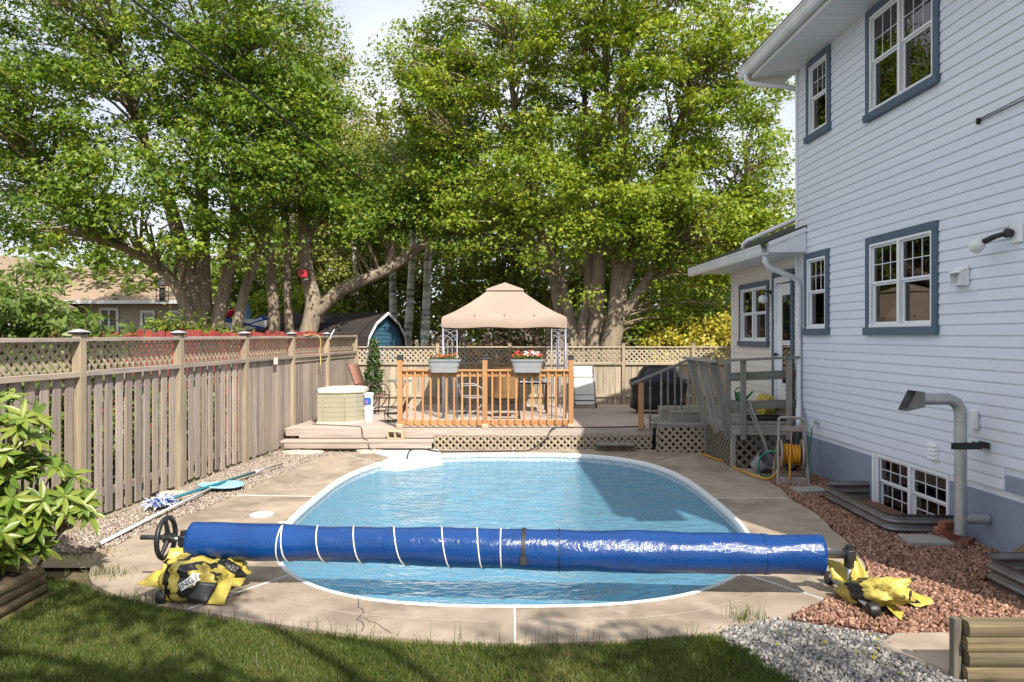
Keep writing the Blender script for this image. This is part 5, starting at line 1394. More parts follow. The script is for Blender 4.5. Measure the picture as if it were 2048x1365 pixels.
# ================================================================ ON THE DECK
# gazebo
gz = thing('gazebo', 'beige canopy gazebo with ornamental grey metal legs on the deck', 'gazebo', (-0.16, 16.3, DZ))
HWX, HWY, EV = 1.30, 1.30, 1.90         # half widths, eave height above the deck
def canopy_mesh():
    V = []; Fc = []; n = 16
    # four sides from eave to the vent ring; sagging between corner and peak
    prof = [(1.0, EV + 0.17), (0.985, EV + 0.215), (0.8, EV + 0.335), (0.6, EV + 0.50), (0.4, EV + 0.69), (0.27, EV + 0.835)]
    per = []
    for side in range(4):
        for k in range(n):
            t = -1 + 2 * k / n
            per.append([(t, -1), (1, t), (-t, 1), (-1, -t)][side])
    m = len(per)
    rings = []
    for j, (s, z) in enumerate([(1.0, EV - 0.01), (1.0, EV + 0.06)] + prof):
        for (px, py) in per:
            tt = px if abs(py) == 1 else py
            sag = 0.03 * (1 - tt * tt) * (1 if 0.3 < s < 0.99 else 0)
            wob = 0.012 * math.sin(px * 7 + py * 3) if j == 0 else 0
            blow = 0.02 * (1 - tt * tt) if j < 2 else 0
            V.append((px * HWX * s * (1 + blow * (abs(px) == 1)), py * HWY * s * (1 + blow * (abs(py) == 1)), z - sag * 0.6 + wob))
    R_ = 2 + len(prof)
    for j in range(R_ - 1):
        for i in range(m): Fc.append([j * m + i, j * m + (i + 1) % m, (j + 1) * m + (i + 1) % m, (j + 1) * m + i])
    return V, Fc
V, Fc = canopy_mesh()
can = mesh_obj('canopy', V, Fc, M['canopy'], gz, True); shade_auto(can.data, 28)
vc = MB(); vc.add([(-.42, -.42, EV + 0.815), (.42, -.42, EV + 0.815), (.42, .42, EV + 0.815), (-.42, .42, EV + 0.815), (-.4, -.4, EV + 0.85), (.4, -.4, EV + 0.85), (.4, .4, EV + 0.85), (-.4, .4, EV + 0.85), (0, 0, EV + 1.02)], [[0, 1, 5, 4], [1, 2, 6, 5], [2, 3, 7, 6], [3, 0, 4, 7], [4, 5, 8], [5, 6, 8], [6, 7, 8], [7, 4, 8]])
vc.build('vent_cap', M['canopy'], can)
for x in (-0.62, 0.0, 0.62): MB().lathe([(0.014, -0.004), (0.014, 0.006)], (x, -HWY * 0.955, EV + 0.245), 8, 0, Matrix.Rotation(R(40), 3, 'X')).build('grommet', M['black_plastic'], can)
def leg_panel(x0, y0, dx, dy):
    """two uprights with arched ornament; (dx, dy) direction to the second upright"""
    mb = MB(); W_ = 0.29; H_ = EV + 0.05
    P = lambda s, z: Vector((x0 + dx * s, y0 + dy * s, z))
    mb.tube([P(0, 0), P(0, H_)], 0.021, 8); mb.tube([P(W_, 0), P(W_, H_)], 0.013, 8)
    for z in (0.12, EV - 0.05, EV + 0.03): mb.tube([P(0, z), P(W_, z)], 0.008, 6)
    for c, f in ((0, 1), (W_, -1)):       # two mirrored arcs crossing near the top
        for rr in (0.30, 0.22):
            pts = [P(min(W_, max(0, c + f * rr * math.cos(a))), EV - 0.42 + rr * 1.15 * math.sin(a)) for a in [k * math.pi / 2 / 8 for k in range(9)]]
            pts = [p for p in pts]
            mb.tube(pts, 0.007, 5)
    for s in (0.34, 0.66): mb.tube([P(W_ * s, 0.12), P(W_ * s, EV - 0.25)], 0.007, 5)
    mb.lathe([(0.045, 0), (0.045, 0.01)], P(0, 0), 10)
    mb.build('leg_panel', M['grey_metal'], gz, True)
for sx in (-1, 1):
    for sy in (-1, 1):
        leg_panel(sx * 1.27, sy * 1.27, -sx, 0)
        leg_panel(sx * 1.27, sy * 1.225, 0, -sy)
fr = MB()
for a, b in (((-1.27, -1.27), (1.27, -1.27)), ((1.27, -1.27), (1.27, 1.27)), ((1.27, 1.27), (-1.27, 1.27)), ((-1.27, 1.27), (-1.27, -1.27))): fr.tube([(a[0], a[1], EV + 0.06), (b[0], b[1], EV + 0.06)], 0.015, 6)
for sx in (-1, 1):
    for sy in (-1, 1): fr.tube([(sx * 1.27, sy * 1.27, EV + 0.06), (sx * .02, sy * .02, EV + 0.93)], 0.014, 6)
fr.build('roof_frame', M['grey_metal'], gz, True)

# flower boxes on the railing
def planter(loc, label, seed, flowers, dense):
    t = thing('flower_box', label, 'planter', loc, 0, 'flower boxes on the deck railing')
    r = random.Random(seed)
    mb = MB(); L0, L1, W0, W1, H = 0.50, 0.60, 0.17, 0.22, 0.245
    zb = -0.02
    prof = [(L0, W0, zb), (L0 + 0.03, W0 + .015, zb + 0.10), (L0 + 0.045, W0 + .02, zb + 0.10), (L1 - .02, W1 - .01, zb + H - 0.04), (L1 + 0.02, W1 + .02, zb + H - 0.04), (L1 + 0.03, W1 + .03, zb + H), (L1 - .01, W1 - .01, zb + H), (L1 - .03, W1 - .03, zb + H - 0.05)]
    V = []; Fc = []; n = 24
    for (l, w_, z) in prof:
        for k in range(n):
            a = 2 * math.pi * (k + .5) / n; c, s = math.cos(a), math.sin(a)
            V.append((math.copysign(abs(c) ** 0.35, c) * l / 2, math.copysign(abs(s) ** 0.5, s) * w_ / 2, z))
    for j in range(len(prof) - 1):
        for k in range(n): Fc.append([j * n + k, j * n + (k + 1) % n, (j + 1) * n + (k + 1) % n, (j + 1) * n + k])
    Fc.append(list(range(n))[::-1]); Fc.append([(len(prof) - 1) * n + k for k in range(n)])
    o = mesh_obj('box', V, Fc, M['planter_grey'], t); shade_auto(o.data, 35)
    # foliage
    n = 420 if dense else 300
    c = np.stack([rng.uniform(-.27, .27, n), rng.uniform(-.11, .10, n), zb + H + np.abs(rng.normal(0.03, .04, n))], -1)
    Pl, Fl, av = leaf_arrays(c, 0.045, 0.6, tilt=0.9, kind='kite')
    tag(np_mesh('foliage', Pl, Fl, M['leaf_shrub'], t, attr=av), kind='stuff')
    for key, cnt in flowers:
        fm = MB()
        for k in range(cnt):
            x = r.uniform(-.27, .27); y_ = r.uniform(-.13, .10); z = zb + H + r.uniform(0.03, 0.10) + (0.06 if dense else 0) * (1 - (x / .3) ** 2) * r.random()
            if key == 'flower_white' and dense: x = r.uniform(-.05, .22); z += 0.02
            q = Vector((r.uniform(-.5, .5), r.uniform(-1, -.2), r.uniform(.2, 1))).normalized().to_track_quat('Z', 'Y').to_matrix()
            pet = [Vector((0, 0, 0))]
            m5 = 5; ff = []
            for p in range(m5):
                a = 2 * math.pi * p / m5
                for da, rr in ((-.5, .6), (0, 1.0), (.5, .6)):
                    pet.append(Vector((math.cos(a + da) * rr * .026, math.sin(a + da) * rr * .026, .007 * rr)))
                b = 1 + p * 3; ff += [[0, b, b + 1], [0, b + 1, b + 2]]
            fm.add([q @ v + Vector((x, y_, z)) for v in pet], ff)
        tag(fm.build('flowers', M[key], t), kind='stuff')
    return t

def leaf_arrays(c, size, aspect, tilt=0.6, kind='kite', up=None, val_mean=0.5, val_sd=0.2, droop=0.0, outward=None):
    """many leaves: c (n,3) positions; returns verts, faces, per-vertex value"""
    n = len(c)
    nrm = np.zeros((n, 3)); nrm[:, 2] = 1.0
    if up is not None: nrm = up.copy()
    nrm = nrm + rng.normal(0, tilt, (n, 3)); nrm /= np.linalg.norm(nrm, axis=1)[:, None]
    d = rng.normal(0, 1, (n, 3))
    if outward is not None: d = d * 0.6 + outward
    d[:, 2] -= droop
    d -= nrm * (d * nrm).sum(1)[:, None]; d /= (np.linalg.norm(d, axis=1)[:, None] + 1e-9)
    s = np.cross(nrm, d)
    L = size * rng.uniform(.7, 1.3, n)
    if kind == 'kite':
        tmpl = np.array([(0, 0, 0), (.42, .5, .06), (1, 0, -.05), (.42, -.5, .06)]); F0 = np.array([[0, 1, 2, 3]])
    elif kind == 'maple':
        tmpl = np.array([(0, 0, 0), (.22, .55, .05), (.42, .2, .02), (1, 0, -.1), (.42, -.2, .02), (.22, -.55, .05)]); F0 = np.array([[0, 1, 2, 3, 4, 5]])
    elif kind == 'lance':
        tmpl = np.array([(0, 0.03, 0), (.3, .5, .03), (.7, .4, 0), (1, 0, -.12), (.7, -.4, 0), (.3, -.5, .03)]); F0 = np.array([[0, 1, 2, 3, 4, 5]])
    k = len(tmpl)
    P = c[:, None, :] + (tmpl[None, :, 0, None] - 0.3) * (d * L[:, None])[:, None, :] + tmpl[None, :, 1, None] * (s * (L * aspect)[:, None])[:, None, :] + tmpl[None, :, 2, None] * (nrm * L[:, None])[:, None, :]
    Fc = (F0[None] + (np.arange(n) * k)[:, None, None]).reshape(-1, F0.shape[1])
    val = np.clip(rng.normal(val_mean, val_sd, n), 0, 1)
    return P.reshape(-1, 3), Fc, np.repeat(val, k)
planter((-1.26, 13.46, 1.44), 'grey flower box with small orange red blooms on the left railing section', 3, (('flower_orange', 16), ('flower_red', 8), ('flower_white', 5)), False)
planter((0.28, 13.46, 1.44), 'grey flower box overflowing with red and white blooms', 5, (('flower_red', 46), ('flower_white', 24)), True)

# patio chairs
def sling_chair(loc, rz, label, cloth, frame, group='patio chairs on the deck'):
    t = thing('patio_chair', label, 'chair', loc, rz, group)   # faces local +x
    hw = 0.27
    def sheet(name, pts, mat):
        V = []; Fc = []; n = len(pts)
        for side in (0, .012):
            for (x, z) in pts:
                for y_ in (-hw + .02, hw - .02): V.append((x, y_, z - side))
        o_ = n * 2
        for i in range(n - 1):
            a = 2 * i; Fc.append([a, a + 2, a + 3, a + 1]); Fc.append([o_ + a, o_ + a + 1, o_ + a + 3, o_ + a + 2])
            Fc.append([a, o_ + a, o_ + a + 2, a + 2]); Fc.append([a + 1, a + 3, o_ + a + 3, o_ + a + 1])
        return mesh_obj(name, V, Fc, mat, t, True)
    sheet('seat', [(-.22, .40), (0.0, .385), (.2, .40), (.27, .385)], cloth)
    sheet('backrest', [(-.23, .44), (-.30, .62), (-.37, .84), (-.45, 1.04), (-.48, 1.08)], cloth)
    for s in (-1, 1):
        y_ = s * hw
        fm = MB(); fm.tube([(-.50, y_, 1.10), (-.45, y_, 1.04), (-.30, y_, .62), (-.22, y_, .41), (.0, y_, .39), (.2, y_, .40), (.28, y_, .38)], 0.013, 8)
        fm.build('side_rail', frame, t, True)
        MB().tube([(-.32, y_ * 1.06, .62), (-.2, y_ * 1.06, .66), (.08, y_ * 1.06, .66), (.24, y_ * 1.06, .58), (.30, y_ * 1.06, .42), (.26, y_ * 1.06, .02)], 0.013, 8).build('arm', frame, t, True)
        MB().tube([(.30, y_ * 1.06, .40), (.1, y_ * 1.06, .12), (-.2, y_ * 1.06, .015), (-.40, y_ * 1.06, .014), (.2, y_ * 1.06, .014)], 0.012, 8).build('rocker_leg', frame, t, True)
    MB().tube([(.26, -hw, .05), (.26, hw, .05)], 0.010, 6).tube([(-.35, -hw, .015), (-.35, hw, .015)], 0.010, 6).build('stretcher', frame, t, True)
    return t
sling_chair((-3.12, 16.2, DZ), R(-12), 'brown sling patio chair beside the beige storage box', M['sling_brown'], M['dark_metal'])
sling_chair((-0.88, 15.75, DZ), R(8), 'brown sling patio chair left of the dining table under the gazebo', M['sling_brown'], M['grey_metal'])
sling_chair((-0.13, 15.35, DZ), R(92), 'tan sling patio chair with its back to the pool', M['sling_tan'], M['dark_metal'])
sling_chair((-2.35, 14.55, DZ), R(200), 'low dark framed chair half hidden by the left railing', M['black_rubber'], M['dark_metal']).scale = (0.62, 0.62, 0.42)
# dining table under the gazebo
dt = thing('dining_table', 'pale topped patio dining table under the gazebo', 'table', (0.25, 16.45, DZ))
MB().box((0, 0, 0.70), (1.25, 0.85, 0.035), None, 0, 0.012).build('table_top', M['white_cap'], dt)
MB().box((0, 0, 0.66), (1.18, 0.78, 0.03)).build('apron', M['dark_metal'], dt)
for sx in (-1, 1):
    for sy in (-1, 1): beam('leg', (sx * .52, sy * .34, 0), (sx * .55, sy * .36, 0.66), 0.045, 0.045, M['dark_metal'], dt)
# bistro table
bt = thing('bistro_table', 'round high bistro table with thin bent metal legs', 'table', (-2.62, 16.9, DZ))
MB().lathe([(0.0, 0.655), (0.27, 0.655), (0.285, 0.665), (0.285, 0.685), (0.27, 0.695), (0, 0.695)], (0, 0, 0), 28).build('table_top', M['galv'], bt, auto=40)
for k in range(3):
    a = 0.6 + k * 2.094; c, s = math.cos(a), math.sin(a)
    MB().tube([(c * .16, s * .16, .66), (c * .05, s * .05, .45), (c * .05, s * .05, .36), (c * .14, s * .14, .15), (c * .26, s * .26, 0.01)], 0.009, 7).build('leg', M['dark_metal'], bt, True)
MB().tube([(math.cos(a) * .055, math.sin(a) * .055, .40) for a in [k * 6.283 / 14 for k in range(14)]], 0.007, 6, closed=True).build('ring', M['dark_metal'], bt, True)
# storage box
sb = thing('storage_box', 'beige ribbed resin storage box with a domed pale lid', 'storage box', (-3.36, 14.42, DZ))
pl = [(-.42, -.36), (.12, -.36), (.30, -.20), (.42, .02), (.42, .36), (-.42, .36)]
def inset(pl, k): return [(x * k, y_ * k) for x, y_ in pl]
MB().prism(inset(pl, 1.03), 0.0, 0.05).build('base', M['box_lid'], sb)
bb = MB()
for k in range(6): bb.prism(inset(pl, 0.985 if k % 1 == 0 else 1), 0.051 + k * 0.093, 0.051 + k * 0.093 + 0.088); 
for k in range(6): bb.prism(inset(pl, 0.97), 0.05 + k * 0.093 + 0.086, 0.05 + k * 0.093 + 0.095)
for x in (-.3, .12): bb.box((x, -0.358, 0.30), (0.012, 0.02, 0.44))
bb.build('body', M['box_beige'], sb)
ld = MB(); rg = [(1.05, 0.605), (1.06, 0.65), (1.04, 0.675), (0.9, 0.70), (0.6, 0.715), (0.25, 0.725)]
pl2 = []
for i in range(len(pl)):
    a, b = Vector(pl[i] + (0,)), Vector(pl[(i + 1) % len(pl)] + (0,))
    for t in (0.08, .36, .64, .92): q = a.lerp(b, t); pl2.append((q.x, q.y))
m = len(pl2); V = []; Fc = []
for s, z in rg:
    for x, y_ in pl2: V.append((x * s, y_ * s, z + 0.012 * mnoise.noise((x * 5, y_ * 5, z * 3))))
for j in range(len(rg) - 1):
    for k in range(m): Fc.append([j * m + k, j * m + (k + 1) % m, (j + 1) * m + (k + 1) % m, (j + 1) * m + k])
Fc.append(list(range(m))[::-1]); Fc.append([(len(rg) - 1) * m + k for k in range(m)])
lo_ = mesh_obj('lid', V, Fc, M['box_lid'], sb); shade_auto(lo_.data, 40)
# buckets, one on top of the other
def bucket(z, label, cap):
    b = thing('bucket', label, 'bucket', (-2.86, 14.45, z), 0, 'stacked white buckets')
    MB().lathe([(0.085, 0.0), (0.088, 0.01), (0.098, 0.235), (0.105, 0.24), (0.105, 0.265), (0.1, 0.27), (0.095, 0.275)] if not cap else [(0.088, 0.0), (0.098, 0.23), (0.106, 0.235), (0.106, 0.26), (0.1, 0.262)], (0, 0, 0), 24).build('pail', M['white_plastic'], b, auto=35)
    MB().lathe([(0.0, 0.262), (0.108, 0.262), (0.11, 0.285), (0.10, 0.292), (0, 0.292)], (0, 0, 0), 24).build('lid', M['white_plastic'], b, auto=35)
    return b
bucket(DZ, 'plain white bucket, the lower of two stacked beside the storage box', False)
b2 = bucket(DZ + 0.293, 'white bucket with a blue and purple label, stacked on another', True)
def arc_label(a0, a1, z0, z1, r, mat, name, parent):
    V = []; Fc = []; n = 10
    for i in range(n + 1):
        a = a0 + (a1 - a0) * i / n
        V += [(r * math.cos(a), r * math.sin(a), z0), (r * math.cos(a), r * math.sin(a), z1)]
    for i in range(n): Fc.append([2 * i, 2 * i + 2, 2 * i + 3, 2 * i + 1])
    return mesh_obj(name, V, Fc, mat, parent, True)
arc_label(R(225), R(310), 0.06, 0.20, 0.0985, M['blue_label'], 'label', b2)
arc_label(R(240), R(275), 0.08, 0.16, 0.0995, M['purple_label'], 'label', b2)
# concrete block on the step
cb = MB()
for x0, x1, y0, y1 in ((-.19, .19, -.095, -.065), (-.19, .19, .065, .095), (-.19, -.16, -.065, .065), (.16, .19, -.065, .065), (-.015, .015, -.065, .065)):
    cb.box(((x0 + x1) / 2, 0, (y0 + y1) / 2 + 0.095), (x1 - x0, 0.15, y1 - y0), None, 0, 0.004)
o = cb.build('concrete_block', M['block']); o.location = (-2.13, 13.30, 0.204); o.rotation_euler = (0, 0, R(-10)); o.scale = (0.78, 1.0, 0.85)
tag(o, 'hollow concrete block lying on the deck step', 'block')
# folded lounger leaning on the fence
lg = thing('folded_lounger', 'folded lounger with white mesh leaning on the back fence', 'lounger', (1.73, 17.5, DZ))
for (z0, z1, y0, y1) in ((0.30, 0.98, -.12, .25), (0.06, 0.30, -.32, -.13)):
    V = [(-.22, y0, z0), (.22, y0, z0), (.22, y1, z1), (-.22, y1, z1), (-.22, y0 + .015, z0), (.22, y0 + .015, z0), (.22, y1 + .015, z1), (-.22, y1 + .015, z1)]
    mesh_obj('mesh_panel', V, [[0, 1, 2, 3], [7, 6, 5, 4], [0, 4, 5, 1], [1, 5, 6, 2], [2, 6, 7, 3], [3, 7, 4, 0]], M['sling_white'], lg)
for s in (-1, 1):
    MB().tube([(s * .245, -.34, 0.02), (s * .245, -.12, .30), (s * .245, .26, 1.0)], 0.014, 8).build('rail', M['grey_metal'], lg, True)
    MB().tube([(s * .27, -.30, 0.02), (s * .27, .05, .55), (s * .27, .10, .86), (s * .26, .2, .90)], 0.013, 8).build('arm', M['grey_metal'], lg, True)
    MB().lathe([(0, -.02), (.05, -.02), (.055, 0), (.05, .02), (0, .02)], (s * .27, -.28, .056), 14, 0, Matrix.Rotation(R(90), 3, 'Y')).build('wheel', M['black_plastic'], lg, auto=40)
for z, y_ in ((0.30, -.125), (0.72, .10), (0.99, .255), (0.18, -.24), (0.08, -.32)): MB().tube([(-.25, y_, z), (.25, y_, z)], 0.011, 6).build('crossbar', M['dark_metal'], lg, True)
# covered barbecue
bq = thing('barbecue', 'barbecue under a black fitted cover at the right end of the deck', 'barbecue', (3.28, 16.2, DZ))
V = []; Fc = []; n = 36
pr = [(0.60, 0.30, 0.10), (0.59, 0.29, 0.30), (0.60, 0.30, 0.55), (0.66, 0.33, 0.66), (0.64, 0.33, 0.74), (0.46, 0.31, 0.80), (0.41, 0.29, 0.92), (0.33, 0.22, 1.02), (0.15, 0.1, 1.045)]
for j, (a_, b_, z) in enumerate(pr):
    for k in range(n):
        t = 2 * math.pi * k / n; c, s = math.cos(t), math.sin(t)
        wv = 1 + (0.035 * math.sin(t * 7 + j) + 0.03 * math.sin(t * 13)) * (1 if j < 4 else .3)
        V.append((math.copysign(abs(c) ** .55, c) * a_ * wv, math.copysign(abs(s) ** .55, s) * b_ * wv, z + 0.012 * math.sin(t * 5 + j)))
for j in range(len(pr) - 1):
    for k in range(n): Fc.append([j * n + k, j * n + (k + 1) % n, (j + 1) * n + (k + 1) % n, (j + 1) * n + k])
Fc.append([(len(pr) - 1) * n + k for k in range(n)]); Fc.append(list(range(n))[::-1])
mesh_obj('cover', V, Fc, M['bbq_cover'], bq, True)
for sx in (-1, 1):
    for sy in (-1, 1): beam('leg', (sx * .45, sy * .2, 0), (sx * .45, sy * .2, 0.16), 0.04, 0.04, M['black_plastic'], bq)

# ---------------------------------------------------------------- hoses, hose reel, things at the landing
hr = thing('hose_reel', 'taupe plastic hose reel cart wound with yellow hose', 'hose reel', (4.0, 10.38, 0), R(-14))
for s in (-1, 1):
    fm = MB(); pts = [(s * .20, -.16, 0.0), (s * .185, -.06, .40), (s * .165, .03, .86), (s * .16, .06, .90)]
    for a, b in zip(pts[:-1], pts[1:]): fm.seg(a, b, 0.035, 0.075, 0, 0.006)
    pts = [(s * .215, .26, 0.0), (s * .20, .20, .25), (s * .185, .0, .52)]
    for a, b in zip(pts[:-1], pts[1:]): fm.seg(a, b, 0.032, 0.06, 0, 0.006)
    fm.build('side_frame', M['grey_plastic'], hr)
    MB().lathe([(0.0, -.012), (0.06, -.012), (0.20, -.008), (0.215, -.014), (0.22, 0), (0.215, .014), (0.20, .008), (0.06, .012), (0, .012)], (s * .145, 0.02, .40), 28, 0, Matrix.Rotation(R(90), 3, 'Y')).build('flange', M['grey_plastic'], hr, auto=35)
MB().tube([(-.2, .02, .40), (.2, .02, .40)], 0.05, 14).build('drum', M['grey_plastic'], hr, True)
MB().box((0, -.16, .055), (.36, .04, .10), None, 0, .008).build('base_bar', M['grey_plastic'], hr)
MB().box((0, .24, .05), (.40, .04, .06), None, 0, .008).build('base_bar', M['grey_plastic'], hr)
MB().box((0, .03, .76), (.34, .035, .07), None, 0, .01).build('tray_bar', M['grey_plastic'], hr)
MB().tube([(-.17, .06, .88), (-.15, .06, .915), (0, .06, .925), (.15, .06, .915), (.17, .06, .88)], 0.02, 10).build('handle', M['grey_plastic'], hr, True)
MB().tube([(0, .03, .45), (0, .03, .74)], 0.013, 8).build('guide_bar', M['grey_plastic'], hr, True)
yh = thing('garden_hose', 'yellow hose wound on the reel cart and trailing over the red stones', 'hose', (4.0, 10.38, 0.4), R(-14))
wp = []; r3 = random.Random(9)
for layer, rr in ((0, .075), (1, .105), (2, .135)):
    for k in range(10 * 16):
        t = k / 160; t2 = t if layer % 2 == 0 else 1 - t
        a = k * 2 * math.pi / 16
        wp.append((-.115 + .23 * t2 + .008 * math.sin(a + k * .21), .02 + (rr + .006 * math.sin(k * .37)) * math.cos(a), (rr + .006 * math.sin(k * .37)) * math.sin(a)))
MB().tube(wp, 0.0135, 6).build('coil', M['yellow_hose'], yh, True)
def spline(P, n=12):
    P = [Vector(p) for p in P]; out = []
    Q = [P[0] * 2 - P[1]] + P + [P[-1] * 2 - P[-2]]
    for i in range(len(P) - 1):
        a, b, c, d = Q[i:i + 4]
        for k in range(n):
            t = k / n
            out.append(0.5 * ((2 * b) + (c - a) * t + (2 * a - 5 * b + 4 * c - d) * t * t + (3 * b - a - 3 * c + d) * t ** 3))
    return out + [P[-1]]
Minv = yh.matrix_basis.inverted()
tail = [(3.33, 12.75, .03), (3.42, 12.2, .03), (3.56, 11.75, .03), (3.50, 11.45, .03), (3.52, 11.1, .035), (3.56, 10.72, .04), (3.70, 10.42, .05), (3.80, 10.33, .22), (3.85, 10.36, .42), (3.90, 10.40, .52)]
MB().tube([Minv @ p for p in spline(tail)], 0.0145, 8).build('trailing_hose', M['yellow_hose'], yh, True)
MB().tube([Minv @ p for p in spline([(3.95, 10.28, .52), (3.92, 10.23, .38), (3.91, 10.20, .20), (3.90, 10.19, .07)])], 0.0145, 8).build('hanging_end', M['yellow_hose'], yh, True)
Hm = house.matrix_basis
tapw = Hm @ W(0.78, 0.125, 0.73)
gh = MB().tube(spline([tapw, tapw + Vector((-.01, -.01, -.12)), tapw + Vector((-.03, 0.02, -.4)), (4.42, 10.72, .12), (4.33, 10.6, .03), (4.15, 10.75, .03), (3.95, 10.62, .03), (3.72, 10.70, .03), (3.63, 10.66, .12), (3.62, 10.60, .30), (3.70, 10.50, .42), (3.80, 10.43, .43)]), 0.0135, 8).build('green_hose', M['green_hose'], None, True)
tag(gh, 'green hose running from the wall tap to the reel cart', 'hose')
bh = MB().tube(spline([(-1.75, 12.0, -.30), (-1.76, 12.1, -.05), (-1.74, 12.3, .14), (-1.6, 12.62, .13), (-1.35, 12.9, .05), (-0.9, 13.05, .018), (0.0, 13.12, .018), (0.35, 13.2, .03), (0.62, 13.38, .2), (0.75, 13.43, .38), (0.95, 13.47, .402), (1.6, 13.5, .398), (2.5, 13.6, .398)]), 0.0125, 8).build('black_hose', M['black_rubber'], None, True)
tag(bh, 'black hose running from the pool steps up onto the deck', 'hose')
wc_ = MB().tube(spline([(-3.85, 14.0, .395), (-3.5, 13.9, .392), (-3.1, 13.75, .392), (-2.85, 13.6, .392), (-2.78, 13.42, .37), (-2.72, 13.30, .212), (-2.62, 13.12, .21), (-2.58, 13.07, .1), (-2.5, 12.98, .04)]), 0.007, 6).build('power_cord', M['black_rubber'], None, True)
tag(wc_, 'thin black cord trailing down the deck steps', 'cord')
# small metal plant stand with watering can, yellow bag, boot tray
ps = thing('plant_stand', 'low metal stand on the landing holding a watering can', 'stand', (4.12, 13.05, 0.721))
MB().box((0, 0, .20), (.42, .30, .02), None, 0, .004).build('shelf', M['dark_metal'], ps)
for sx in (-1, 1):
    for sy in (-1, 1): MB().tube([(sx * .19, sy * .13, 0), (sx * .19, sy * .13, .2)], .009, 6).build('leg', M['dark_metal'], ps)
wk = thing('watering_can', 'green plastic watering can on the low stand by the door', 'watering can', (4.12, 13.05, 0.932))
MB().lathe([(.085, 0), (.095, .02), (.092, .12), (.075, .155), (.05, .16)], (0, 0, 0), 20).build('body', M['green_plastic'], wk, auto=35)
MB().tube([(.08, -.01, .03), (.15, -.03, .11), (.20, -.04, .17)], [.026, .018, .02], 10).build('spout', M['green_plastic'], wk, True)
MB().tube([(.02, 0, .15), (.0, 0, .22), (-.06, 0, .235), (-.11, 0, .17), (-.09, 0, .06)], .012, 8).build('handle', M['green_plastic'], wk, True)
yb = lump('soil_bag', (4.36, 12.45, 0.90), (0.12, 0.16, 0.19), Matrix.Rotation(R(20), 3, 'Z'), 2.2, M['yellow_bag'], None, 0.3, flat=0.722)
tag(yb, 'bright yellow bag standing next to the house door', 'bag')
tr = MB(); tr.box((4.15, 11.95, 0.735), (.62, .42, .022), None, 0, .01)
for (c, d) in (((4.15, 11.74, .757), (.62, .02, .03)), ((4.15, 12.16, .757), (.62, .02, .03)), ((3.84, 11.95, .757), (.02, .40, .03)), ((4.46, 11.95, .757), (.02, .40, .03))): tr.box(c, d)
tag(tr.build('boot_tray', M['black_plastic']), 'black boot tray on the landing floor', 'tray')
tb = thing('plastic_tub', 'tilted pale grey tub lying against the landing skirt', 'tub', (3.80, 11.06, 0.15))
o = MB().lathe([(.10, 0), (.11, .005), (.15, .22), (.16, .225), (.16, .24), (.148, .24), (.105, .012), (0, .012)], (0, 0, -.11), 22).build('shell', M['grey_metal'], tb, auto=35); o.rotation_euler = (R(52), 0, R(35))
wt = thing('wooden_tool', 'long handled weathered wooden tool leaning on the landing rail', 'garden tool', (3.90, 11.0, 0))
MB().tube([(-.20, .33, 1.10), (-.12, .25, .82), (-.02, .10, .42), (.06, 0, .02)], [.016, .02, .024, .026], 8).build('handle', M['greywood'], wt, True)
MB().tube([(-.20, .34, .98), (-.14, .28, .78), (-.06, .16, .55)], [.014, .016, .02], 8).build('brace', M['greywood'], wt, True)

# ---------------------------------------------------------------- window wells, bricks, pavers, timbers
def well(name, label, path, z0, z1):
    """corrugated sheet along a plan polyline"""
    P = []
    pts = [Vector((x, y_, 0)) for x, y_ in path]
    for i, p in enumerate(pts):           # round the corners
        if 0 < i < len(pts) - 1:
            a = (pts[i - 1] - p).normalized(); b = (pts[i + 1] - p).normalized(); r_ = 0.12
            for k in range(7):
                t = k / 6; q0 = p + a * r_ * (1 - t); q1 = p + b * r_ * t; P.append(q0.lerp(q1, t) if True else p)
        else: P.append(p)
    n = len(P); m = 25; V = []; Fc = []
    for side in (0, 1):
        for i, p in enumerate(P):
            t = (P[min(i + 1, n - 1)] - P[max(i - 1, 0)]).normalized(); nr = Vector((t.y, -t.x, 0))
            for j in range(m):
                f = j / (m - 1)
                V.append(p + nr * (0.022 * math.cos(f * 2 * math.pi * 3.0) + (0.004 if side else 0)) + Vector((0, 0, z0 + (z1 - z0) * f)))
    o_ = n * m
    for i in range(n - 1):
        for j in range(m - 1):
            q = [i * m + j, (i + 1) * m + j, (i + 1) * m + j + 1, i * m + j + 1]
            Fc.append(q[::-1]); Fc.append([x + o_ for x in q])
        for j in (0, m - 1): Fc.append([i * m + j, (i + 1) * m + j, (i + 1) * m + j + o_, i * m + j + o_])
    o = mesh_obj(name, V, Fc, M['galv_dark'], None, True)
    return tag(o, label, 'window well', 'corrugated window wells')
well('window_well', 'corrugated steel well around the white basement window', [(4.66, 9.42), (4.04, 9.40), (4.02, 7.72), (4.67, 7.66)], -0.05, 0.21)
well('window_well', 'corrugated steel well cut off by the right photo edge', [(4.74, 6.28), (4.08, 6.26), (4.10, 4.6), (4.80, 4.55)], -0.05, 0.22)
for i, (x, y_, z, rz) in enumerate(((4.46, 7.42, 0.035, 5), (4.44, 7.43, 0.105, -8), (4.47, 7.41, 0.175, 12), (4.58, 7.30, 0.03, 40))):
    o = MB().box((0, 0, 0), (.20, .095, .065), None, 0, .004).build('brick', M['brick']); o.location = (x, y_, z); o.rotation_euler = (0, 0, R(rz))
    tag(o, ('lowest red brick of the stack beside the window well', 'middle red brick of the stack beside the window well', 'top red brick of the stack beside the window well', 'loose red brick lying at the foot of the exhaust pipe')[i], 'brick', 'bricks beside the window well')
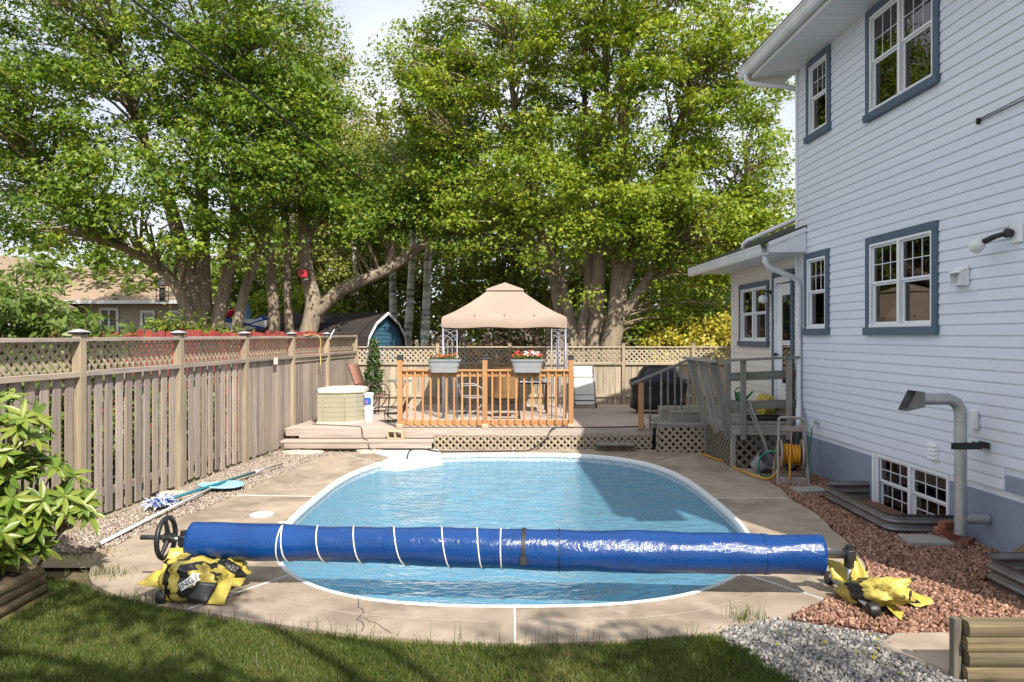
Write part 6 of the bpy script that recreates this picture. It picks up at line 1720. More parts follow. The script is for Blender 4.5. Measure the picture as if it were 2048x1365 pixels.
for i, (x, y_, sx, sy, rz, lab) in enumerate(((4.18, 7.33, .42, .30, -6, 'grey square paver on the red stones below the window well'), (3.99, 9.72, .42, .30, 8, 'grey square paver on the red stones near the hose reel'))):
    o = MB().box((0, 0, 0), (sx, sy, .05), None, 0, .006).build('paver', M['paver']); o.location = (x, y_, .028); o.rotation_euler = (0, 0, R(rz)); tag(o, lab, 'paver', 'pavers on the red stones')
sl = MB().prism([(2.68, 5.07), (3.4, 5.09), (3.3, 4.52), (2.72, 4.52), (2.45, 4.86)], -0.03, 0.022).build('concrete_slab', M['concrete']); tag(sl, 'short concrete slab between grey gravel and the timber edging', 'slab')
lgw = MB().tube([(4.42, 6.46, .03), (4.55, 6.42, .16), (4.64, 6.40, .27)], [.085, .08, .06], 12).build('log', M['log'], None, True); tag(lgw, 'short split log leaning against the foundation wall', 'log')
tw = thing('timber_edging', 'low retaining edge of four stacked landscape timbers at the right', 'timber wall', (3.6, 4.46, 0))
for k in range(4):
    t = MB(); h = 0.092; y0 = 0.0; n = 10
    pro = [(-.048, 0.004), (-.056, h * .3), (-.056, h * .7), (-.04, h - .004), (.04, h - .004), (.056, h * .7), (.056, h * .3), (.048, 0.004)]
    xs = (-.83 + .012 * (k % 2), 1.6); V = []; 
    for x in xs: V += [(x, a, b + k * h - .01) for a, b in pro]
    m = len(pro); t.add(V, [[i, m + i, m + (i + 1) % m, (i + 1) % m] for i in range(m)] + [list(range(m)), list(range(m, 2 * m))[::-1]])
    t.build('timber', M['log'], tw)
for (x) in (-.80,): beam('end_shade_strip', (x - .06, .02, -.03), (x - .06, .02, .36), .05, .05, M['darkgrey_wood'], tw)  # added dark upright standing for the shaded end face of the timbers
lpn = thing('log_planter', 'raised bed edged with three stacked round logs at the left', 'raised bed', (-3.86, 5.0, 0))
for k, z in enumerate((0.035, 0.105, 0.172)):
    MB().tube([(0.03 - .012 * k, -2.4, z), (0.03 - .012 * k, 0.0, z + .004), (0.02 - .012 * k, 0.93, z)], .044, 12).build('log', M['log'], lpn, True)
    MB().tube([(-0.05, 0.95, z), (-1.6, 1.15, z)], .042, 12).build('log', M['log'], lpn, True)
sp = MB(); sp.add([(0, -2.3, .15), (0, .9, .15), (-.5, 1.0, .19), (-1.5, 1.05, .17), (-1.5, -2.3, .17), (-.6, -.6, .2)], [[0, 1, 2, 5], [5, 2, 3, 4], [0, 5, 4]]); sp.build('soil', M['soil'], lpn)
# ================================================================ BACKGROUND STRUCTURES
def clap_wall(mb, x0, x1, y_, z0, z1, m=0, pitch=0.12):
    """front wall of overlapping boards as real steps"""
    z = z0
    while z < z1:
        zt = min(z + pitch, z1)
        mb.add([(x0, y_ - 0.02, z), (x1, y_ - 0.02, z), (x1, y_ - 0.002, zt), (x0, y_ - 0.002, zt), (x0, y_, z), (x1, y_, z)], [[0, 1, 2, 3], [0, 4, 5, 1]], m)
        z += pitch
def far_window(x0, x1, z0, z1, y_, parent, split=True):
    f = MB(); t = 0.10
    for (a, b, c, d) in ((x0 - t, x1 + t, z1, z1 + t), (x0 - t, x1 + t, z0 - t, z0), (x0 - t, x0, z0, z1), (x1, x1 + t, z0, z1)): f.box(((a + b) / 2, y_ - .04, (c + d) / 2), (b - a, .06, d - c))
    if split: f.box(((x0 + x1) / 2, y_ - .035, (z0 + z1) / 2), (.07, .05, z1 - z0))
    w = f.build('window', M['white_trim'], parent)
    MB().box(((x0 + x1) / 2, y_ - .012, (z0 + z1) / 2), (x1 - x0, .01, z1 - z0)).build('pane', M['glass'], w)
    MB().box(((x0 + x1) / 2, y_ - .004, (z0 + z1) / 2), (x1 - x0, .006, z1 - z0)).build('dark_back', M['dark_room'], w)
    return w
nh = thing('neighbour_house', 'beige sided bungalow with a tan hipped roof beyond the left fence', 'house', (-17.5, 30, 0))
wl_ = MB(); clap_wall(wl_, -6.0, 4.4, 0.0, 0, 3.45, 0, 0.115); wl_.box((4.36, 3.5, 1.72), (0.08, 7.0, 3.45)); wl_.box((-6, 3.5, 1.72), (0.08, 7, 3.45))
wl_.build('wall', M['beige_siding'], nh)
rf_ = MB(); rf_.add([(-6.6, -.5, 3.45), (4.9, -.5, 3.45), (4.9, 7.5, 3.45), (-6.6, 7.5, 3.45), (-3.0, 3.5, 5.25), (1.4, 3.5, 5.25)], [[0, 1, 5, 4], [1, 2, 5], [2, 3, 4, 5], [3, 0, 4], [3, 2, 1, 0]])
rf_.build('roof', M['shingle_tan'], nh)
beam('eave_gutter', (-6.6, -.55, 3.47), (4.92, -.55, 3.47), .12, .14, M['white_gutter'], nh)
far_window(0.55, 1.15, 1.9, 3.15, 0, nh)
far_window(2.25, 2.65, 1.95, 3.05, 0, nh, False); far_window(3.45, 3.9, 1.85, 3.05, 0, nh, False)
wg = MB(); wg.add([(-6.5, -3.2, 0), (-.6, -3.2, 0), (-.6, -3.2, 3.4), (-3.6, -3.2, 5.3), (-6.5, -3.2, 3.4), (-6.5, 0, 0), (-.6, 0, 0), (-.6, 0, 3.4), (-3.6, 0, 5.3), (-6.5, 0, 3.4)], [[0, 1, 2, 3, 4], [1, 6, 7, 2], [0, 4, 9, 5]]); wg.build('gable_wing', M['white_trim'], nh)
wr = MB(); wr.add([(-.2, -3.6, 3.2), (-3.6, -3.6, 5.42), (-3.6, 2, 5.42), (-.2, 2, 3.2), (-7, -3.6, 3.2), (-7, 2, 3.2), (-.2, -3.6, 3.1), (-3.6, -3.6, 5.32), (-3.6, 2, 5.32), (-.2, 2, 3.1), (-7, -3.6, 3.1), (-7, 2, 3.1)], [[0, 3, 2, 1], [1, 2, 5, 4], [6, 7, 8, 9], [7, 10, 11, 8], [0, 1, 7, 6], [1, 4, 10, 7], [0, 6, 9, 3], [4, 5, 11, 10]]); wr.build('wing_roof', M['shingle_tan'], nh)
for s in (1,): beam('rake_board', (-3.6, -3.64, 5.37), (-.2, -3.64, 3.13), .06, .2, M['white_gutter'], nh); beam('rake_board', (-3.6, -3.64, 5.37), (-7, -3.64, 3.13), .06, .2, M['white_gutter'], nh)

nh2 = thing('neighbour_house', 'cream sided house with white eaves beyond the back fence', 'house', (8.4, 32, 0))
w2 = MB(); clap_wall(w2, 0.2, 7, 0, 0, 3.6, 0, .16); w2.box((.2, 3, 1.8), (.08, 6, 3.6)); w2.build('wall', M['cream_siding'], nh2)
r2_ = MB(); r2_.add([(-.4, -.5, 3.6), (7.4, -.5, 3.6), (7.4, 3, 4.9), (-.4, 3, 4.9), (7.4, 6.5, 3.6), (-.4, 6.5, 3.6), (-.4, -.5, 3.5), (7.4, -.5, 3.5)], [[0, 1, 2, 3], [3, 2, 4, 5], [0, 3, 5], [1, 4, 2], [6, 7, 1, 0]]); r2_.build('roof', M['shingle_grey'], nh2)
MB().box((3.5, -.25, 3.47), (7.8, .55, .05)).build('soffit', M['white_trim'], nh2); beam('eave_gutter', (-.4, -.53, 3.58), (7.4, -.53, 3.58), .1, .16, M['white_gutter'], nh2)
far_window(0.55, 1.2, 2.1, 3.25, 0, nh2)

sh = thing('garden_shed', 'small blue garden shed with a steep dark gambrel roof', 'shed', (-5.9, 23.5, 0), R(-17))
gx = 1.95; gpro = [(-1.38, 0), (-1.38, 1.35), (-1.18, 2.05), (-.75, 2.42), (0, 2.74), (.75, 2.42), (1.18, 2.05), (1.38, 1.35), (1.38, 0)]
z = 0.0
while z < 2.74:                                   # blue boards of the gable end, clipped to the gambrel outline
    zt = min(z + .125, 2.735)
    def hw_at(zz):
        for (y0, z0), (y1, z1) in zip(gpro[:4], gpro[1:5]):
            if z0 <= zz <= z1 and z1 > z0: return -(y0 + (y1 - y0) * (zz - z0) / (z1 - z0))
        return 0.02
    a, b = hw_at(z + .001), hw_at(zt)
    mesh_obj('gable_board', [(gx + .015, -a, z), (gx + .015, a, z), (gx + .002, b, zt), (gx + .002, -b, zt), (gx - .02, -a, z), (gx - .02, a, z), (gx - .02, b, zt), (gx - .02, -b, zt)], [[0, 1, 2, 3], [0, 4, 5, 1], [1, 5, 6, 2], [2, 6, 7, 3], [3, 7, 4, 0]], M['shed_blue'], sh)
    z += .125
rm = MB()
top = [(-1.48, 1.12), (-1.24, 2.08), (-.78, 2.50), (0, 2.84), (.78, 2.50), (1.24, 2.08), (1.48, 1.12)]
V = []
for x in (-2.6, 2.08): V += [(x, a, b) for a, b in top] + [(x, a * .97, b - .05) for a, b in top]
m = len(top); Fc = []
for i in range(m - 1): Fc += [[i, i + 1, 2 * m + i + 1, 2 * m + i], [m + i, 3 * m + i, 3 * m + i + 1, m + i + 1], [i, m + i, m + i + 1, i + 1], [2 * m + i, 2 * m + i + 1, 3 * m + i + 1, 3 * m + i]]
rm.add(V, Fc); rm.build('roof', M['shingle_dark'], sh)
MB().box((-.3, -1.33, .65), (4.4, .06, 1.3)).box((-.3, 1.33, .65), (4.4, .06, 1.3)).box((-2.5, 0, .9), (.06, 2.6, 1.8)).build('wall', M['shed_blue'], sh)
for (p, q) in zip(top[:-1], top[1:]): beam('trim_board', (2.09, p[0], p[1] - .03), (2.09, q[0], q[1] - .03), .025, .085, M['white_trim'], sh)

um = thing('folded_parasol', 'closed pale blue parasol beyond the red fence', 'parasol', (-8.75, 24, 0))
MB().tube([(0, 0, 0), (0, 0, 3.2)], .025, 8).build('pole', M['white_trim'], um, True)
MB().lathe([(.05, 2.15), (.17, 2.2), (.15, 2.6), (.09, 3.0), (.03, 3.22), (0, 3.25)], (0, 0, 0), 8).build('canopy', M['umbrella_blue'], um)
fl = thing('flag', 'white and blue flag hung between poles beyond the red fence', 'flag', (-9.0, 22.5, 0))
def cloth(name, P, mat, parent, seed, off=0.0, sub=10):
    a, b, c, d = [Vector(p) for p in P]; V = []; Fc = []
    for i in range(sub + 1):
        for j in range(sub + 1):
            u, v = i / sub, j / sub
            p = a.lerp(b, u).lerp(d.lerp(c, u), v); p.y += .08 * math.sin(u * 6 + seed) * math.sin(v * 3.1) + off; p.z -= .12 * math.sin(u * math.pi) * v
            V.append(p)
    for i in range(sub):
        for j in range(sub): q = i * (sub + 1) + j; Fc.append([q, q + sub + 1, q + sub + 2, q + 1])
    return mesh_obj(name, V, Fc, mat, parent, True)
cloth('field', [(-.35, 0, 2.15), (1.35, 0, 2.35), (1.55, 0, 2.72), (-.35, 0, 2.72)], M['white_trim'], fl, 0)
cloth('stripe', [(-.3, 0, 2.15), (-.1, 0, 2.17), (1.55, 0, 2.72), (1.3, 0, 2.72)], M['blue_cloth'], fl, 0, -.03)
cloth('stripe', [(1.1, 0, 2.3), (1.35, 0, 2.35), (-.1, 0, 2.72), (-.33, 0, 2.72)], M['blue_cloth'], fl, 0, -.036)
cloth('shield', [(.42, 0, 2.36), (.72, 0, 2.38), (.72, 0, 2.6), (.42, 0, 2.6)], M['gold_print'], fl, 0, -.07, 4)
MB().tube([(-.36, .02, 0), (-.36, .02, 2.8)], .025, 8).tube([(1.5, .02, 0), (1.57, .02, 2.85)], .025, 8).build('pole', M['white_trim'], fl, True)
bo = thing('covered_boat', 'pale blue tarp covered boat behind the red fence', 'boat', (-10.1, 23.6, 0))
V = []; Fc = []; n = 12
for i in range(n + 1):
    f = i / n; x = -1.6 + 3.8 * f; w_ = .95 * (1 - (max(0, f - .45) / .55) ** 2 * .9); k = 0
    for (a, b) in ((-1, 1.0), (-1.02, 1.75), (-.5, 2.12), (0, 2.3 - .25 * f), (.5, 2.12), (1.02, 1.75), (1, 1.0)): V.append((x, a * w_, b + .25 * f * f - .15 * math.sin(f * 9) * (abs(a) < .6) * .3))
for i in range(n):
    for j in range(6): q = i * 7 + j; Fc.append([q, q + 1, q + 8, q + 7])
Fc += [list(range(7)), [n * 7 + j for j in range(7)][::-1]]
mesh_obj('tarp', V, Fc, M['silver_tarp'], bo, True)
for x in (-1.0, 1.0): beam('trailer_leg', (x, -.6, 0), (x, -.6, 1.05), .1, .1, M['grey_metal'], bo); beam('trailer_leg', (x, .6, 0), (x, .6, 1.05), .1, .1, M['grey_metal'], bo)
rr_ = thing('red_canoe', 'upturned red canoe tip beside the big left tree', 'canoe', (-10.6, 25.5, 0))
MB().tube([(-1.2, 0, 2.35), (-.4, 0, 2.45), (.6, 0, 2.85), (.95, 0, 3.05)], [.25, .28, .16, .03], 10).build('hull', M['red_paint'], rr_, True)
for x in (-.9, .3): beam('rack_post', (x, 0, 0), (x, 0, 2.3), .09, .09, M['greywood'], rr_)
# lantern shaped bird feeder hanging from the big left tree
bfd = thing('bird_feeder', 'bronze lantern bird feeder hanging in front of the left tree', 'bird feeder', (-8.2, 17.0, 2.90))
MB().lathe([(.02, .60), (.03, .57), (.012, .55), (.05, .50), (.09, .47), (.13, .42), (.165, .385), (.165, .375), (0, .375)], (0, 0, 0), 8).build('roof', M['dark_metal'], bfd)
MB().lathe([(0, 0), (.145, 0), (.15, .02), (.0, .025)], (0, 0, 0), 8).build('tray', M['dark_metal'], bfd)
cg = MB()
for k in range(8):
    a = k * math.pi / 4; cg.tube([(.14 * math.cos(a), .14 * math.sin(a), .01), (.14 * math.cos(a), .14 * math.sin(a), .385)], .006, 5)
for z in (.13, .25): cg.tube([(.14 * math.cos(a), .14 * math.sin(a), z) for a in [k * math.pi / 8 for k in range(16)]], .005, 5, closed=True)
cg.build('cage', M['dark_metal'], bfd); MB().tube([(0, 0, .02), (0, 0, .33)], .06, 12).build('seed_tube', M['dark_room'], bfd, True)
MB().tube([(0, 0, .6), (0, .3, 2.6)], .004, 4).build('hanging_wire', M['black_rubber'], bfd)
bhs = thing('bird_house', 'small red and grey bird house in the fork of a tree', 'bird house', (-6.18, 21.4, 3.82), R(20))
MB().box((0, 0, .12), (.24, .2, .22), None, 0, .005).build('box', M['red_paint'], bhs)
rb_ = MB(); rb_.seg((-.24, -.0, .20), (0, 0, .36), .30, .02); rb_.seg((0, 0, .36), (.24, 0, .20), .30, .02); rb_.build('roof', M['galv_dark'], bhs)
MB().lathe([(.03, 0), (.03, .004)], (0, -.1, .13), 12, 0, Matrix.Rotation(R(90), 3, 'X')).build('hole', M['dark_room'], bhs)
# overhead cable
pts = []
A_, B_ = Vector((-4.55, 8.7, 6.13)), Vector((-1.3, 32, 5.0))
for k in range(31):
    t = k / 30; p = A_.lerp(B_, t * 1.0); p.z -= 0.25 * t * (1 - t); pts.append(p)
ext_ = A_ + (A_ - Vector(pts[2])).normalized() * 9; 
cbl = MB().tube([ext_] + pts, .016, 6).build('overhead_cable', M['black_rubber'], None, True); tag(cbl, 'black overhead cable crossing the trees from the upper left', 'cable')
# ================================================================ TREES AND PLANTS
def sample_blobs(blobs, n, shell=2.0):
    w = np.array([b[1][0] * b[1][1] * b[1][2] for b in blobs]) ** 0.8
    if len(blobs[0]) > 2: w = w * np.array([b[2] for b in blobs])
    k = rng.choice(len(blobs), n, p=w / w.sum())
    d = rng.normal(size=(n, 3)); d /= np.linalg.norm(d, axis=1)[:, None]
    r = rng.uniform(0, 1, n) ** (1 / shell)
    cen = np.array([b[0] for b in blobs])[k]; rad = np.array([b[1] for b in blobs])[k]
    return cen + d * r[:, None] * rad, d, k
def spray_leaves(cen, per, rad, flat, size, aspect, kind, tilt, droop, vm=0.5, vs=0.18, cl_sd=0.14):
    """flattened sprays of leaves round each centre; neighbouring leaves share a tone"""
    n = len(cen)
    cnt = rng.poisson(per, n); idx = np.repeat(np.arange(n), cnt); N_ = len(idx)
    d = rng.normal(size=(N_, 3)); d /= np.linalg.norm(d, axis=1)[:, None]
    rr = rng.uniform(0, 1, N_) ** 0.55
    rc = (rad * rng.uniform(.6, 1.35, n))[idx]
    off = d * (rr * rc)[:, None]; off[:, 2] *= flat
    off[:, 2] -= droop * (np.hypot(off[:, 0], off[:, 1]) / rad) ** 2 * rad * 0.5
    c = cen[idx] + off
    up = np.stack([d[:, 0] * .35, d[:, 1] * .35 - .25, np.full(N_, .8)], -1)      # leaves turn a little to the light
    P, Fc, val = leaf_arrays(c, size, aspect, tilt, kind, up=up, val_mean=vm, val_sd=vs, droop=0.5, outward=d)
    k = len(P) // N_
    cl = rng.normal(0, cl_sd, n)[idx]
    val = np.clip(val + np.repeat(cl, k), 0, 1)
    return P, Fc, val
def tree(name, label, base, stems, blobs, n_cl, per, leaf, lmat, bark, rad=0.75, flat=0.5, aspect=0.9, kind='maple', tilt=0.55, droop=0.35, cat='tree', group=None, vm=0.5, branch=True, shell=2.0, br=(0.035, 0.006)):
    t = thing(name, label, cat, base, 0, group)
    B = Vector(base)
    tk = MB(); pts_all = []
    for st in stems:
        P = spline([p[:3] for p in st], 6); rs = np.interp(np.linspace(0, 1, len(P)), np.linspace(0, 1, len(st)), [p[3] for p in st])
        P = [p + Vector((mnoise.noise(p * 0.9) * .08, mnoise.noise(p * 0.9 + Vector((9, 0, 0))) * .08, 0)) * min(1, p.z) for p in P]
        tk.tube(P, list(rs), 10)
        for p, r_ in zip(P, rs): pts_all.append((p.x, p.y, p.z, r_))
    tk.build('trunk', bark, t, True)
    cen, d, kk = sample_blobs(blobs, n_cl, shell)
    cen = cen - np.array(base)
    S = np.array(pts_all)
    if branch:
        bm_ = MB(); S2 = S[S[:, 2] > 1.2]
        for c in cen:
            dist = np.linalg.norm(S2[:, :3] - c, axis=1) + np.where(S2[:, 2] > c[2] - .2, 3.0, 0) + .35 * np.abs(S2[:, 2] - (c[2] - 1.2))
            j = int(np.argmin(dist)); a = Vector(S2[j, :3]); b = Vector(c); L_ = (b - a).length
            mid = a.lerp(b, .5) + Vector((random.uniform(-.12, .12) * L_, random.uniform(-.12, .12) * L_, .10 * L_))
            r0 = min(S2[j, 3] * .7, br[0] * (0.6 + L_ * .28))
            bm_.tube([a, a.lerp(mid, .55) + Vector((0, 0, .03 * L_)), mid, b], [r0, r0 * .75, r0 * .5, br[1]], 5, caps=False)
        bm_.build('branches', bark, t, True)
    P, Fc, val = spray_leaves(cen, per, rad, flat, leaf, aspect, kind, tilt, droop, vm)
    o = np_mesh('crown', P, Fc, lmat, t, attr=val)
    return t

# --- big maple on the left
tree('maple_tree', 'big spreading maple with several trunks behind the red fence', (-9.1, 20.6, 0),
     [[(0.35, 0, 0, .36), (.2, 0, 1.6, .30), (.0, .1, 3.2, .26), (-.7, .3, 5.6, .19), (-1.7, .2, 8.5, .12), (-2.3, 0, 11.5, .06)],
      [(.25, .1, 0, .30), (.25, .15, 2.2, .26), (.15, .3, 4.6, .21), (.3, .2, 8, .14), (.6, .1, 12, .06)],
      [(0.9, 0, 0, .28), (.85, 0, 1.3, .24), (.7, .1, 2.6, .2), (1.1, .2, 4.6, .17), (1.4, 0, 8, .11), (1.8, 0, 12.5, .05)],
      [(.45, -.1, .9, .2), (.1, -.3, 2.4, .18), (-.45, -.5, 3.8, .15), (-2.9, -.8, 5.4, .11), (-4.4, -.6, 7.2, .06)],
      [(.95, .1, 1.2, .16), (1.35, .2, 3.0, .14), (2.0, .3, 5.5, .1), (2.7, .2, 8.5, .05)]],
     [((-11.3, 20, 10.5), (3.8, 3.6, 4.0)), ((-7.6, 20, 10.3), (2.5, 3.2, 4.2)), ((-13.6, 19.6, 7.2), (2.6, 3.0, 3.2)), ((-9.3, 19, 6.2), (3.4, 2.2, 1.8)), ((-6.5, 19.6, 7.2), (1.7, 2.2, 2.4)), ((-10.9, 18.2, 4.9), (1.9, 1.3, .9)), ((-8.0, 18.6, 4.9), (1.0, 1.1, .9)), ((-6.6, 19.0, 4.9), (.8, .9, .9))],
     640, 130, 0.125, M['leaf_maple'], M['bark_maple'], rad=.72, shell=2.6)
# --- leaning tree with the long limb, centre left
tree('maple_tree', 'thick leaning tree with a long low limb reaching right', (-6.6, 22.0, 0),
     [[(0.1, 0, 0, .34), (.3, 0, 1.6, .28), (.55, 0, 2.9, .26), (.3, .1, 4.5, .2), (.2, 0, 8, .12), (.2, 0, 11, .05)],
      [(.5, 0, 2.7, .22), (1.5, -.1, 3.5, .2), (2.9, -.2, 4.1, .17), (4.3, -.3, 5.0, .11), (5.6, -.3, 5.4, .05)],
      [(2.9, -.2, 4.1, .12), (3.2, -.2, 5.6, .08), (3.4, 0, 7.6, .03)], [(4.2, -.3, 4.9, .09), (4.8, -.3, 6.3, .06), (4.7, -.2, 8.2, .025)],
      [(.2, .2, 0, .15), (-.25, .2, 2.4, .13), (-.3, .2, 5, .1), (-.6, 0, 9, .05)],
      [(-.75, .3, 0, .20), (-.75, .3, 3, .17), (-.9, .2, 6, .12), (-1.2, 0, 10, .05)]],
     [((-5.4, 22.4, 6.6), (2.4, 2.0, 2.0)), ((-3.2, 21.8, 6.0), (2.0, 1.3, 1.3)), ((-6.4, 21.6, 8.8), (1.8, 2.0, 2.2)), ((-1.8, 21.6, 7.0), (1.4, 1.4, 1.8)), ((-4.4, 20.9, 5.3), (1.2, .7, .6)), ((-2.0, 21.0, 5.0), (1.1, .7, .7))],
     350, 105, 0.12, M['leaf_maple'], M['bark_maple'], rad=.7)
# --- right pair of maples
tree('maple_tree', 'tall bright green maple with a pale stout trunk right of the gazebo', (3.1, 20.6, 0),
     [[(-.4, 0, 0, .34), (-.35, 0, 1.6, .30), (-.1, 0, 3.0, .26), (0.0, .1, 5.2, .22), (.1, .1, 8.2, .17), (.1, 0, 12.5, .08)],
      [(-.05, 0, 3.2, .2), (.4, 0, 4.6, .16), (.9, .1, 6.2, .12), (2.2, .1, 9.5, .06)],
      [(-.7, .2, 0, .26), (-.75, .2, 1.8, .22), (-.6, .2, 4, .19), (-.45, .1, 7, .14), (-.5, .1, 11, .07)],
      [(.0, 0, 2.6, .15), (.9, -.1, 3.9, .12), (1.9, -.2, 4.9, .09), (3.5, -.2, 6.4, .04)]],
     [((3.4, 20.4, 10.2), (2.9, 3.0, 4.2)), ((6.2, 20.6, 8.9), (1.7, 2.4, 3.6)), ((5.0, 20.0, 5.2), (2.2, 1.9, 1.9)), ((6.7, 20.3, 5.6), (1.1, 1.6, 1.9)), ((3.0, 19.2, 5.6), (1.6, 1.2, 1.4)), ((4.6, 21.0, 2.9), (1.8, .8, 1.4)), ((2.1, 19.0, 3.5), (.9, .5, .45))],
     580, 122, 0.12, M['leaf_maple_light'], M['bark_maple'], rad=.66, shell=2.4, vm=0.52)
tree('maple_tree', 'slender many stemmed maple just behind the gazebo', (1.9, 20.9, 0),
     [[(0, 0, 0, .26), (-.05, 0, 1.2, .23), (-.5, .1, 3.6, .18), (-1.2, .1, 5.6, .14), (-1.7, 0, 8.0, .1), (-2.2, 0, 12, .04)],
      [(.1, .1, 0, .22), (.1, .1, 1.8, .19), (.35, .2, 4.0, .15), (.2, .1, 7.5, .1), (.3, 0, 11.5, .04)],
      [(-.5, 0, 3.4, .12), (-1.6, -.1, 5.2, .09), (-3.2, -.2, 7.2, .05)],
      [(-.1, 0, .8, .15), (-.55, 0, 2.2, .13), (-.9, 0, 4.5, .11), (-2.6, 0, 9.5, .05)]],
     [((0.2, 20.8, 10.6), (2.4, 2.6, 3.4)), ((-2.2, 20.9, 10.0), (1.7, 2.2, 2.8)), ((1.0, 20.0, 6.6), (2.0, 1.6, 1.9)), ((-.6, 20.2, 5.4), (1.6, 1.4, 1.4)), ((1.3, 19.4, 4.4), (1.0, .7, .7)), ((-1.6, 20.5, 7.3), (1.5, 1.4, 1.4))],
     400, 105, 0.115, M['leaf_maple_light'], M['bark_maple'], rad=.66, vm=0.5)
# --- pale poplars and birches behind
tree('poplar_tree', 'tall grey green poplar between the two big maples', (-8.2, 30.5, 0),
     [[(0, 0, 0, .3), (.1, 0, 5, .24), (0, 0, 10, .14), (.2, 0, 15.5, .04)]],
     [((-8.3, 30.5, 11.2), (2.2, 2.0, 5.0)), ((-6.3, 30.8, 9.2), (1.9, 1.8, 4.2)), ((-10.0, 30.5, 8.5), (1.8, 1.8, 4)), ((-5.0, 31, 7.0), (1.5, 1.4, 3.0))],
     360, 105, 0.14, M['leaf_birch'], M['bark_birch'], rad=.75, flat=.8, aspect=.8, kind='kite', vm=.5)
for i, (x, y_, h, lean, lab, bl) in enumerate((
        (-2.95, 24.2, 12.5, .3, 'white birch with the straightest tall trunk left of the gazebo', [((-2.6, 24.2, 9.8), (1.4, 1.4, 2.8)), ((-3.4, 24.4, 7.0), (1.3, 1.2, 1.6))]),
        (-3.75, 25.6, 10.5, .5, 'thin birch leaning right beside the blue shed', [((-3.3, 25.8, 8.6), (1.2, 1.2, 2.2))]),
        (-4.3, 26.5, 9.5, -.2, 'slim birch rising behind the shed roof', [((-4.6, 26.6, 8.0), (1.2, 1.2, 2.0))]),
        (-5.6, 27.5, 9.5, -.8, 'pale birch leaning left behind the shed roof', [((-6.2, 27.4, 8.2), (1.2, 1.2, 2.0))]))):
    tree('birch_tree', lab, (x, y_, 0), [[(0, 0, 0, .17), (lean * .2, 0, 2.5, .15), (lean * .45, .05, 5, .12), (lean, 0, h, .03)]], bl, 90 if i == 0 else 60, 62, .13, M['leaf_birch'], M['bark_birch'], rad=.6, flat=.8, aspect=.8, kind='kite', group='birches behind the shed', vm=.55)

# --- far wood closing the view
def woodland():
    n = 1700
    x = rng.uniform(-34, 26, n); y_ = rng.uniform(30.5, 41, n)
    top = np.interp(x, [-34, -22, -13, -9, -3, 4, 9, 14, 26], [5.0, 5.2, 6.0, 9.5, 12.0, 11.5, 9.0, 7.0, 6.5]) + rng.normal(0, .8, n)
    z = rng.uniform(0, 1, n) ** .8 * top
    P, Fc, val = spray_leaves(np.stack([x, y_, z], -1), 55, 1.25, .7, .30, .85, 'kite', .6, .3, .45, .2, .16)
    o = np_mesh('woodland', P, Fc, M['leaf_wood'], attr=val)
    tag(o, 'distant green wood behind the gardens', 'woodland', kind='stuff')
    tr_ = MB()
    for k in range(46):
        X, Y_ = random.uniform(-30, 20), random.uniform(33, 40); h = float(np.interp(X, [-34, -13, -9, 4, 14, 26], [5, 6, 9.5, 11.5, 7, 6]))
        tr_.tube([(X, Y_, 0), (X + random.uniform(-.3, .3), Y_, h * .5), (X + random.uniform(-.6, .6), Y_, h)], [.2, .15, .04], 6)
    tag(tr_.build('woodland_trunks', M['bark_dark'], o), kind='stuff')
woodland()
# --- understorey right behind the fences
def shrub(name, label, base, blobs, n_cl, per, leaf, lmat, kind='lance', aspect=.38, rad=.3, tilt=.6, cat='shrub', vm=.5, flat=.8, twig=True, group=None):
    t = thing(name, label, cat, base, 0, group)
    cen, d, kk = sample_blobs(blobs, n_cl, 2.2)
    cen[:, 2] = np.maximum(cen[:, 2], .08); cen = cen - np.array(base)
    if twig:
        tm = MB()
        for c in cen[::2]:
            a = Vector((c[0] * .25, c[1] * .25, 0)); b = Vector(c); tm.tube([a, a.lerp(b, .5) + Vector((0, 0, .1)), b], [.016, .011, .004], 4, caps=False)
        tm.build('stems', M['twig'], t, True)
    P, Fc, val = spray_leaves(cen, per, rad, flat, leaf, aspect, kind, tilt, .2, vm)
    np_mesh('foliage', P, Fc, lmat, t, attr=val)
    return t
shrub('leafy_shrub', 'large leafy shrub rising above the near end of the left fence', (-6.9, 10.4, 0), [((-7.4, 10.5, 2.3), (1.3, .9, 1.1)), ((-6.5, 10.6, 1.9), (.8, .8, .9)), ((-8.3, 10.6, 1.9), (1.0, .9, 1.3)), ((-6.0, 10.5, 1.4), (.5, .6, .7)), ((-7.1, 10.3, 1.0), (1.5, .8, .9))], 240, 46, .13, M['leaf_shrub'], rad=.32)
shrub('leafy_shrub', 'tangled green vines behind the left fence boards', (-5.9, 10.2, 0), [((-6.1, 8.8, .9), (.5, 1.3, .9)), ((-5.9, 11.2, .8), (.5, 1.6, .8)), ((-6.3, 7.2, 1.0), (.5, 1.0, 1.0)), ((-5.6, 13.0, .6), (.4, 1.2, .6))], 190, 40, .11, M['leaf_shrub'], rad=.28, kind='kite', aspect=.8, vm=.6)
shrub('yellow_bush', 'golden yellow bush above the back fence', (5.2, 20.2, 0), [((4.9, 20.2, 1.75), (1.25, .7, .75)), ((5.9, 20.3, 1.9), (.8, .6, .85)), ((4.2, 20.2, 1.5), (.6, .5, .55))], 190, 46, .11, M['leaf_yellow'], rad=.3, kind='kite', aspect=.75, cat='bush')
shrub('garden_bush', 'dark green bush at the foot of the big left maple', (-8.6, 18.6, 0), [((-8.7, 18.6, 1.9), (1.2, .6, .8)), ((-7.6, 18.9, 1.7), (.9, .6, .8))], 90, 40, .13, M['leaf_wood'], rad=.32, cat='bush')
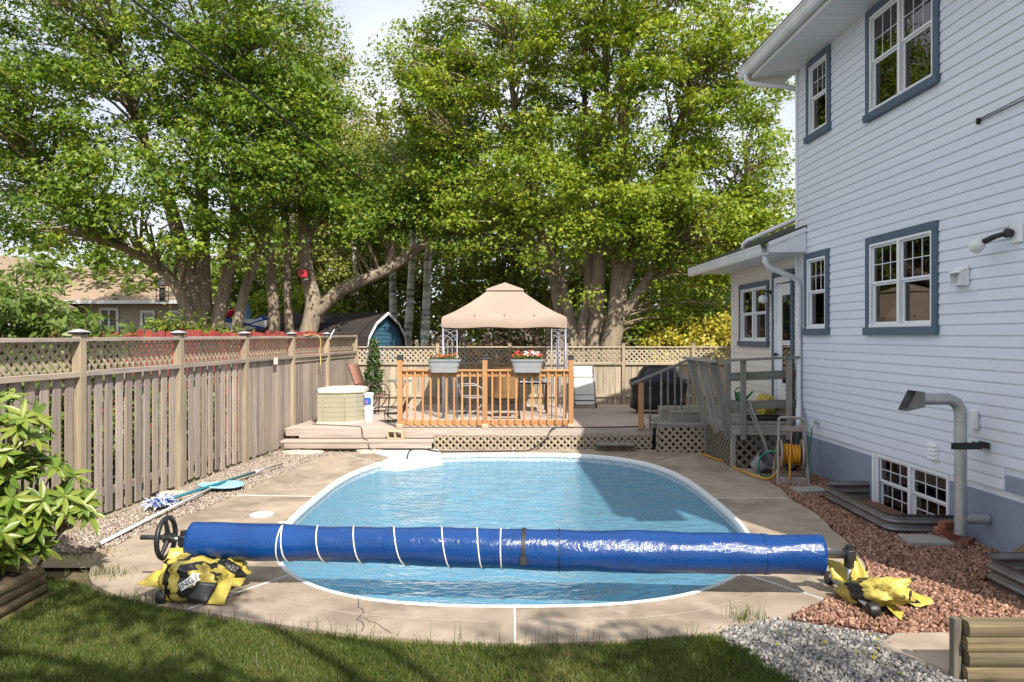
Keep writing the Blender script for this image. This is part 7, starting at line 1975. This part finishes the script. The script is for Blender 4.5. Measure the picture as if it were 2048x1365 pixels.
shrub('garden_bush', 'rounded green bush behind the thick leaning tree', (-7.4, 26.5, 0), [((-7.6, 26.5, 2.4), (1.5, .9, 1.6)), ((-6.2, 27, 2.0), (1.2, .9, 1.4)), ((-9.0, 26.8, 2.6), (1.2, .9, 1.5))], 150, 50, .17, M['leaf_maple_light'], rad=.5, kind='kite', aspect=.8, cat='bush')
shrub('garden_bush', 'broad leafy bush behind the right end of the back fence', (3.9, 21.8, 0), [((3.9, 22.2, 1.7), (1.3, .7, 1.3)), ((5.8, 22.4, 2.4), (1.6, .8, 1.7)), ((7.4, 22.4, 2.2), (1.3, .8, 1.6))], 190, 46, .14, M['leaf_maple'], rad=.42, kind='kite', aspect=.8, cat='bush')
o = shrub('shade_foliage', 'dark brown leaf mass standing in for shade behind the gazebo', (-.5, 20.3, 0), [((-1.6, 20.4, 1.3), (1.1, .6, 1.0)), ((0.2, 20.4, 1.3), (1.4, .6, 1.0))], 150, 60, .13, M['leaf_shade'], rad=.35, kind='kite', aspect=.5, cat='brush')  # added leaf mass, coloured dark to stand for tree shade
for lab, base, bl in (('leafy sapling thicket behind the blue shed', (-5.5, 27.5, 0), [((-5.6, 27.8, 4.2), (2.2, .9, 1.7)), ((-3.6, 27.5, 3.6), (1.6, .9, 1.8)), ((-7.8, 28, 5.0), (1.8, .9, 1.6))]),
                      ('leafy sapling thicket behind the gazebo', (-.5, 26, 0), [((-1.4, 26, 4.0), (1.9, .9, 2.0)), ((.8, 26, 3.8), (1.7, .9, 2.2)), ((-.2, 26.3, 6.2), (2.2, .9, 1.4))]),
                      ('leafy sapling thicket behind the right maple', (5, 26, 0), [((3.2, 26, 4.2), (1.8, .9, 2.4)), ((5.6, 25.6, 4.6), (2.2, .9, 2.4)), ((7.8, 25.8, 4.4), (1.6, .9, 2.0))])):
    shrub('sapling_thicket', lab, base, bl, 190, 66, .14, M['leaf_birch'], rad=.55, kind='kite', aspect=.85, cat='thicket', group='sapling thickets behind the garden', vm=.55)
# --- cypress on the deck
cyp = thing('cypress_shrub', 'slim young cypress in a pot at the deck corner', 'shrub', (-3.28, 17.2, DZ))
MB().lathe([(.12, 0), (.15, .2), (.16, .22), (.15, .22), (.14, .2), (0, .2)], (0, 0, 0), 18).build('pot', M['grey_plastic'], cyp, auto=35)
MB().tube([(0, 0, .18), (0.02, 0, 1.5)], [.02, .006], 6).build('stem', M['twig'], cyp, True)
n = 240; zz = rng.uniform(0.05, 1, n); aa = rng.uniform(0, 6.283, n); rr = .26 * (1 - zz) ** .8 * rng.uniform(.3, 1.0, n) + .02
cc = np.stack([rr * np.cos(aa), rr * np.sin(aa), .28 + zz * 1.32], -1)
P, Fc, val = spray_leaves(cc, 16, .07, 1.0, .085, .32, 'lance', .7, -.8, .5)
np_mesh('foliage', P, Fc, M['leaf_cypress'], cyp, attr=val)

# --- rhododendron at the left front: whorls of long leaves
rh = thing('rhododendron', 'broad leaved rhododendron in the log bed at the left', 'shrub', (-4.1, 5.9, 0.12))
def leaf_mesh(seed, L_, w_):
    r = random.Random(seed); V = []; Fc = []; n = 5; ben = r.uniform(.10, .32)
    for i in range(n + 1):
        f = i / n; hw_ = w_ * (math.sin(min(1, f * 1.04) * math.pi) ** .7) * .5 + .002; z = -ben * f * f * L_
        V += [(f * L_, -hw_, z + .010), (f * L_, 0, z), (f * L_, hw_, z + .010)]
    for i in range(n):
        a = 3 * i; Fc += [[a, a + 3, a + 4, a + 1], [a + 1, a + 4, a + 5, a + 2]]
    me = mesh_data('leaf', V, Fc, M['leaf_rhodo'], True)
    at_ = me.attributes.new('rnd', 'FLOAT', 'POINT'); at_.data.foreach_set('value', [r.uniform(.15, .95)] * len(V))
    return me
LM = [leaf_mesh(k, .145 + .02 * (k % 3), .046 + .006 * (k % 2)) for k in range(10)]
rw = random.Random(21); whorls = []
tmb = MB()
for (cx, cy_, cz, rx, ry, rz_, cnt) in ((-.28, .25, 1.12, .46, .35, .36, 44), (-.05, .35, .66, .42, .35, .26, 34), (.26, .42, .50, .24, .2, .13, 12), (-.42, .15, .40, .42, .4, .34, 34), (-.7, .2, .9, .3, .4, .5, 20), (-.25, -.05, .34, .40, .25, .20, 34), (.05, .2, .32, .22, .2, .14, 12)):
    for k in range(cnt):
        d = Vector((rw.gauss(0, 1), rw.gauss(0, 1), rw.gauss(0, 1))).normalized()
        p = Vector((cx + d.x * rx, cy_ + d.y * ry - .1, cz + d.z * rz_)) * 1.0
        whorls.append((p, Vector((d.x * .7, d.y * .7 - .25, abs(d.z) * .6 + .55)).normalized()))
        tmb.tube([Vector((cx * .3, cy_ * .5, 0)), Vector((cx * .8, cy_ * .8, cz * .55)), p - d * .05, p], [.018, .012, .006, .004], 5, caps=False)
tmb.build('stems', M['twig'], rh, True)
cnt = 0; rest_V = []; rest_F = []; rest_A = []
whorls.sort(key=lambda w: w[0].y - .2 * w[0].x)
for p, ax in whorls:
    q0 = ax.to_track_quat('Z', 'Y')
    m8 = rw.randint(7, 10); a0 = rw.uniform(0, 6.28)
    for k in range(m8):
        el = rw.uniform(-.25, .55)
        q = q0 @ Quaternion((0, 0, 1), a0 + k * 6.283 / m8 + rw.uniform(-.2, .2)) @ Quaternion((0, 1, 0), -el) @ Quaternion((1, 0, 0), rw.uniform(-.3, .3))
        sc = rw.uniform(.75, 1.15); me = rw.choice(LM)
        if cnt < 300:
            o = bpy.data.objects.new('leaf', me); link(o, rh); o.location = p; o.rotation_mode = 'QUATERNION'; o.rotation_quaternion = q; o.scale = (sc,) * 3
        else:
            Mx = q.to_matrix(); b = len(rest_V)
            for v in me.vertices: rest_V.append(Mx @ (v.co * sc) + p)
            for pl in me.polygons: rest_F.append([b + i for i in pl.vertices])
            rest_A += [me.attributes['rnd'].data[0].value] * len(me.vertices)
        cnt += 1
o = mesh_obj('foliage', rest_V, rest_F, M['leaf_rhodo'], rh, True)
at_ = o.data.attributes.new('rnd', 'FLOAT', 'POINT'); at_.data.foreach_set('value', rest_A); tag(o, kind='stuff')

# --- weeds and taller tufts along the patio edge
def tuft(name, label, x, y_, n, h, spread, mat='grass', bias=.1):
    px = x + rng.normal(0, spread, n); py = y_ + rng.normal(0, spread * .5, n)
    o = blades(name, px, py, h * .5, h, .005, M[mat], bias, z0=0.002)
    return tag(o, label, 'grass tuft', 'grass tufts at the patio edge', kind='stuff')
tuft('grass_tuft', 'grass tuft on the patio edge in front of the left bag', -2.95, 5.66, 90, .14, .10)
tuft('grass_tuft', 'sparse grass tuft growing at the patio edge near the gravel', 1.75, 5.34, 70, .16, .09)
tuft('grass_tuft', 'weedy tuft beside the left log bed', -3.55, 6.35, 120, .11, .14, bias=.25)
tuft('grass_tuft', 'mossy yellow tuft at the foot of the white pole', -4.1, 6.95, 200, .05, .20, bias=.35)
tuft('grass_tuft', 'small green tuft at the base of the far left fence', -4.28, 12.6, 80, .08, .10, bias=.2)
# loose stems along the lawn front
gx3 = rng.uniform(-2.6, 1.3, 140); gy3 = np.array([float(np.interp(x, [-2.7, -1.54, -.78, .05, .78, 1.5], [5.58, 5.18, 4.99, 4.92, 4.98, 5.12])) for x in gx3]) + rng.normal(0, .03, 140)
tag(blades('grass_fringe', gx3, gy3, .07, .16, .004, M['grass'], .0), 'longer grass fringe along the front patio edge', 'grass', kind='stuff')
# fallen leaves on gravel and lawn
nl = 20
lp_ = np.stack([rng.uniform(1.5, 2.7, nl), rng.uniform(4.45, 5.3, nl), np.full(nl, .03)], -1)
P, Fc, val = leaf_arrays(lp_, .035, .8, .35, 'kite'); tag(np_mesh('fallen_leaves', P, Fc, M['leaf_yellow'], attr=val), 'small yellow fallen leaves on the grey gravel', 'leaves', kind='stuff')

# --- trees behind the photographer that dapple the lawn
tree('shade_tree', 'maple behind the viewer casting dappled shade on the lawn', (5.2, -4.2, 0),
     [[(0, 0, 0, .3), (-.3, .3, 3, .25), (-1.0, 1.0, 5, .18), (-3.0, 2.2, 6.2, .1), (-5.5, 2.8, 6.8, .04)], [(-.2, .2, 2.6, .2), (.2, .6, 6, .14), (.0, 1.0, 9, .05)]],
     [((0.6, -1.7, 6.0), (4.2, 1.3, 1.1)), ((4.2, -2.6, 6.8), (1.8, 1.4, 1.6)), ((-2.2, -1.6, 6.4), (2.0, 1.0, 1.0)), ((-.5, .35, 6.4), (1.4, .5, .5)), ((3.6, -.25, 6.0), (1.0, .4, .4))],
     64, 150, .12, M['leaf_maple'], M['bark_maple'], rad=.5)
